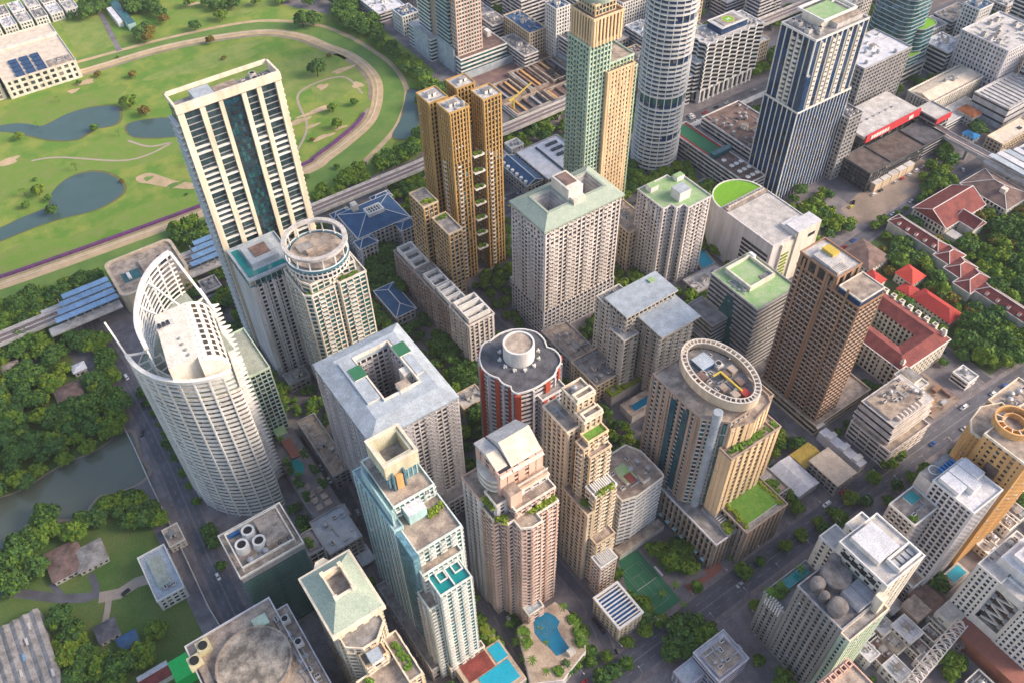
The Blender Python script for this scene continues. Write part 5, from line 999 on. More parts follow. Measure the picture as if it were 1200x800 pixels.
r = R(5, (192, 622), (199, 640), (217, 632), (207, 613)); flat('small flat gatehouse at the road edge of the park', r, 5, rtan)
# top left club
B = bld('clubhouse', 'wide cream clubhouse with glazed bays beside the race track', (16, 84, 765, 855)); vol(B, (20, 79, 771, 852), 0, 15, ST(ivory, gdark, 5, .4, .3, 6, 2.5, .3), cream2)
for i in range(3):
    for j in range(4): deckbox(B, (31+i*9, 38+i*9, 774+j*8, 780+j*8), 15.1, 16.2, bluegl, 'roof_light')
deckbox(B, (20, 79, 826, 830), 15.2, 17, ivory, 'roof_ridge'); deckbox(B, (58, 77, 774, 786), 15.2, 15.6, rtan, 'roof_deck'); clutter(B, (60, 76, 775, 785), 15.3, 10); vol(B, (-10, 17, 775, 830), 0, 12, ST(ivory, gdark, 4, .4, .3, 6, 2.5, .3), cream2)
B = bld('grandstand', 'small white stand with teal canopy at the end of the mown pitch', (128, 142, 835, 880)); deckbox(B, (133, 138, 838, 872), 0, 5, trim, 'seating', rwhite); deckbox(B, (139, 146, 826, 880), 0, 6, tealw, 'canopy', gteal)
# mansions and villas on the right
def mansion(label, r, h, roof, rh=5, w=ivory, g=False):
    B = bld('mansion', label, r, 'house'); vol(B, r, 0, h, ST(w, gdark, 4, .3, .3, 3, 1.2, .35), None); hip(B, r, h, rh, roof, 1, gable=g); return B
mB = mansion('mansion with broad maroon hipped roof and white ridge by the side lane', (498, 540, 208, 234), 9, rmaroon, 8, g=True); deckbox(mB, (512, 524, 196, 207), 0, 9, ivory, 'porch_wing'); hip(mB, (512, 524, 196, 210), 9, 5, rmaroon, .8, gable=True); deckbox(mB, (498, 506, 198, 207), 0, 5, ivory, 'portico', rlight); deckbox(mansion('mansion with brown hipped roof behind the maroon one', (548, 576, 196, 232), 9, rbrick, 6), (556, 560, 205, 209), 12, 16, ivory, 'chimney')
B = bld('row_building', 'long curved row with maroon roof and white dormers across the garden', (452, 486, 120, 238)); 
for k, r in enumerate([(474, 485, 196, 236), (470, 486, 184, 196), (465, 482, 172, 184.2), (458, 480, 160, 172), (463, 474, 116, 160)]):
    deckbox(B, (r[0], r[1], r[2]+.05, r[3]-.05), 0, 8, ivory, 'wall'); hip(B, r, 8+.05*k, 4, rmaroon, .6)
for k in range(5): deckbox(B, (474.2, 476.4, 200+k*7, 201.8+k*7), 9, 11, trim, 'dormer', rmaroon)
for k in range(5): deckbox(B, (463.5, 465.6, 122+k*7.5, 123.8+k*7.5), 9, 11, trim, 'dormer', rmaroon)
house('small square bright red roofed villa beside the brown tower', (417, 428, 200, 211), 6, rred, rh=3); house('large brown roofed villa with white gable near the side lane', (425, 446, 212, 234), 7, rbrick, rh=5)
house('bright red octagonal-looking roof villa in the palace garden', (437, 450, 187, 200), 7, rred2, rh=4); house('long crimson roofed wing running from the red villa', (428, 441, 152, 180), 6, rred, rh=4); house('crimson roofed link house behind the bright red villa', (428, 438, 181.5, 191), 5, rred, rh=2)
# mid blocks
B = bld('university_building', 'blue roofed hall with round vents left of the peach tower', (290, 316, 405, 460)); vol(B, (292, 305, 408, 442), 0, 13, STY['d']()); hip(B, (292, 305, 408, 442), 13, 4, rblue, gable=True)
for k in range(6): q = MB(); q.cyl(292.6, 411+k*5.5, 1.3, 12.5, 15.2, 12); q.build('roof_vent', trim, B)
B = bld('exhibition_hall', 'flat pale grey hall with dark roof slots left of the peach tower', (306, 347, 401, 446)); vol(B, (307, 345, 403, 444), 0, 14, STY['d'](), rwhite)
for k in range(3): deckbox(B, (330-k*0, 340, 436-k*7, 438.5-k*7), 14.2, 15.4, gdark, 'roof_slot')
deckbox(B, (322, 323.2, 406, 440), 14.2, 15.2, gdark, 'roof_slot')
blk_('beige ribbed annex between the square tower and the slim white tower', (300, 318, 308, 336), 34, 'c', rtan); blk_('grey wall-like low block behind the slim white tower', (322, 350, 262, 276), 5, 'd', rlight, n=2)
blk_('long grey low block right of the red tower', R(14, (643, 385), (690, 445), (709, 432), (664, 378)), 14, 'd', rtan, n=8); blk_('narrow beige low block beside the roof gardens', R(16, (680, 425), (697, 452), (722, 440), (700, 408)), 16, 'c', rgrey)
B = bld('garden_podium', 'low podium with two hedge-framed roof gardens', (204, 240, 196, 228)); r = R(8, (700, 450), (718, 463), (757, 443), (740, 425)); deckbox(B, r, 0, 8, greyw, 'wall', rtan)
m_ = (r[0]+r[1])/2
for k, rr in enumerate(((r[0]+.5, r[0]+9, r[2]+.5, r[3]-6), (r[0]+10, r[1]-.5, r[2]+.5, r[3]-.5))):
    q = MB(); q.ring(rp(rr), rp((rr[0]+2, rr[1]-2, rr[2]+2, rr[3]-2)), 8.05, 9.3); q.build('hedge', leafm(2), B)
B = bld('pool_terrace', 'narrow terrace with dark blue pool below the cream block', (196, 214, 176, 196)); r = R(6, (733, 470), (741, 488), (772, 467), (763, 452)); deckbox(B, r, 0, 6, rlight, 'wall', rtan); deckbox(B, (r[0]+4, r[1]-1.5, r[2]+2, r[2]+6.5), 6, 6.3, trim, 'pool_rim', poold); deckbox(B, (r[0]+3, r[1]-1, r[2]-9, r[2]-6), 0, 4, rlight, 'walkway', rlight)
B = bld('garden_deck', 'terrace with turquoise pool and beige garden squares beside the ivory tower', (46, 66, 250, 318)); r = (47, 62, 252, 315); deckbox(B, r, 0, 10, greyw, 'wall', pave)
q = MB(); q.prism([(48, 284), (54, 280), (57, 286), (55, 292), (49, 291)], 10, 10.3); q.build('pool', poolt, B)
for k in range(7): deckbox(B, (50+(k % 2)*5, 53.5+(k % 2)*5, 255+(k//2)*5, 258.5+(k//2)*5), 10, 10.5, rtan, 'garden_square')
deckbox(B, (53, 58, 292, 312), 10, 11, rbrick, 'walkway', terr); deckbox(B, (52, 58, 306, 313), 10, 16, greyw, 'stair_house', rgreen); 
for k in range(3): shrub_bed(B, (47.5, 51, 262+k*11, 270+k*11), 10.3, 12, leafm(1)); shrub_bed(B, (58.5, 61.5, 266+k*11, 274+k*11), 10.3, 10, leafm(1))
vol(B, (46, 63, 244, 251.7), 0, 9, ST(greyw, gdark, 3, .4, .3, 4, .8, .3), rlight)
blk_('small grey flat block with speckled blue roof behind the green hipped tower', R(18, (375, 618), (387, 650), (418, 628), (400, 592)), 18, 'd', rsky, n=2, stair=False)
blk_('narrow low office with green shaded roof left of the broad white block', (66, 76, 268, 312), 12, 'd', rtan, n=4)
B = bld('shelter', 'pale blue sheet shelter behind the green hipped roof', R(6, (417, 650), (428, 660), (436, 648), (425, 637))); r = R(6, (415, 648), (425, 662), (438, 650), (426, 636)); deckbox(B, (r[0], r[1], r[2], r[3]), 4, 5, rsky, 'roof'); 
for x, y in ((r[0]+.5, r[2]+.5), (r[1]-.8, r[2]+.5), (r[1]-.8, r[3]-.8), (r[0]+.5, r[3]-.8)): deckbox(B, (x, x+.3, y, y+.3), 0, 4, steel, 'post')
# round the main road
B = bld('warehouse', 'white low-pitched roof next to the yellow roof', (262, 283, 128, 150)); r = R(6, (903, 551), (938, 580), (956, 565), (925, 534)); deckbox(B, r, 0, 6, mauve, 'wall'); hip(B, r, 6, 1.5, rwhite, .4, gable=True, ribs=False)
B = bld('warehouse', 'yellow roofed shed between the white and the tan roofs', (275, 290, 145, 158)); r = R(6, (928, 534), (943, 548), (960, 531), (947, 518)); deckbox(B, r, 0, 6, mauve, 'wall'); hip(B, r, 6, 1.0, yellowr, .3, gable=True, ribs=False)
B = bld('warehouse', 'tan sheet roofed building facing the main road', (284, 305, 122, 148)); r = R(10, (949, 541), (983, 569), (1003, 552), (968, 525)); vol(B, (r[0]+.5, r[1]-.5, r[2]+.5, r[3]-.5), 0, 9.5, STY['d']()); deckbox(B, r, 9.6, 10.4, beige, 'roof', cream3)
B = bld('shop_row', 'long thin white roofed strip beside the tan roofed building', (300, 310, 120, 160)); r = R(7, (962, 504), (1008, 547), (1016, 541), (968, 500)); deckbox(B, r, 0, 7, mauve, 'wall', rwhite)
for k in range(4): deckbox(B, (r[0]+.5, r[1]+.6, r[2]+3+k*9, r[2]+6+k*9), 7, 8, trim, 'roof_vent')
B = bld('construction_site', 'muddy demolition lot with steel deck, crates and orange cabin beside the main road', (362, 392, 112, 140)); deckbox(B, (364, 388, 113, 138), 0, .5, soil, 'slab', soil)
for k, (x, y, w, d, h, mm) in enumerate([(367, 130, 8, 5, 4, rdark), (376, 132, 7, 5, 3, rdark), (370, 120, 3, 3, 3, orangew), (380, 124, 6, 3, 2, rust), (366, 116, 5, 2, 1, rust), (384, 117, 3, 6, 2, rbrick), (376, 116, 4, 2, 1.5, steel)]): deckbox(B, (x, x+w, y, y+d), .5, .5+h, mm, 'site_cabin' if h > 2 else 'material_stack')
for k in range(18): q = MB(); a = Vector((366+random.random()*20, 114+random.random()*20, 1)); q.bar(a, a+Vector((random.uniform(-5, 5), random.uniform(-3, 3), .4)), .35); q.build('girder', rust, B)
# pool podium of the salmon tower, pergola house, tennis court
B = bld('pool_podium', 'podium with guitar-shaped blue pool in front of the salmon tower', (100, 126, 118, 148)); zp = 8
pp = [P(x, y, zp) for x, y in ((607, 735), (622, 800), (660, 795), (686, 762), (684, 745), (665, 715), (650, 705), (625, 722))]
c = center(pp); pp = sorted(pp, key=lambda q: math.atan2(q[1]-c[1], q[0]-c[0])); q = MB(); q.prism(pp, 0, zp, 0, 1); q.build('wall', [pinkw, terr3], B)
for k in range(4): q = MB(); po = offs(pp, .35); q.prism(po, 1+k*1.8, 2+k*1.8); q.build('wall_band', pinkw, B)
pl = [P(x, y, zp) for x, y in ((626, 728), (627, 741), (634, 750), (641, 755), (653, 768), (668, 760), (657, 744), (653, 735), (656, 728), (650, 721), (641, 717), (632, 719))]
q = MB(); q.prism(pl[::-1], zp, zp+.25); 
if (pl[1][0]-pl[0][0])*(pl[2][1]-pl[0][1])-(pl[1][1]-pl[0][1])*(pl[2][0]-pl[0][0]) > 0: q = MB(); q.prism(pl, zp, zp+.25)
q.build('pool', poold2, B); pc = P(639, 736, zp)
for rr in (1.2, 2.6, 3.9): q = MB(); q.ring(circ(*pc, rr, 32), circ(*pc, rr-.28, 32), zp+.2, zp+.33); q.build('pool_ring', gsky, B)
r = R(zp, (664, 755), (676, 764), (668, 770)); deckbox(B, (r[0], r[0]+3.5, r[2], r[2]+3), zp, zp+2.4, ivory, 'pavilion', ivory)
for x, y in ((676, 741), (680, 752), (669, 726), (655, 786), (618, 752), (615, 740)): a, b = P(x, y, zp); shrub_bed(B, (a-1.6, a+1.6, b-2, b+2), zp+.3, 12, leafm(0))
B = bld('pavilion', 'block with white roof pergola over blue strips beside the tennis court', (142, 160, 118, 138)); r = R(14, (697, 701), (726, 736), (751, 715), (722, 683)); vol(B, r, 0, 12, ST(beige, gbrown, 3, .5, .2, 3, 1.2, .3), rtan)
deckbox(B, (r[0]+1.5, r[1]-1.5, r[2]+1.5, r[3]-1.5), 12.1, 12.4, blueseat, 'blue_deck')
q = MB(); q.ring(rp((r[0]-.6, r[1]+.6, r[2]-.6, r[3]+.6)), rp((r[0]+.5, r[1]-.5, r[2]+.5, r[3]-.5)), 13.6, 14.6); q.build('pergola_frame', trim, B)
for k in range(9): y = r[2]+1.6+k*(r[3]-r[2]-3.2)/8; deckbox(B, (r[0], r[1], y-.3, y+.3), 13.7, 14.4, trim, 'pergola_beam')
B = bld('roof_pool_deck', 'podium with blue pool and red deck at the foot of the slim teal tower', (66, 90, 128, 148)); deckbox(B, (64, 88, 124, 146), 0, 9, ivory, 'wall', terr3); vol(B, (62, 80, 146.2, 149), 0, 11, ST(ivory, gdark, 4, .4, .3, 3, .6, .3), rtan)
deckbox(B, (70, 86, 126, 136), 9, 9.4, ivory, 'pool_rim', pool); deckbox(B, (81, 87, 137, 145), 9, 9.4, ivory, 'pool_rim', pool); deckbox(B, (66, 79.5, 136.5, 145.5), 9, 9.25, terr3, 'red_deck', rred3); shrub_bed(B, (84, 87.5, 146, 156), 7, 20, leafm(2)); deckbox(B, (83.8, 87.7, 145.8, 156.2), 0, 7, ivory, 'planter')
# lower right neighbourhood
HS = [((1010, 740), 8, 'pink flat roofed house nearest the grey hotel car park', 1), ((1032, 728), 10, 'white flat house with water tank on its roof', 1), ((1048, 752), 9, 'tan flat roofed house with raised edges', 1), ((1062, 738), 11, 'larger white roofed house in the middle of the lane quarter', 1), ((1080, 760), 9, 'square pink roofed house behind the triangular truss', 1), ((1085, 700), 14, 'brown pitched roof house beneath the dark trees', 2), ((1068, 712), 8, 'house with bright green painted roof patch', 3), ((1104, 725), 9, 'grey roofed small house beside the white truss', 0), ((1032, 762), 11, 'long house with brown roof and white walls', 0), ((1015, 765), 8, 'little white stepped house at the lane corner', 1), ((1050, 785), 10, 'white gabled house at the bottom edge', 1), ((1125, 745), 8, 'olive roofed hut among the bright trees', 2), ((1092, 740), 7, 'narrow pale house next to the square pink one', 1), ((1042, 706), 9, 'maroon sheet roofed shed behind the hotel wall', 2), ((1030, 713), 7, 'cream stair-shaped house beside the maroon shed', 1), ((1160, 640), 9, 'small white flat house near the orange building', 1), ((1178, 612), 8, 'beige flat house right of the blue pool', 1), ((1190, 600), 9, 'mauve flat house at the right picture edge', 0), ((1150, 610), 8, 'dark roofed hut beside the orange building', 2), ((1085, 775), 7, 'low pale house under the truss foot', 1), ((1160, 628), 7, 'grey roofed annex above the blue pool', 0)]
for (x, y), s, lab, kk in HS:
    a, b = P(x, y, 6); r = (a-s*.42, a+s*.42, b-s*.5, b+s*.5); h = 5+(x % 4)*1.1
    if kk == 2: house(lab, r, h, rbrick if x % 2 else rgrey, rlight, 1.8)
    elif kk == 3: flat(lab, r, h, court, rlight)
    else:
        rm_ = {'pink': rbrick, 'white': rwhite, 'tan': rtan, 'grey': rgrey, 'brown': rbrick, 'olive': rgreen2, 'maroon': rmaroon, 'beige': rtan, 'cream': cream2, 'mauve': rgrey, 'pale': rlight}; key = [k_ for k_ in rm_ if k_ in lab.split('roof')[0].split()]
        flat(lab, r, h, rm_[key[0]] if key else rlight, (ivory, pinkw, trim, mauve)[x % 4], n=5)
tr = thing('sign_truss', 'pink and white triangular lattice truss rising through the lane quarter', 'lattice frame', (*P(1090, 760), 0))
pa, pb = Vector((*P(1068, 800, 12), 12)), Vector((*P(1128, 728, 12), 12)); dr = (pb-pa).normalized(); sd_ = Vector((-dr.y, dr.x, 0))*2.6; nb_ = 11
for s_ in (-1, 1): q = MB(); q.bar(pa+sd_*s_, pb+sd_*s_, .5); q.build('rail', pinkw, tr)
for i in range(nb_):
    u0, u1 = pa+(pb-pa)*i/nb_, pa+(pb-pa)*(i+1)/nb_; um = (u0+u1)/2; z3 = Vector((0, 0, 3))
    for p, p2 in ((u0+sd_, u0-sd_), (u0+sd_, um-sd_), (um-sd_, u1+sd_), (u0+sd_, um+z3), (um+z3, u1+sd_), (um+z3, um-sd_)): q = MB(); q.bar(p, p2, .4); q.build('lattice_bar', pinkw, tr)
    if i % 4 == 1: q = MB(); q.bar((um.x, um.y, 0), um, .5); q.build('post', pinkw, tr)
B = thing('apartment_block', 'terracotta and cream apartment block with pierced roof rim at the bottom edge', 'building', (*P(975, 790, 50), 0)); r = R(50, (917, 784), (955, 751), (1000, 790)); r = (r[0], r[1], r[2]-8, r[3])
r = (170, 189, 24, 42); vol(B, r, 0, 50, ST(salmon, gbrown, 3.1, .42, .3, 2.8, .8, .4, bm=cream), rtan, pm=salmon)
for k in range(6): q = MB(); q.ring(rp((r[0]+.5+k*3.1, r[0]+3.1+k*3.1, r[3]-3, r[3]-.4)), rp((r[0]+1+k*3.1, r[0]+2.6+k*3.1, r[3]-2.5, r[3]-.9)), 50.2, 52.2); q.build('roof_cell', salmon, B)
for k in range(5): q = MB(); q.ring(rp((r[0]+.5, r[0]+3.1, r[3]-6.4-k*3.1, r[3]-3.8-k*3.1)), rp((r[0]+1, r[0]+2.6, r[3]-5.9-k*3.1, r[3]-4.3-k*3.1)), 50.2, 52.2); q.build('roof_cell', salmon, B)
B = thing('apartment_block', 'small white and lilac block with plants on its roof beside the main road', 'building', (*P(850, 785), 0)); r = R(14, (826, 755), (835, 790), (872, 775), (850, 742)); vol(B, r, 0, 14, ST(mauve, gdark, 3.2, .6, .2, 0, bm=lilac), rwhite); deckbox(B, (r[0]+1, r[1]-3, r[2]+1, r[3]-3), 14.1, 17, lilac, 'upper_storey', rtan); clutter(B, (r[0]+1, r[1]-1, r[2]+1, r[3]-1), 17, 6)
B = thing('house', 'pale lilac flat roof at the bottom edge by the roadside trees', 'house', (*P(810, 790), 0)); r = R(8, (795, 783), (800, 800), (830, 785), (815, 772)); vol(B, r, 0, 8, ST(lilac, gdark, 3, .5, .2, 3, 1, .3), rsky)
# park pavilions
def pv(px, s, lab, roof, h=4): a, b = P(*px, h); return house(lab, (a-s[0]/2, a+s[0]/2, b-s[1]/2, b+s[1]/2), h, roof, rlight, 1.6, cat='pavilion')
pv((76, 640+16), (16, 18), 'brown shingled pavilion with wide veranda by the park path', rbrick); pv((105, 650), (14, 13), 'grey flat-pitched pavilion with white kerb terrace', rgrey); pv((80, 458), (14, 11), 'brown roofed park house north of the pond', rbrick); pv((12, 385+45), (9, 8), 'half hidden tan hut in the trees', rtan); pv((92, 430), (7, 6), 'small white hut under the big yellow-green tree', rwhite)
pv((125, 738), (9, 9), 'dark roofed hut with white edge in the lower park', rdark); pv((150, 750), (8, 7), 'dark blue roofed hut beside the curved wall', rblue); pv((40, 620), (7, 5), 'tiny lilac roofed hut at the pond shore', rgrey)
B = thing('warehouse', 'big grey ribbed market roof in the lower left corner', 'building', (*P(25, 760), 0)); r = R(7, (0, 705), (52, 710), (60, 800), (0, 800)); r = (-118, -84, 244, 300); deckbox(B, (-125, -84, 236, 288), 0, 6, greyw, 'wall')
for k in range(9): hip(B, (-125+k*4.6, -120.6+k*4.6, 236, 288), 6, 1.2, rgrey, 0, gable=True, ribs=False, name='roof_bay')
for k in range(12): deckbox(B, (-120+k*3, -118.8+k*3, 244+(k*7) % 36, 248+(k*7) % 36), 7.3, 7.5, rskyb if k % 4 == 0 else rlight, 'roof_light')
deckbox(thing('shed', 'bright green barrel tarpaulin beside the rooftop machinery block', 'shed', (*P(211, 782), 0)), R(8, (203, 772), (203, 792), (222, 790), (220, 768)), 0, 8, bgreen, 'tarpaulin')
B = thing('shop_row', 'long red and white roofed strip at the bottom edge beside the green tarpaulin', 'building', (*P(185, 795), 0)); r = R(4, (160, 795), (185, 800), (200, 785), (190, 776)); deckbox(B, r, 0, 4, rlight, 'wall', rred3); deckbox(B, (r[0], r[1], r[3]-2.5, r[3]), 4, 4.3, rwhite, 'roof_edge')
rlightw = wall('pale_grey_wall', (.60, .59, .62)); orroof = roofm('orange_tiled_roof', (.45, .15, .06)); blueroof = roofm('vivid_blue_roof', (.02, .22, .50))
dgrass = mat("bank_grass", (.10, .15, .04), .95, (.2, .15, .07), .2, amt=.9); bright2 = mat("fairway_grass", (.15, .27, .035), .95, (.20, .26, .06), .09, amt=1, detail=9, fine=.2); fair = mat("pale_fairway_grass", (.24, .29, .075), .95, (.15, .24, .045), .07, amt=1, detail=9, fine=.2); soilp = mat("sandy_path", (.42, .34, .28), .95, (.33, .27, .22), .2); soilr = mat("site_mud", (.27, .18, .15), .95, (.16, .10, .10), .1, amt=.9, detail=9)
# ================================================================ ground, roads, water
def sheet(name, poly, z, m):
    a = sum(poly[i][0]*poly[(i+1) % len(poly)][1]-poly[(i+1) % len(poly)][0]*poly[i][1] for i in range(len(poly)))
    if a < 0: poly = poly[::-1]
    q = MB(); q.v = [(x, y, z) for x, y in poly]; q.f = [tuple(range(len(poly)))]; q.m = [0]; return q.build(name, m, kind='structure')
def px(l, z=0): return [P(x, y, z) for x, y in l]
ROADC = []
def ribbon(name, pts, w, z0, m, h=0, off=0, parent=None, kind='structure', q=None):
    if q is None: ROADC.append((pts, w))
    b = q or MB(); n = len(pts); L = []; Rr = []
    for i in range(n):
        a = Vector(pts[max(i-1, 0)]); c = Vector(pts[min(i+1, n-1)]); e = (c-a).normalized(); nn = Vector((-e.y, e.x)); p = Vector(pts[i])+nn*off
        L.append(p+nn*w/2); Rr.append(p-nn*w/2)
    for i in range(n-1):
        b.quad((*Rr[i], z0+h), (*Rr[i+1], z0+h), (*L[i+1], z0+h), (*L[i], z0+h))
        if h:
            b.quad((*L[i], z0), (*L[i], z0+h), (*L[i+1], z0+h), (*L[i+1], z0)); b.quad((*Rr[i], z0), (*Rr[i+1], z0), (*Rr[i+1], z0+h), (*Rr[i], z0+h)); b.quad((*L[i], z0), (*L[i+1], z0), (*Rr[i+1], z0), (*Rr[i], z0))
    if q: return
    return b.build(name, m, parent, kind if parent is None else None)
sheet('ground', [(-4000, -3000), (5000, -3000), (5000, 6000), (-4000, 6000)], 0, pave)
turf = mat('racecourse_turf', (.115, .235, .03), .95, (.24, .29, .055), .045, amt=1, detail=10, fine=.28, lo=.42, hi=.60); turf2 = mat('track_turf', (.11, .22, .045), .95, (.17, .26, .06), .06, amt=.9, fine=.2)
park = mat('park_grass', (.075, .15, .03), .95, (.14, .18, .05), .05, amt=1, fine=.25)
sheet('racecourse_lawn', [(-900, 500), (255, 500), (330, 600), (330, 700), (280, 780), (245, 830), (60, 1100), (-900, 1100)], .06, turf)
sheet('park_lawn', [(-600, 120), (-24, 120), (-24, 458), (-600, 458)], .06, park)
ib = smooth(px([(-120, 372), (0, 335), (120, 293), (240, 249), (300, 226), (367, 197), (382, 186), (407, 167), (435, 140), (443, 107), (435, 85), (412, 66), (382, 54), (350, 42), (300, 38), (200, 54), (100, 83), (0, 108), (-80, 128)]))
ob = smooth(px([(-120, 388), (0, 350), (120, 310), (240, 264), (330, 232), (420, 196), (430, 187), (450, 167), (466, 147), (476, 120), (475, 100), (460, 77), (430, 55), (400, 39), (367, 29), (300, 25), (200, 44), (95, 72), (0, 97), (-80, 115)]))
cb = smooth(px([(-120, 380), (0, 343), (120, 301), (240, 256), (315, 231), (370, 206), (402, 188), (430, 165), (450, 143), (459, 113), (455, 92), (436, 71), (406, 55), (375, 41), (334, 33), (250, 38), (150, 60), (50, 86), (-80, 121)]))
ribbon('race_track_turf', cb, 20, .1, turf2); ribbon('race_track_sand', ib, 9, .14, sand); ribbon('outer_sand_path', ob[30:], 4.5, .14, sand); ribbon('outer_sand_path', ob[:31], 2.5, .13, turf2)
ribbon('inner_gravel_strip', ib, 3, .12, soil, off=6.5)
for k, (a, b) in enumerate(((0, 32), (32, 50))):
    tag(ribbon('clipped_hedge', ib[a:b], 2.6 if k < 2 else 1.8, .1, purple, h=1.3, off=8.2 if k < 2 else 8), ('long purple flowering hedge along the straight of the race track', 'purple hedge round the far bend of the race track', 'dark low hedge along the far straight of the race track')[k], 'hedge')
for k, i in enumerate(range(0, len(ib)-1, 1)): pass
rl = thing('rail_fence', 'thin white running rail along the inner race track', 'fence', (*ib[0], 0)); q = MB()
for i in range(0, len(ib)-1): q.bar((*ib[i], 1.2), (*ib[i+1], 1.2), .22)
q.build('rail', trim, rl, 'stuff')
for nm, pts, m in (('pond', [(-40, 158), (0, 148), (25, 145), (48, 148), (60, 144), (75, 136), (95, 129), (117, 125), (135, 125), (140, 130), (139, 142), (130, 148), (110, 152), (95, 162), (82, 165), (57, 164), (37, 160), (0, 155), (-40, 168)], pond),
    ('pond', [(148, 150), (155, 144), (175, 140), (205, 139), (230, 144), (225, 158), (200, 161), (175, 162), (155, 160)], pond),
    ('pond', [(-60, 290), (0, 268), (25, 256), (55, 243), (60, 228), (72, 215), (88, 206), (107, 202), (125, 204), (140, 212), (145, 221), (140, 230), (125, 240), (107, 248), (82, 254), (60, 260), (37, 268), (15, 277), (0, 283), (-60, 305)], pond),
    ('pond', [(477, 108), (490, 107), (494, 118), (500, 160), (480, 163), (460, 160), (472, 135)], pond),
    ('lake', [(155, 508), (163, 535), (173, 552), (163, 565), (140, 575), (118, 580), (105, 592), (97, 605), (60, 609), (30, 614), (10, 640), (0, 648), (-80, 660), (-80, 600), (0, 583), (30, 572), (65, 550), (85, 540), (105, 532), (125, 520), (140, 509)], lake)):
    s = smooth(px(pts), 4, True); q = [Vector(p) for p in s]; sheet(nm, s, .2, m)
    c = center(s); o2 = [(c[0]+(x-c[0])*1.03+(1 if x > c[0] else -1)*.8, c[1]+(y-c[1])*1.03+(1 if y > c[1] else -1)*.8) for x, y in s]; sheet(nm+'_bank', o2, .16, soil if nm == 'lake' else dgrass)
def blob(x, y, rx, ry, z, m, name, sd=1):
    r_ = random.Random(sd); c = P(x, y); ph = r_.random()*6
    rx, ry = (rx*.8, ry*.8) if name == 'bunker' else (rx, ry)
    return sheet(name, [(c[0]+rx*(1+.22*math.sin(3*t+ph)+.1*math.sin(5*t))*math.cos(t), c[1]+ry*(1+.22*math.sin(3*t+ph)+.1*math.sin(5*t))*math.sin(t)) for t in [2*PI*i/28 for i in range(28)]], z, m)
for k, (x, y, rx, ry) in enumerate([(100, 97, 10, 5), (86, 107, 6, 4), (8, 190, 12, 6), (402, 82, 13, 4), (378, 102, 6, 5), (419, 100, 6, 6), (372, 130, 20, 4), (352, 142, 11, 4), (366, 148, 8, 2.5), (379, 161, 12, 3), (226, 5, 8, 5), (172, 10, 6, 5), (400, 150, 7, 2)]):
    blob(x, y, rx, ry, .2, sand, 'bunker', k)
for k, (x, y, rx, ry) in enumerate([(400, 95, 30, 24), (60, 130, 55, 22), (130, 185, 60, 24), (330, 90, 45, 30), (40, 300, 45, 14), (190, 250, 40, 16), (250, 70, 50, 14), (240, 10, 40, 12), (20, 210, 30, 24), (300, 5, 50, 10), (390, 70, 20, 7), (410, 130, 26, 8)]): blob(x, y, rx, ry, .08+.004*k, bright2 if k % 3 else fair, 'fairway', k+40)
q = MB(); c = px([(160, 208), (175, 203), (190, 207), (205, 212), (225, 215), (240, 219), (225, 222), (205, 221), (190, 219), (175, 216), (162, 214)]); s = smooth(c, 4, True); cc = center(s)
sheet('bunker', s, .2, sand); 
for cx_, w in ((174, 3.5), (206, 7)): blob(cx_, 209.5 if cx_ < 180 else 216.5, w, 2.5, .24, turf2, 'fairway', 3)
pt = px([(68, 23), (113, 18), (134, 54), (92, 68)]); sheet('sports_pitch', pt, .2, fair); ribbon('path', px([(140, 60), (115, 10), (120, -20)]), 5, .18, pave)
# roads
road_n = [0]
def road(name, pts, w, walk=2.4, dash=True, z=.05):
    ribbon(name, pts, w+walk*2, z-.02, paving2, h=.14 if walk else 0) if walk else None
    r = ribbon(name, pts, w, z+.13 if walk else z, asph, kind='structure')
    if dash:
        q = MB(); n = len(pts)
        for i in range(n-1):
            a, b = Vector(pts[i]), Vector(pts[i+1]); L = (b-a).length; e = (b-a)/max(L, .01); nn = Vector((-e.y, e.x)); t = 0
            while t < L-3:
                for o in ((0,) if w < 10 else (-w/4, w/4)):
                    p = a+e*t+nn*o; p2 = p+e*3
                    q.quad((p.x-nn.x*.09, p.y-nn.y*.09, z+.17), (p2.x-nn.x*.09, p2.y-nn.y*.09, z+.17), (p2.x+nn.x*.09, p2.y+nn.y*.09, z+.17), (p.x+nn.x*.09, p.y+nn.y*.09, z+.17))
                t += 7
        for o in ((-.15, .15) if w >= 10 else ()): ribbon('', pts, .12, z+.172, mark, off=o, q=q)
        q.build('lane_marking', mark, kind='structure')
paving2 = mat('footpath', (.24, .21, .215), .9, (.15, .13, .14), .15, amt=.9)
road('main_road', [(-300, 105), (100, 104), (280, 105), (380, 104), (440, 101), (900, 92)], 13.5, 3)
road('park_side_road', px([(84, 330), (100, 365), (117, 400), (149, 450), (178, 502), (201, 550), (222, 600), (243, 650), (266, 700), (312, 800)]), 10.5, 2.4)
pw = thing('boundary_wall', 'long pale wall between the park and its side road', 'wall', (*P(200, 600), 0)); rw = ribbon('wall', px([(130, 470), (158, 525), (178, 570), (200, 615), (222, 662), (245, 712), (262, 740)]), .5, 0, rlight, 2.4, 0, pw)
road('inner_street', px([(352, 500), (372, 530), (398, 570), (430, 635), (465, 700), (500, 800)]), 8, 1.8)
road('salmon_lane', px([(520, 560), (553, 640), (580, 705), (620, 780), (640, 830)]), 6, 1.2, False)
road('back_lane', [(128, 112), (136, 140), (134, 200)], 5, 1, False)
road('mall_lane', [(410, 236), (460, 240), (560, 245), (600, 246)], 9, 2, False); road('garden_lane', [(414, 112), (410, 240)], 6, 1.5, False, z=.052)
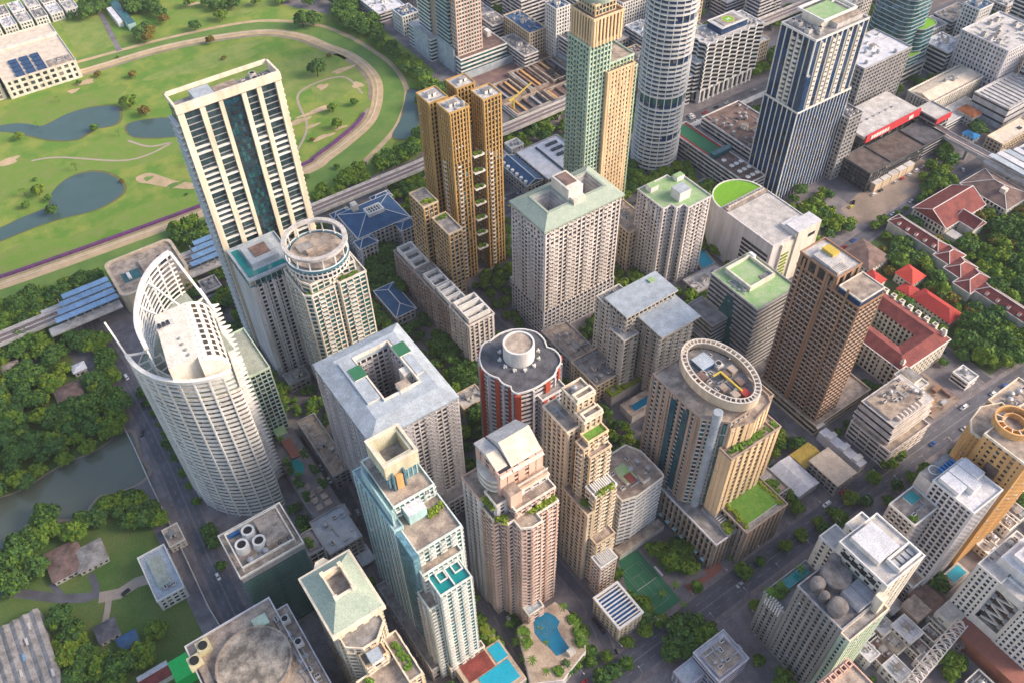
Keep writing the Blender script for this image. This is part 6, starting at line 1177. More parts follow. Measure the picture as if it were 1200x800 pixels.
road('north_road', [(120, 412), (420, 412), (640, 410), (900, 404)], 17, 3); road('cross_road', [(205, 300), (205, 408)], 6, 1.2, False, z=.054); road('tower_lane', [(288, 112), (290, 240), (352, 244), (408, 240)], 6, 1.5, False, z=.056)
road('far_road', px([(900, 60), (925, 30), (960, 0), (985, -30)]), 16, 2, False); road('park_drive', px([(-40, 690), (0, 692), (50, 698), (75, 701), (100, 700), (115, 695)]), 5, 0, False, z=.1); road('park_drive', px([(72, 698), (62, 685), (75, 668)]), 3.5, 0, False, z=.11); road('park_drive', px([(113, 700), (112, 685), (106, 672)]), 3.5, 0, False, z=.115)
ribbon('cart_path', smooth(px([(150, 165), (175, 172), (200, 168), (150, 188), (60, 185), (0, 200)])), 2, .1, soilp); ribbon('cart_path', smooth(px([(340, 190), (360, 150), (350, 110), (400, 90), (425, 110)])), 2, .1, soilp)
ribbon('sandy_path', px([(116, 700), (140, 695), (160, 682), (180, 676)]), 6, .12, soilp); ribbon('sandy_path', px([(128, 698), (126, 715), (122, 735)]), 3, .125, soilp)
sheet('vacant_lot', px([(985, 245), (1000, 262), (1032, 262), (1096, 215), (1098, 198), (1076, 184), (1040, 198)]), .06, soil); sheet('dark_yard', [(476, 262), (595, 262), (598, 297), (476, 300)], .05, asph)
sheet('tennis_court', px([(724, 655), (747, 644), (800, 705), (765, 725), (735, 690)]), .08, court)
q = MB(); x0, x1, y0, y1 = 159.6, 170.4, 118.2, 142.0
for a, b, c, d in ((x0, x1, y0, y0+.12), (x0, x1, y1-.12, y1), (x0, x0+.12, y0, y1), (x1-.12, x1, y0, y1), (x0+1.37, x0+1.49, y0, y1), (x1-1.49, x1-1.37, y0, y1), (x0+1.4, x1-1.4, y0+5.5, y0+5.62), (x0+1.4, x1-1.4, y1-5.62, y1-5.5), ((x0+x1)/2-.06, (x0+x1)/2+.06, y0+5.5, y1-5.5)): q.quad((a, c, .12), (b, c, .12), (b, d, .12), (a, d, .12))
q.build('court_line', mark, kind='structure')
net = MB(); net.box(x0-.8, x1+.8, 130, 130.06, .1, 1.05); tag(net.build('tennis_net', trim), 'low net across the middle of the green tennis court', 'net'); bn = MB(); bn.box(174, 175, 129, 135, .1, .9); tag(bn.build('bench', trim), 'white bench beside the tennis court', 'bench')
ribbon('terracotta_walk', px([(793, 600), (830, 648), (838, 672)]), 9, .1, terr); ribbon('terracotta_walk', px([(805, 690), (840, 675), (860, 668)]), 5, .104, terr)
hd = ribbon('clipped_hedge', px([(780, 590), (850, 665)]), 4, 0, leafm(0), h=1.8, off=7); tag(hd, 'long dark hedge between terracotta walk and stone podium', 'hedge')
for nm, pts, lab in (('swimming_pool', [(812, 298), (825, 293), (838, 310), (826, 318)], 'bright rectangular pool below the grey mall'), ('swimming_pool', [(818, 214), (826, 210), (842, 228), (832, 236)], 'long teal pool between slim white tower and rounded green roof')):
    p = px(pts, 2.5); c = center(p); B = thing(nm, lab, 'pool', (*c, 0)); q = MB(); q.prism(offs(p if sum(p[i][0]*p[(i+1) % 4][1]-p[(i+1) % 4][0]*p[i][1] for i in range(4)) > 0 else p[::-1], 1.5), 0, 2.3, 0, 1); q.build('pool_deck', [terr2, terr3], B); q = MB(); q.prism(p if sum(p[i][0]*p[(i+1) % 4][1]-p[(i+1) % 4][0]*p[i][1] for i in range(4)) > 0 else p[::-1], 2.2, 2.42); q.build('water', pool if lab[0] == 'b' else poolt, B)
# railway on its viaduct
def viaduct(name, label, pts, z, w=9, tr=2):
    V = thing(name, label, 'railway', (*pts[0], 0)); s = pts; o = wloc(V)
    def rb(nm, w_, z0, m, h=0, off=0): r = ribbon(nm, s, w_, z0, m, h, off, V); r.location = (0, 0, 0); return r
    rb('deck', w, z-1.4, rlight, 1.4); rb('edge_wall', .4, z, rlight, 1.0, w/2-.2); rb('edge_wall', .4, z, rlight, 1.0, -w/2+.2)
    for k in range(tr):
        c = (k-(tr-1)/2)*4; rb('track_bed', 2.6, z+.02, rustb, .15, c)
        for d in (-.72, .72): rb('rail', .14, z+.17, steel, .16, c+d)
    me = MB(); me.box(-1, 1, -1, 1, 0, z-1.4); me.box(-1.2, 1.2, -3, 3, z-2.6, z-1.42); me = me.mesh('pier', greyw)
    for i in range(len(s)-1):
        a, b = Vector(s[i]), Vector(s[i+1]); L = (b-a).length; n = max(1, int(L/30))
        for k in range(n): p = a+(b-a)*(k+.5)/n; inst('viaduct_pier', me, V, (p.x, p.y, 0), math.atan2((b-a).y, (b-a).x))
rustb = mat('ballast', (.20, .13, .115), .95)
viaduct('railway_viaduct', 'twin-track railway viaduct running beside the race track', [(-500, 476), (-20, 476), (60, 475.5), (230, 475.5), (420, 478), (600, 478), (900, 478)], 12, 11)
viaduct('railway_viaduct', 'short elevated railway curving past the maroon roofed mansions', [(589, 300), (587, 270), (588, 240), (592, 200), (600, 120)], 11, 9)
def platform2():
    B = thing('platform_roof', 'long white striped station roofs behind the maroon mansions', 'station roof', (592, 200, 0))
    for k, x in enumerate((582, 589, 596, 603)):
        q = MB(); q.box(x-2.6, x+2.6, 120, 236-k*2, 17, 17.6); q.build('roof_panel', (rsky, rwhite)[k % 2], B)
        for j in range(6): q = MB(); q.box(x-.3, x+.3, 130+j*18, 130.6+j*18, 11, 17); q.build('column', greyw, B)
    q = MB(); q.box(580, 606, 118, 238, 9.6, 10.9); q.build('platform', rlight, B)
platform2()
sk = thing('skywalk', 'pale elevated walkway beside the northern road behind the striped office block', 'walkway', (430, 402, 0)); r = ribbon('deck', [(425, 400.5), (540, 399), (600, 392), (640, 391)], 5, 7, rlight, .8, 0, sk); r.location = (0, 0, 0)
for k in range(10): q = MB(); q.box(430+k*20, 431.5+k*20, 399, 400.5, 0, 7); q.build('pier', greyw, sk)
# construction site north of the railway
C = thing('construction_site', 'muddy building site with pits, scaffold and pale hoarding beside the railway', 'construction site', (385, 525, 0)); r = (343, 427, 494, 570)
q = MB(); q.box(*r, 0, .4); q.build('mud', soilr, C)
q = MB()
for a, b in (((r[0], r[2]), (r[1], r[2])), ((r[1], r[2]), (r[1], r[3])), ((r[1], r[3]), (r[0], r[3])), ((r[0], r[3]), (r[0], r[2]))): q.bar((*a, 2.5), (*b, 2.5), .4); q.bar((*a, 5), (*b, 5), .4); 
q.build('hoarding_rail', rsky, C); q = MB(); q.box(r[0], r[1], r[3], r[3]+.6, 0, 7); q.box(r[1], r[1]+.6, r[2], r[3], 0, 7); q.build('hoarding', rsky, C)
for k, (x, y, w, d) in enumerate([(346, 497, 34, 20), (384, 497, 40, 18), (346, 521, 26, 26), (376, 521, 20, 34), (400, 521, 25, 34)]):
    q = MB(); q.ring(rp((x, x+w, y, y+d)), rp((x+1.5, x+w-1.5, y+1.5, y+d-1.5)), .4, 3.4); q.build('basement_wall', rtan, C); deckbox(C, (x+1.5, x+w-1.5, y+1.5, y+d-1.5), .4, .8, rustb if k % 2 else rdark, 'pit_floor')
    for j in range(4): deckbox(C, (x+3+j*w/4.6, x+5+j*w/4.6, y+1.6, y+d-1.6), 1.4, 2.4, (rust, orangew, rbrick, greyw)[(j+k) % 4], 'strut')
for j in range(10): deckbox(C, (404+(j//5)*7, 409+(j//5)*7, 518+(j % 5)*4.2, 521+(j % 5)*4.2), 2.4, 3.6, gdark, 'formwork')
q = MB(); q.bar((350, 508, 0), (350, 508, 12), 1.2); q.bar((350, 508, 12), (372, 514, 15), .9); q.bar((350, 508, 12), (344, 506, 12), 1.4); q.build('yellow_crane', yellow, C)
# ---------------------------------------------------------------- free ground between the towers
GX0, GY0, GW, GH = -200, -120, 1200, 1200
OCG = np.zeros((GH, GW), bool)
def mark_rect(r, pad=1.5):
    OCG[max(0, int(r[2]-pad-GY0)):max(0, int(r[3]+pad-GY0)+1), max(0, int(r[0]-pad-GX0)):max(0, int(r[1]+pad-GX0)+1)] = True
for r in OCC: mark_rect(r)
for pts, w in ROADC:
    for i in range(len(pts)-1):
        a, b = Vector(pts[i]), Vector(pts[i+1]); n = max(1, int((b-a).length/2))
        for k in range(n+1): p = a+(b-a)*k/n; mark_rect((p.x-w/2, p.x+w/2, p.y-w/2, p.y+w/2), .3)
for r in ((343, 428, 492, 572), (158, 176, 112, 146), (476, 596, 262, 300), (455, 560, 243, 278), (-200, 330, 500, 1080), (-200, -24, 120, 458), (580, 606, 118, 238)): mark_rect(r, 0)
def free(r, pad=0):
    y0, y1, x0, x1 = int(r[2]-pad-GY0), int(r[3]+pad-GY0)+1, int(r[0]-pad-GX0), int(r[1]+pad-GX0)+1
    return x0 >= 0 and y0 >= 0 and y1 < GH and x1 < GW and not OCG[y0:y1, x0:x1].any()
rf = random.Random(11)
ROOFS = [rgrey, rlight, rtan, rwhite, rdark, rbrick, rblue, rsky, rgreen2]
def fillb(zone, n, size, hts, label, group, styles='abcdek', wts=(6, 5, 5, 4, 2, 2, 1, 2, 1)):
    k = 0
    for t in range(n*40):
        if k >= n: break
        w, d = rf.uniform(*size), rf.uniform(*size); x, y = rf.uniform(zone[0], zone[1]-w), rf.uniform(zone[2], zone[3]-d); r = (x, x+w, y, y+d)
        if not free(r, 2): continue
        rm = rf.choices(ROOFS, wts)[0]; h = rf.uniform(*hts); rn = rm.name.replace('_', ' ').replace(' roof', '').replace(' deck', '').replace(' sheet', '').replace(' tiled', '').replace(' metal', '')
        lab = label % ('taller' if h > (hts[0]+hts[1])/2 else 'low', rn); o = blk_(lab, r, h, rf.choice(styles), rm, n=6, stair=w > 12); o['group'] = group+', '+rn+(' tall' if h > (hts[0]+hts[1])/2 else ' low'); mark_rect(r); k += 1
nb = 0
B = bld('exhibition_hall', 'huge pale flat hall at the right edge above the station roofs', (640, 690, 258, 294)); vol(B, (642, 690, 262, 292), 0, 18, ST(rlightw, gdark, 6, .7, .2, 0, panes=False), rlight)
for k in range(9): deckbox(B, (646+k*5, 646.5+k*5, 264, 290), 18.2, 18.8, greyw, 'roof_seam')
house('little orange roofed building beside the huge pale hall', (626, 637, 278, 292), 9, orroof, rlight, 3)
B = bld('workshop', 'long cream roof above the station with one roof light', (612, 660, 236, 256)); vol(B, (612, 655, 243, 256), 0, 9, STY['c'](), cream2); deckbox(B, (640, 643, 247, 250), 9.2, 9.8, gdark, 'roof_light'); house('vivid blue roofed shed beside the elevated railway', (606, 614, 262, 272), 6, blueroof, trim, 1.5)
vol(bld('parking_deck', 'slatted parking deck with ramps below the saw-tooth block', (602, 650, 280, 300)), (604, 650, 286, 301), 0, 6, STY['k'](), rlight)
for r in OCC[-12:]: mark_rect(r)
fillb((606, 760, 150, 262), 26, (9, 24), (5, 14), '%s small block with %s roof above the station at the right edge', 'small blocks above the station')
fillb((600, 830, 240, 480), 26, (14, 34), (10, 40), '%s block with %s roof in the far right quarter', 'blocks in the far right quarter'); fillb((430, 640, 425, 640), 26, (14, 32), (8, 30), '%s block with %s roof behind the ringed cylinder and zigzag office', 'blocks behind the cylinder'); fillb((330, 470, 570, 820), 30, (12, 28), (8, 26), '%s block with %s roof at the top centre', 'blocks at the top centre')
fillb((-60, 170, 880, 1060), 0, (10, 22), (6, 12), '%s %s', 'x')
fillb((120, 330, 200, 470), 12, (8, 16), (4, 9), '%s annex with %s roof on the ground between the central towers', 'annexes between the central towers', wts=(6, 4, 5, 2, 2, 1, 0, 2, 2)); fillb((20, 140, 205, 470), 10, (7, 14), (4, 8), '%s annex with %s roof on the ground between the left towers', 'annexes between the left towers', wts=(6, 4, 5, 2, 2, 1, 0, 2, 2))
fillb((235, 410, 115, 245), 16, (8, 16), (4, 10), '%s building with %s roof between the hotel and the palace block', 'small buildings by the palace', wts=(6, 4, 5, 2, 2, 3, 0, 2, 2)); fillb((190, 300, -20, 92), 26, (6, 11), (4, 10), '%s house with %s roof in the crowded lane quarter', 'houses of the lane quarter', wts=(4, 4, 6, 4, 2, 7, 2, 3, 2)); fillb((285, 420, 30, 92), 12, (9, 18), (6, 16), '%s house with %s roof beyond the orange building', 'houses beyond the orange building')
for k in range(22):
    x = -40+(k % 11)*14; y = 885+(k//11)*26; 
    o = blk_('white %s shed roof beyond the tree belt in the top left corner' % ('grey and' if k % 3 else 'bright'), (x, x+11, y, y+20), 7, 'e', (rwhite, rlight, rgrey)[k % 3], n=2, stair=False); o['group'] = 'sheds in the top left corner, '+('grey' if k % 3 else 'bright')
garden = mat('garden_grass', (.06, .12, .03), .95, (.12, .13, .05), .08, amt=1, fine=.25)
sheet('garden_ground', [(414, 114), (476, 114), (484, 236), (497, 204), (545, 190), (560, 120), (700, 100), (700, 40), (420, 112)][:0] or [(416, 114), (478, 114), (560, 114), (560, 204), (500, 204), (486, 240), (430, 236), (416, 200)], .07, garden)
sheet('garden_ground', [(62.5, 205), (138, 205), (138, 222), (62.5, 222)], .045, garden)
OCC.append((156, 175, 115, 146))
# ================================================================ trees
def crown_mesh(name, r, h, seed, mats, nl=7, dens=1.0, zc=None):
    rn = np.random.RandomState(seed); zc = zc or h*.62
    lobes = [(0, 0, zc+.1*h, r*.62)]
    for i in range(nl):
        a = 2*PI*i/nl+rn.rand()*.7; d = r*(.45+.25*rn.rand()); lobes.append((d*math.cos(a), d*math.sin(a), zc+(rn.rand()-.55)*.28*h, r*(.36+.2*rn.rand())))
    V = []; M = []
    for (x, y, z, q) in lobes:
        n = int(62*dens*(q/2.2)**1.3)+30
        u = rn.rand(n)*2-1; u = np.where(u < -.35, -u, u); t = rn.rand(n)*2*PI; s = np.sqrt(1-u*u); rad = q*(.68+.38*rn.rand(n))
        c = np.stack([x+rad*s*np.cos(t), y+rad*s*np.sin(t), z+rad*u*.78], 1); nr = np.stack([s*np.cos(t), s*np.sin(t), u], 1)+rn.normal(0, .45, (n, 3)); nr /= np.linalg.norm(nr, axis=1)[:, None]
        up = rn.normal(0, 1, (n, 3)); a = np.cross(nr, up); a /= np.linalg.norm(a, axis=1)[:, None]; b = np.cross(nr, a); sz = (.42+.45*rn.rand(n))[:, None]
        V.append(np.stack([c-a*sz-b*sz*.7, c+a*sz-b*sz*.5, c+a*sz*.8+b*sz*.7, c-a*sz*.9+b*sz*.6], 1).reshape(-1, 3)); M += list((rn.rand(n) < .3).astype(int))
    V = np.concatenate(V); n = len(V)//4; return V, np.array(M, 'i4')
def mesh_np(name, V, M, mats):
    n = len(V)//4; me = bpy.data.meshes.new(name); me.vertices.add(len(V)); me.vertices.foreach_set('co', V.astype('f4').ravel()); me.loops.add(n*4); me.loops.foreach_set('vertex_index', np.arange(n*4, dtype='i4')); me.polygons.add(n)
    me.polygons.foreach_set('loop_start', np.arange(0, n*4, 4, dtype='i4'))
    for m in mats: me.materials.append(m)
    me.polygons.foreach_set('material_index', M); me.update(); me.validate(); return me
def trunk_mesh(h, r, seed):
    rn = random.Random(seed); q = MB(); q.cyl(0, 0, r*.075, 0, h*.5, 8, r*.045)
    for i in range(5):
        a = 2*PI*i/5+rn.random(); d = r*.45; q.bar((0, 0, h*(.3+.04*i)), (d*math.cos(a), d*math.sin(a), h*.62), r*.05)
    return q.mesh('trunk', bark)
KINDS = [('round_tree', (0, 2), 5.2, 9), ('broad_tree', (1, 0), 6.6, 10), ('bright_tree', (2, 0), 5.0, 8), ('rust_tree', (3, 2), 4.2, 7), ('dark_tree', (1, 4), 5.0, 9), ('small_tree', (0, 4), 3.0, 5.5)]
PROTO = {}
for k, (nm, (a, b), r, h) in enumerate(KINDS):
    PROTO[nm] = []
    for s in range(3):
        V, M = crown_mesh(nm, r, h, 10*k+s, None); PROTO[nm].append((V, M, mesh_np('crown', V, M, [leafm(a), leafm(b)]), trunk_mesh(h, r, s), r))
TREES = [0]; MASS = {}
def inside(p, poly):
    x, y = p; c = False; j = len(poly)-1
    for i in range(len(poly)):
        if (poly[i][1] > y) != (poly[j][1] > y) and x < (poly[j][0]-poly[i][0])*(y-poly[i][1])/(poly[j][1]-poly[i][1])+poly[i][0]: c = not c
        j = i
    return c
def plant(x, y, kind, sc, label, group, single=True):
    V, M, me, tm, r = PROTO[kind][rt.randrange(3)]; a = rt.uniform(0, 2*PI)
    if single and TREES[0] < 296:
        TREES[0] += 1; o = thing('tree', label, 'tree', (x, y, 0), group); o.rotation_euler = (0, 0, a); o.scale = (sc, sc, sc*rt.uniform(.85, 1.15))
        for n_, m_ in (('crown', me), ('trunk', tm)):
            c = bpy.data.objects.new(n_, m_); COL.objects.link(c); c.parent = o
    else:
        ca, sa = math.cos(a), math.sin(a); W_ = V*sc; W_ = np.stack([W_[:, 0]*ca-W_[:, 1]*sa+x, W_[:, 0]*sa+W_[:, 1]*ca+y, W_[:, 2]], 1)
        d = MASS.setdefault(group, {}); ka = KINDS[[k[0] for k in KINDS].index(kind)][1]
        d.setdefault(ka, []).append((W_, M))
rt = random.Random(21)
def grove(pts, sp, kinds, label, group, single=True, sc=(.8, 1.25), world=False, prob=1.0, avoid=()):
    poly = pts if world else px(pts, 4); xs = [p[0] for p in poly]; ys = [p[1] for p in poly]; y = min(ys); k = 0
    while y < max(ys):
        x = min(xs)+(k % 2)*sp/2
        while x < max(xs):
            p = (x+rt.uniform(-.35, .35)*sp, y+rt.uniform(-.35, .35)*sp)
            if inside(p, poly) and rt.random() < prob and not any(a[0]-3 < p[0] < a[1]+3 and a[2]-3 < p[1] < a[3]+3 for a in OCC):
                kd = rt.choice(kinds); plant(*p, kd, rt.uniform(*sc), label % kd.replace('_', ' ').replace(' tree', '') if '%' in label else label, (group+', '+kd.replace('_tree', '')+' kind') if single and '%' in label else group, single)
            x += sp
        y += sp*.86; k += 1
def row(pts, sp, kinds, label, group, sc=(.6, .95), prob=.9):
    s = px(pts, 3)
    for i in range(len(s)-1):
        a, b = Vector(s[i]), Vector(s[i+1]); n = max(1, int((b-a).length/sp))
        for k in range(n):
            if rt.random() < prob:
                p = a+(b-a)*(k+rt.uniform(.2, .8))/n; kd = rt.choice(kinds); plant(p.x, p.y, kd, rt.uniform(*sc), label % kd.replace('_', ' ').replace(' tree', ''), group+', '+kd.replace('_tree', '')+' kind')
G5 = ['round_tree', 'broad_tree', 'bright_tree', 'dark_tree']
row([(640, 795), (700, 775), (780, 722)], 9, ['round_tree', 'dark_tree', 'bright_tree'], '%s leafed tree on the footpath near the tennis court end of the main road', 'trees by the tennis court footpath')
row([(860, 676), (930, 632), (1000, 580), (1060, 528)], 10, ['round_tree', 'bright_tree', 'small_tree'], '%s leafed street tree along the hotel side of the main road', 'street trees on the hotel side')
row([(880, 712), (930, 680)], 10, ['round_tree', 'bright_tree'], '%s leafed street tree beside the green hotel pool', 'street trees by the hotel pool'); row([(960, 625), (1010, 590), (1105, 540), (1140, 520)], 9, ['round_tree', 'small_tree', 'dark_tree'], '%s leafed tree on the far footpath by the white slab and orange building', 'street trees by the white slab')
grove([(790, 730), (830, 735), (835, 770), (815, 800), (780, 795)], 7.5, ['round_tree', 'broad_tree', 'dark_tree'], '%s crown in the big clump over the main road kerb', 'clump over the main road kerb'); grove([(753, 640), (790, 625), (825, 665), (815, 700), (795, 690)], 6, ['round_tree', 'bright_tree', 'small_tree'], '%s crown between the tennis court and terracotta walk', 'trees by the terracotta walk', prob=.75); row([(728, 690), (765, 735)], 6, ['small_tree', 'dark_tree'], '%s leafed little tree between pergola house and tennis court', 'little trees by the pergola house', (.8, 1.1))
row([(560, 740), (620, 800)], 6, ['small_tree', 'round_tree'], '%s leafed tree in the strip under the salmon tower', 'trees under the salmon tower', (.7, 1)); row([(590, 690), (607, 740), (622, 790)], 6, ['small_tree', 'dark_tree'], '%s leafed shrub-like tree on the edge of the pool podium', 'trees on the pool podium edge', (.5, .8)); row([(680, 770), (720, 790)], 6, ['small_tree', 'round_tree'], '%s leafed tree in front of the pergola house', 'trees in front of the pergola house', (.7, 1)); row([(543, 735), (548, 700)], 6, ['small_tree', 'bright_tree'], '%s leafed tree at the foot of the slim teal tower', 'trees at the teal tower foot', (.8, 1.1)); row([(730, 745), (745, 770), (700, 800)], 6, ['small_tree', 'dark_tree'], '%s leafed tree below the pergola house wall', 'trees below the pergola house', (.7, 1))
grove([(1062, 645), (1120, 640), (1135, 660), (1110, 690), (1062, 700)], 8, ['dark_tree', 'broad_tree'], '%s crown in the shady clump behind the white slab', 'shady clump behind the white slab'); grove([(1095, 755), (1118, 752), (1135, 775), (1150, 800), (1100, 790)], 6, ['bright_tree', 'round_tree'], '%s crown among the lane quarter huts', 'trees among the lane quarter huts', prob=.7)
grove([(1150, 775), (1190, 780), (1195, 800), (1140, 800)], 7, ['dark_tree', 'round_tree'], '%s crown by the car park in the lower right', 'trees by the lower right car park'); grove([(1180, 560), (1200, 540), (1200, 600), (1185, 590)], 7, ['dark_tree'], '%s crown behind the orange building', 'trees behind the orange building')
grove([(925, 505), (960, 520), (925, 530), (905, 520)], 6, ['round_tree', 'dark_tree'], '%s leafed tree beside the white and yellow roofs', 'trees by the yellow roof', prob=.7); row([(985, 490), (1040, 540)], 6, ['small_tree', 'dark_tree'], '%s leafed tree between the strip roof and stepped block', 'trees by the stepped block'); row([(895, 530), (935, 600)], 6, ['round_tree', 'small_tree'], '%s leafed tree behind the hotel podium', 'trees behind the hotel podium')
grove([(430, 295), (470, 290), (478, 345), (440, 350)], 8, ['dark_tree', 'broad_tree'], '%s crown in front of the blue hip-roofed hospital', 'trees in front of the hospital'); grove([(430, 365), (458, 372), (470, 395), (440, 378)], 7, ['dark_tree', 'round_tree'], '%s crown by the small dark blue pavilion', 'trees by the blue pavilion'); grove([(452, 215), (495, 195), (498, 220), (470, 232)], 8, ['broad_tree', 'round_tree'], '%s crown between railway and hospital', 'trees between railway and hospital')
grove([(545, 395), (560, 440), (568, 520), (550, 530), (538, 450), (500, 405), (520, 400)], 9, ['dark_tree', 'broad_tree'], '%s crown in the shaded canyon beside the red tower', 'trees in the canyon by the red tower'); grove([(732, 190), (770, 205), (765, 225), (735, 222)], 8, ['dark_tree', 'round_tree'], '%s crown at the foot of the ringed cylinder', 'trees at the cylinder foot'); grove([(930, 235), (975, 245), (985, 270), (950, 262)], 7, ['round_tree', 'bright_tree'], '%s crown at the foot of the blue striped tower', 'trees at the blue tower foot')
row([(980, 260), (1020, 268), (1060, 245), (1090, 225)], 8, ['round_tree', 'small_tree'], '%s leafed tree along the edge of the vacant lot', 'trees along the vacant lot'); grove([(1085, 195), (1110, 190), (1130, 215), (1090, 232), (1080, 222)], 8, G5, '%s crown between vacant lot and maroon mansion', 'trees between lot and mansion')
av = [(422, 452, 148, 236), (452, 486, 114, 240), (498, 534, 204, 238), (545, 578, 194, 234), (412, 428, 198, 212), (355, 408, 138, 198)]
GR = G5+['rust_tree']
grove([(1070, 270), (1130, 300), (1200, 350), (1200, 430), (1130, 420), (1110, 380), (1060, 330), (1020, 300)], 9.5, GR, '%s leafed tree in the garden round the red roofed villas', 'garden trees round the red villas', avoid=av, prob=.9)
grove([(1120, 265), (1165, 235), (1200, 240), (1200, 345), (1150, 310)], 10, GR, '%s leafed tree in the garden behind the curved maroon row', 'garden trees behind the maroon row', avoid=av, prob=.85); grove([(1022, 355), (1080, 385), (1070, 395), (1025, 370)], 7, ['small_tree', 'dark_tree'], '%s leafed tree in the arcaded courtyard', 'courtyard trees')
grove([(62, 722), (64, 725), (78, 735), (120, 740), (165, 760), (205, 770), (150, 800), (72, 800)], 7.5, ['round_tree', 'bright_tree', 'broad_tree'], '%s crown in the lower park above the ribbed market roof', 'lower park trees'); grove([(140, 740), (195, 725), (205, 760), (170, 765)], 8, ['bright_tree', 'round_tree'], '%s crown at the edge of the small lawn by the machinery block', 'trees by the small lawn', prob=.6)
grove([(60, 715), (125, 712), (150, 735), (90, 745)], 8, G5, '%s crown between park drive and lower huts', 'trees by the park drive', prob=.8); grove([(108, 595), (150, 578), (176, 565), (190, 610), (150, 620), (112, 620)], 7.5, ['round_tree', 'dark_tree'], '%s crown on the east shore of the dark lake', 'east shore trees')
grove([(0, 655), (40, 610), (105, 610), (110, 632), (60, 645), (50, 665), (20, 690), (0, 690)], 8, G5, '%s crown between the dark lake and the shingled pavilion', 'south shore trees', prob=.85)
row([(165, 455), (190, 500), (215, 555), (232, 590)], 8, ['small_tree', 'dark_tree'], '%s leafed tree between park side road and ivory tower', 'trees by the ivory tower', (.6, .9)); row([(243, 615), (262, 670)], 7, ['small_tree', 'dark_tree'], '%s leafed tree along the park side road near the glass block', 'trees near the glass block', (.7, 1))
for i in range(26):
    a, b = P(rt.uniform(0, 400), rt.uniform(60, 270), 3)
    if not (60 < a < 140 and 380 < b < 410): plant(a, b, rt.choice(['small_tree', 'bright_tree', 'small_tree', 'rust_tree']), rt.uniform(.35, .9), '', 'small shrubs scattered over the golf course', False)
for (x, y, k, s) in [(372, 86, 'dark_tree', 1.5), (367, 26, 'dark_tree', 1.6), (355, 28, 'broad_tree', 1.3), (152, 122, 'round_tree', 1.3), (170, 132, 'rust_tree', 1.2), (45, 225, 'bright_tree', 1), (60, 247, 'dark_tree', .9), (390, 128, 'round_tree', .9), (395, 147, 'round_tree', .9), (300, 110, 'round_tree', .8), (228, 32, 'dark_tree', 1.1), (190, 18, 'dark_tree', 1.2), (110, 150, 'small_tree', 1.2), (22, 160, 'bright_tree', .8), (415, 120, 'small_tree', 1), (340, 165, 'small_tree', 1), (260, 20, 'round_tree', 1.2), (30, 240, 'small_tree', 1), (247, 48, 'rust_tree', 1)]:
    a, b = P(x, y, 3); plant(a, b, k, s, 'lone %s tree standing on the golf course inside the race track' % k.replace('_tree', ''), 'golf course trees, %s kind' % k[:-5])
grove([(0, 405), (58, 388), (118, 388), (142, 452), (152, 502), (100, 528), (66, 546), (30, 568), (0, 580)], 7.8, G5+['bright_tree'], 'dense mixed wood in the park north of the dark lake', 'wood north of the lake', False, prob=.88)
grove([(-160, 470), (0, 405), (0, 580), (-160, 640)], 8, G5, '', 'wood north of the lake', False); grove([(-100, 366), (0, 360), (50, 340), (118, 318), (128, 328), (80, 345), (60, 372), (-100, 430)], 8, ['round_tree', 'broad_tree'], '', 'tree belt between race track and station', False)
grove([(385, 0), (425, 0), (448, 40), (480, 72), (520, 100), (565, 112), (500, 145), (488, 100), (450, 62), (425, 45), (395, 28)], 9, ['dark_tree', 'broad_tree', 'round_tree'], '', 'dark wood round the bend of the race track', False); grove([(492, 150), (500, 180), (450, 195), (430, 205), (470, 170)], 9, ['round_tree', 'broad_tree'], '', 'dark wood round the bend of the race track', False)
grove([(-20, 60), (0, 30), (60, 12), (110, 0), (190, -10), (185, 18), (120, 12), (110, 22), (66, 22), (0, 42)], 9, ['dark_tree', 'broad_tree'], '', 'tree belt behind the clubhouse', False); grove([(190, 0), (380, -5), (385, 5), (300, 8), (200, 10)], 12, ['dark_tree', 'round_tree'], '', 'tree belt behind the clubhouse', False, prob=.5); grove([(165, 25), (195, 20), (190, 42), (160, 50)], 10, ['dark_tree', 'rust_tree'], '', 'tree belt behind the clubhouse', False, prob=.6)
grove([(380, 212), (450, 186), (485, 182), (440, 205), (370, 240)], 9, ['round_tree'], '', 'tree belt between race track and station', False, prob=.5); grove([(200, 262), (245, 262), (245, 290), (205, 285)], 8, ['round_tree', 'broad_tree'], '', 'tree belt between race track and station', False)
grove([(610, -5), (650, -5), (640, 2), (600, 6)], 10, ['dark_tree'], '', 'far street trees', False); grove([(900, 10), (930, 5), (940, 20), (905, 30)], 9, ['dark_tree', 'round_tree'], '', 'far street trees', False, prob=.7); grove([(820, 100), (880, 78), (910, 62), (912, 70), (880, 90), (830, 108)], 8, ['small_tree', 'round_tree'], '', 'far street trees', False, prob=.8); grove([(1015, 80), (1035, 95), (1030, 108), (1010, 105)], 8, ['dark_tree'], '', 'far street trees', False); grove([(560, 160), (660, 128), (665, 138), (600, 172), (590, 185)], 8, ['round_tree', 'dark_tree'], '', 'far street trees', False, prob=.7); grove([(1000, 195), (1170, 120), (1180, 130), (1100, 190)], 9, ['dark_tree', 'round_tree'], '', 'far street trees', False, prob=.4)
def green(zone, n, kinds, sc, label):
    k = 0
    for t in range(n*15):
        if k >= n: break
        x, y = rt.uniform(zone[0], zone[1]), rt.uniform(zone[2], zone[3]); kd = rt.choice(kinds); s = rt.uniform(*sc); q = PROTO[kd][0][4]*s*.62
        if free((x-q, x+q, y-q, y+q)): plant(x, y, kd, s, '', label, False); mark_rect((x-q*.5, x+q*.5, y-q*.5, y+q*.5), 0); k += 1
green((40, 145, 110, 470), 330, ['small_tree', 'dark_tree', 'round_tree'], (.6, 1.1), 'garden trees between the left towers')
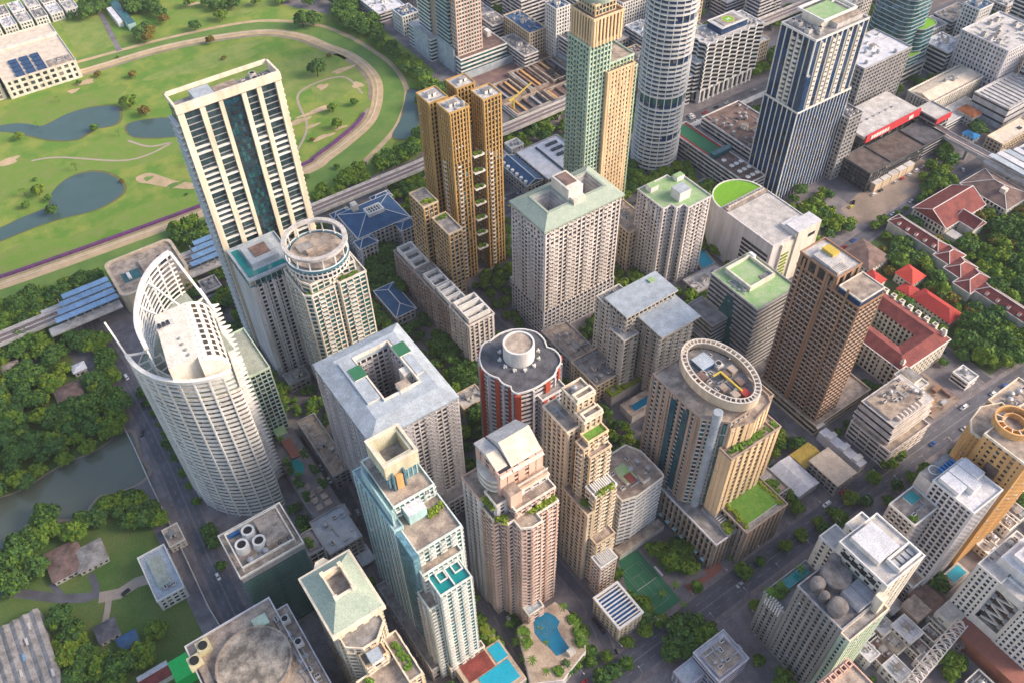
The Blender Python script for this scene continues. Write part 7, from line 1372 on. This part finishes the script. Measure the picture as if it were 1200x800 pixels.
green((145, 300, 110, 470), 420, ['small_tree', 'dark_tree', 'round_tree', 'bright_tree'], (.6, 1.1), 'garden trees between the central towers')
green((300, 480, 110, 470), 330, ['small_tree', 'dark_tree', 'round_tree', 'bright_tree'], (.6, 1.1), 'garden trees between the right towers')
green((180, 420, -40, 94), 170, ['small_tree', 'dark_tree', 'round_tree'], (.5, 1.0), 'garden trees of the lane quarter')
green((480, 800, 100, 480), 230, G5, (.7, 1.2), 'street trees of the far right quarter'); green((330, 640, 420, 800), 160, G5, (.7, 1.2), 'street trees of the top centre')
green((414, 580, 112, 240), 110, GR, (.7, 1.1), 'garden trees of the villa quarter')
LB = {'wood north of the lake': 'dense mixed wood in the park north of the dark lake', 'tree belt between race track and station': 'belt of green trees between race track and railway station', 'dark wood round the bend of the race track': 'dark wood wrapping the far bend of the race track', 'tree belt behind the clubhouse': 'tree belt running behind the clubhouse and pitch', 'far street trees': 'scattered street trees between the far office blocks'}
for g, d in MASS.items():
    if g.endswith('kind'): g2 = g
    Vs = []; Ms = []; ms = []
    for ka, l in d.items():
        i0 = len(ms); ms += [leafm(ka[0]), leafm(ka[1])]
        for V, M in l: Vs.append(V); Ms.append(M+i0)
    o = bpy.data.objects.new('woodland', mesh_np('woodland', np.concatenate(Vs), np.concatenate(Ms), ms)); COL.objects.link(o); o['kind'] = 'stuff'; o['label'] = LB.get(g, g+', seen as scattered green crowns'); o['category'] = 'woodland'
# ================================================================ cars
def car_meshes(col, van=False):
    L, Wd, H = (4.4, 1.8, .95) if not van else (5.2, 1.95, 1.5)
    b = bmesh.new(); pts = [(-L/2, .3), (-L/2, .8), (-L/2+.15, H-.05), (L/2-.9, H), (L/2-.1, .75), (L/2, .35)]
    vs = [[b.verts.new((x, s*Wd/2, z)) for x, z in pts] for s in (-1, 1)]; n = len(pts)
    b.faces.new(vs[0]); b.faces.new(vs[1][::-1])
    for i in range(n): j = (i+1) % n; b.faces.new((vs[0][j], vs[0][i], vs[1][i], vs[1][j]))
    bmesh.ops.bevel(b, geom=b.edges[:], offset=.09, segments=1); me = bpy.data.meshes.new('body'); b.to_mesh(me); b.free(); me.materials.append(col)
    c = MB(); x0, x1 = (-1.75, 1.0) if not van else (-2.4, 1.7); zt = H+.52
    lo = [(x0, -.8), (x1, -.8), (x1, .8), (x0, .8)]; hi = [(x0+.4, -.62), (x1-.7, -.62), (x1-.7, .62), (x0+.4, .62)]
    for i in range(4): j = (i+1) % 4; c.quad((*lo[i], H-.04), (*lo[j], H-.04), (*hi[j], zt), (*hi[i], zt))
    cab = c.mesh('window', gdark); r = MB(); r.box(x0+.38, x1-.68, -.64, .64, zt-.01, zt+.06); top = r.mesh('roof', col)
    w = MB(); k = 10; 
    for s in (-1, 1):
        o = len(w.v); w.v += [(.33*math.cos(2*PI*i/k), s*.11, .33*math.sin(2*PI*i/k)) for i in range(k)]; w.f.append(tuple(range(o, o+k)) if s < 0 else tuple(range(o+k-1, o-1, -1))); w.m.append(0)
    for i in range(k): j = (i+1) % k; w.f.append((i, k+i, k+j, j)); w.m.append(0)
    return me, cab, top, w.mesh('wheel', blk), L
cc = [('white', (.78, .78, .78)), ('silver', (.45, .46, .48)), ('black', (.02, .02, .025)), ('pink', (.7, .12, .3)), ('yellow and green', (.55, .5, .05)), ('red', (.5, .03, .03)), ('blue', (.04, .1, .35))]
CARS = {}
for nm, c in cc:
    m = mat('car_paint_'+nm.replace(' ', '_'), c, .25, spec=.6, amt=.1, fine=.02)
    CARS[nm] = car_meshes(m)
CW = [5, 5, 4, 1, 1, 1, 2, 2]
CARS['white van'] = car_meshes(MATS['car_paint_white'], True)
seen = {}
def car(x, y, a, where, nm=None, z=.19):
    nm = nm or rt.choices(list(CARS), CW)[0]; me, cab, top, wh, L = CARS[nm]; lab = '%s %s' % (nm, 'car' if 'van' not in nm else '') ; lab = lab.strip()+' '+where
    o = thing('car', lab, 'car', (x, y, z), 'cars '+where); o.rotation_euler = (0, 0, a)
    for n_, m_, l in (('body', me, None), ('window', cab, None), ('roof', top, None)):
        c = bpy.data.objects.new(n_, m_); COL.objects.link(c); c.parent = o
    for sx in (-L*.31, L*.31):
        for sy in (-.85, .85): c = bpy.data.objects.new('wheel', wh); COL.objects.link(c); c.parent = o; c.location = (sx, sy, .33)
for i in range(20):
    x = rt.uniform(100, 560); car(x, 105-(x > 300)*(x-300)*.02+rt.choice((-4.8, -1.8, 1.8, 4.8)), 0 if rt.random() < .5 else PI, 'driving on the wide main road')
for x, y, a, nm, w in [(256, 676, 1.05, 'white', 'driving up the park side road'), (167, 508, 1.1, 'black', 'parked by the park wall'), (386, 563, 1.05, 'white', 'on the inner street beside the garden deck'), (377, 548, 1.05, 'silver', 'on the inner street by the broad white block'), (556, 700, 1.1, 'white', 'parked in the lane by the slim teal tower'), (562, 728, 1.1, 'silver', 'parked lower down the lane by the teal tower'), (568, 742, 1.1, 'black', 'parked lowest in the lane by the teal tower'), (698, 728, 1.0, 'black', 'parked beside the pergola house'), (705, 738, 1.0, 'black', 'parked second beside the pergola house'), (1122, 778, .6, 'white', 'parked under the trees in the lane quarter'), (1044, 714, .5, 'blue', 'parked beside the hotel wall'), (1048, 720, .5, 'blue', 'parked nearer the lane beside the hotel wall'), (148, 694, .3, 'black', 'parked on the sandy park path'), (1018, 220, .6, 'black', 'parked on the vacant lot'), (1000, 238, .6, 'black', 'parked at the left end of the vacant lot'), (1128, 200, .8, 'white', 'parked in the side lane by the mansion')]:
    a_, b_ = P(x, y); car(a_, b_, -PI/2 if w.startswith(('driv', 'on the', 'parked in the lane by', 'parked low', 'parked bes', 'parked sec')) else a, w, nm, .2)
for i in range(40):
    x = rt.uniform(150, 700); car(x, 412+rt.choice((-6, -2.5, 2.5, 6)), 0 if rt.random() < .5 else PI, 'in traffic on the northern road')
for i in range(5): car(-10+rt.uniform(-.5, .5)-i*.2, 180+i*36, PI/2, 'on the park side road by the park wall', z=.3) if 0 else None

cw_ = list(CARS)
def parked(pts, off, sp, where, prob=.6, z=.19, fn=px):
    q = fn(pts) if fn else pts
    for i in range(len(q)-1):
        a, b = Vector(q[i]), Vector(q[i+1]); e = (b-a).normalized(); nn = Vector((-e.y, e.x)); n = int((b-a).length/sp)
        for k in range(n):
            if rt.random() < prob: p = a+e*(k+.5)*sp+nn*off; car(p.x, p.y, math.atan2(e.y, e.x)+(PI if off > 0 else 0), where, z=z)
parked([(372, 530), (398, 570), (430, 635), (465, 700)], 2.6, 8, 'parked along the inner street', .5)
parked([(553, 640), (580, 705), (620, 780)], 2.2, 8, 'parked along the lane under the salmon tower', .5)
parked([(117, 400), (178, 502), (222, 600), (266, 700)], 2.6, 26, 'driving on the park side road', .6)
parked([(414, 120), (410, 236)], 2.2, 9, 'parked along the garden lane', .5, fn=None); parked([(420, 236), (560, 245)], 3, 11, 'parked along the mall lane', .5, fn=None); parked([(289, 120), (290, 235)], 2, 9, 'parked in the lane behind the stone hotel', .5, fn=None)
parked([(196, 90), (260, 90)], 0, 7, 'waiting on the service strip by the grey hotel', .5, z=.05, fn=None); parked([(470, 270), (590, 270)], -4, 8, 'parked in the dark yard below the mall', .4, z=.06, fn=None)
def lamp_meshes():
    q = MB(); q.cyl(0, 0, .14, 0, 9, 8, .08); pole = q.mesh('pole', steel); q = MB(); q.bar((0, 0, 8.9), (0, 2.2, 9.4), .12); arm = q.mesh('arm', steel); q = MB(); q.box(-.18, .18, 2.0, 2.9, 9.3, 9.48); return pole, arm, q.mesh('lamp_head', rlight)
lm_ = lamp_meshes()
for i in range(17):
    for sd2 in (-1, 1):
        x = 110+i*22; y = 104.6-(x > 300)*(x-300)*.02+sd2*8.3
        o = thing('street_lamp', 'grey street lamp on the %s kerb of the main road' % ('near' if sd2 < 0 else 'far'), 'street lamp', (x, y, .19), 'street lamps on the %s kerb of the main road' % ('near' if sd2 < 0 else 'far')); o.rotation_euler = (0, 0, PI if sd2 > 0 else 0)
        for n_, m_ in zip(('pole', 'arm', 'lamp_head'), lm_): c = bpy.data.objects.new(n_, m_); COL.objects.link(c); c.parent = o
def palm_mesh():
    V = []; rn = np.random.RandomState(4)
    for i in range(11):
        a = 2*PI*i/11+rn.rand()*.3; L = 3.2+rn.rand(); pr = None
        for k in range(6):
            t = k/5; r = L*t; z = 7+1.1*math.sin(t*2.2)-2.0*t*t; c, s_ = math.cos(a), math.sin(a); w = .55*(1-t*.8); cur = ((r*c-w*s_, r*s_+w*c, z-.25), (r*c, r*s_, z), (r*c+w*s_, r*s_-w*c, z-.25))
            if pr: V += [pr[0], cur[0], cur[1], pr[1], pr[1], cur[1], cur[2], pr[2]]
            pr = cur
    V = np.array(V); return mesh_np('fronds', V, np.zeros(len(V)//4, 'i4'), [leafm(0)])
pmesh = palm_mesh(); q = MB(); q.cyl(0, 0, .28, 0, 7.1, 8, .18); ptr = q.mesh('trunk', bark)
def palms(pts, z, where):
    for x, y in pts:
        a, b = P(x, y, z); o = thing('palm_tree', 'palm tree '+where, 'palm', (a, b, z), 'palms '+where); o.rotation_euler = (0, 0, rt.uniform(0, 6)); s = rt.uniform(.6, .95); o.scale = (s, s, s)
        for n_, m_ in (('fronds', pmesh), ('trunk', ptr)): c = bpy.data.objects.new(n_, m_); COL.objects.link(c); c.parent = o
palms([(674, 737), (679, 748), (683, 758), (610, 745), (616, 762), (624, 778), (640, 790), (660, 715)], 8, 'on the pool podium of the salmon tower')
palms([(775, 700), (790, 690), (800, 712), (815, 690), (758, 645), (770, 655)], 0, 'beside the tennis court')
palms([(585, 715), (596, 735), (606, 757), (617, 778), (628, 795)], 0, 'in the strip left of the salmon tower podium')
palms([(900, 700), (912, 690), (935, 672)], 37, 'beside the green pool of the grey hotel')
palms([(30, 230), (45, 150), (90, 200), (140, 160), (225, 195), (70, 120)], 0, 'standing singly on the golf course')
palms([(330, 520), (338, 545), (352, 560)], 10, 'on the garden deck by the turquoise pool')
hz = MB(); hz.box(-700, 1500, -400, 1700, -1, 402)
ho = hz.build('haze', [], kind='stuff'); ho['label'] = 'thin pale daylight haze over the whole city'
hm = bpy.data.materials.new('haze'); hm.use_nodes = True; hn = hm.node_tree; hn.nodes.remove(hn.nodes['Principled BSDF']); pv_ = hn.nodes.new('ShaderNodeVolumePrincipled'); pv_.inputs['Density'].default_value = 0.00005; pv_.inputs['Color'].default_value = (.80, .86, .95, 1)
hn.links.new(pv_.outputs[0], hn.nodes['Material Output'].inputs['Volume']); ho.data.materials.append(hm)

# car wheels get their rims; tell look-alikes apart by their order across the view
rimm = MB(); rimm.cyl(0, 0, .19, -.13, .13, 8); rimm = rimm.mesh('rim', steel)
for o in [o for o in COL.objects if o.name.startswith('wheel')]:
    c = bpy.data.objects.new('rim', rimm); COL.objects.link(c); c.parent = o; c.rotation_euler = (PI/2, 0, 0)
ORD = ['leftmost', 'second from left', 'third from left', 'fourth from left', 'fifth from left', 'sixth from left', 'seventh from left', 'eighth from left', 'ninth from left', 'tenth from left', 'eleventh from left', 'twelfth from left', 'thirteenth from left', 'fourteenth from left']
by = {}
for o in COL.objects:
    if o.parent is None and o.get('label') and o.get('kind') is None: by.setdefault(o['label'], []).append(o)
def sx(o):
    v = Vector(o.location)-Vector((0, 0, CAM_H)); return v.dot(CR)/max(v.dot(CF), 1)
for lab, l in by.items():
    if 1 < len(l) <= 26:
        l.sort(key=sx); n = len(l); w = lab.split()
        for i, o in enumerate(l):
            pre = ORD[i] if i < (n+1)//2 else ('rightmost' if i == n-1 else ORD[n-1-i].replace('left', 'right'))
            o['label'] = ' '.join([pre+','] + w[:13])
for o in COL.objects:
    if o.get('label') and len(o['label'].split()) > 16: print('LONG', o['label'])
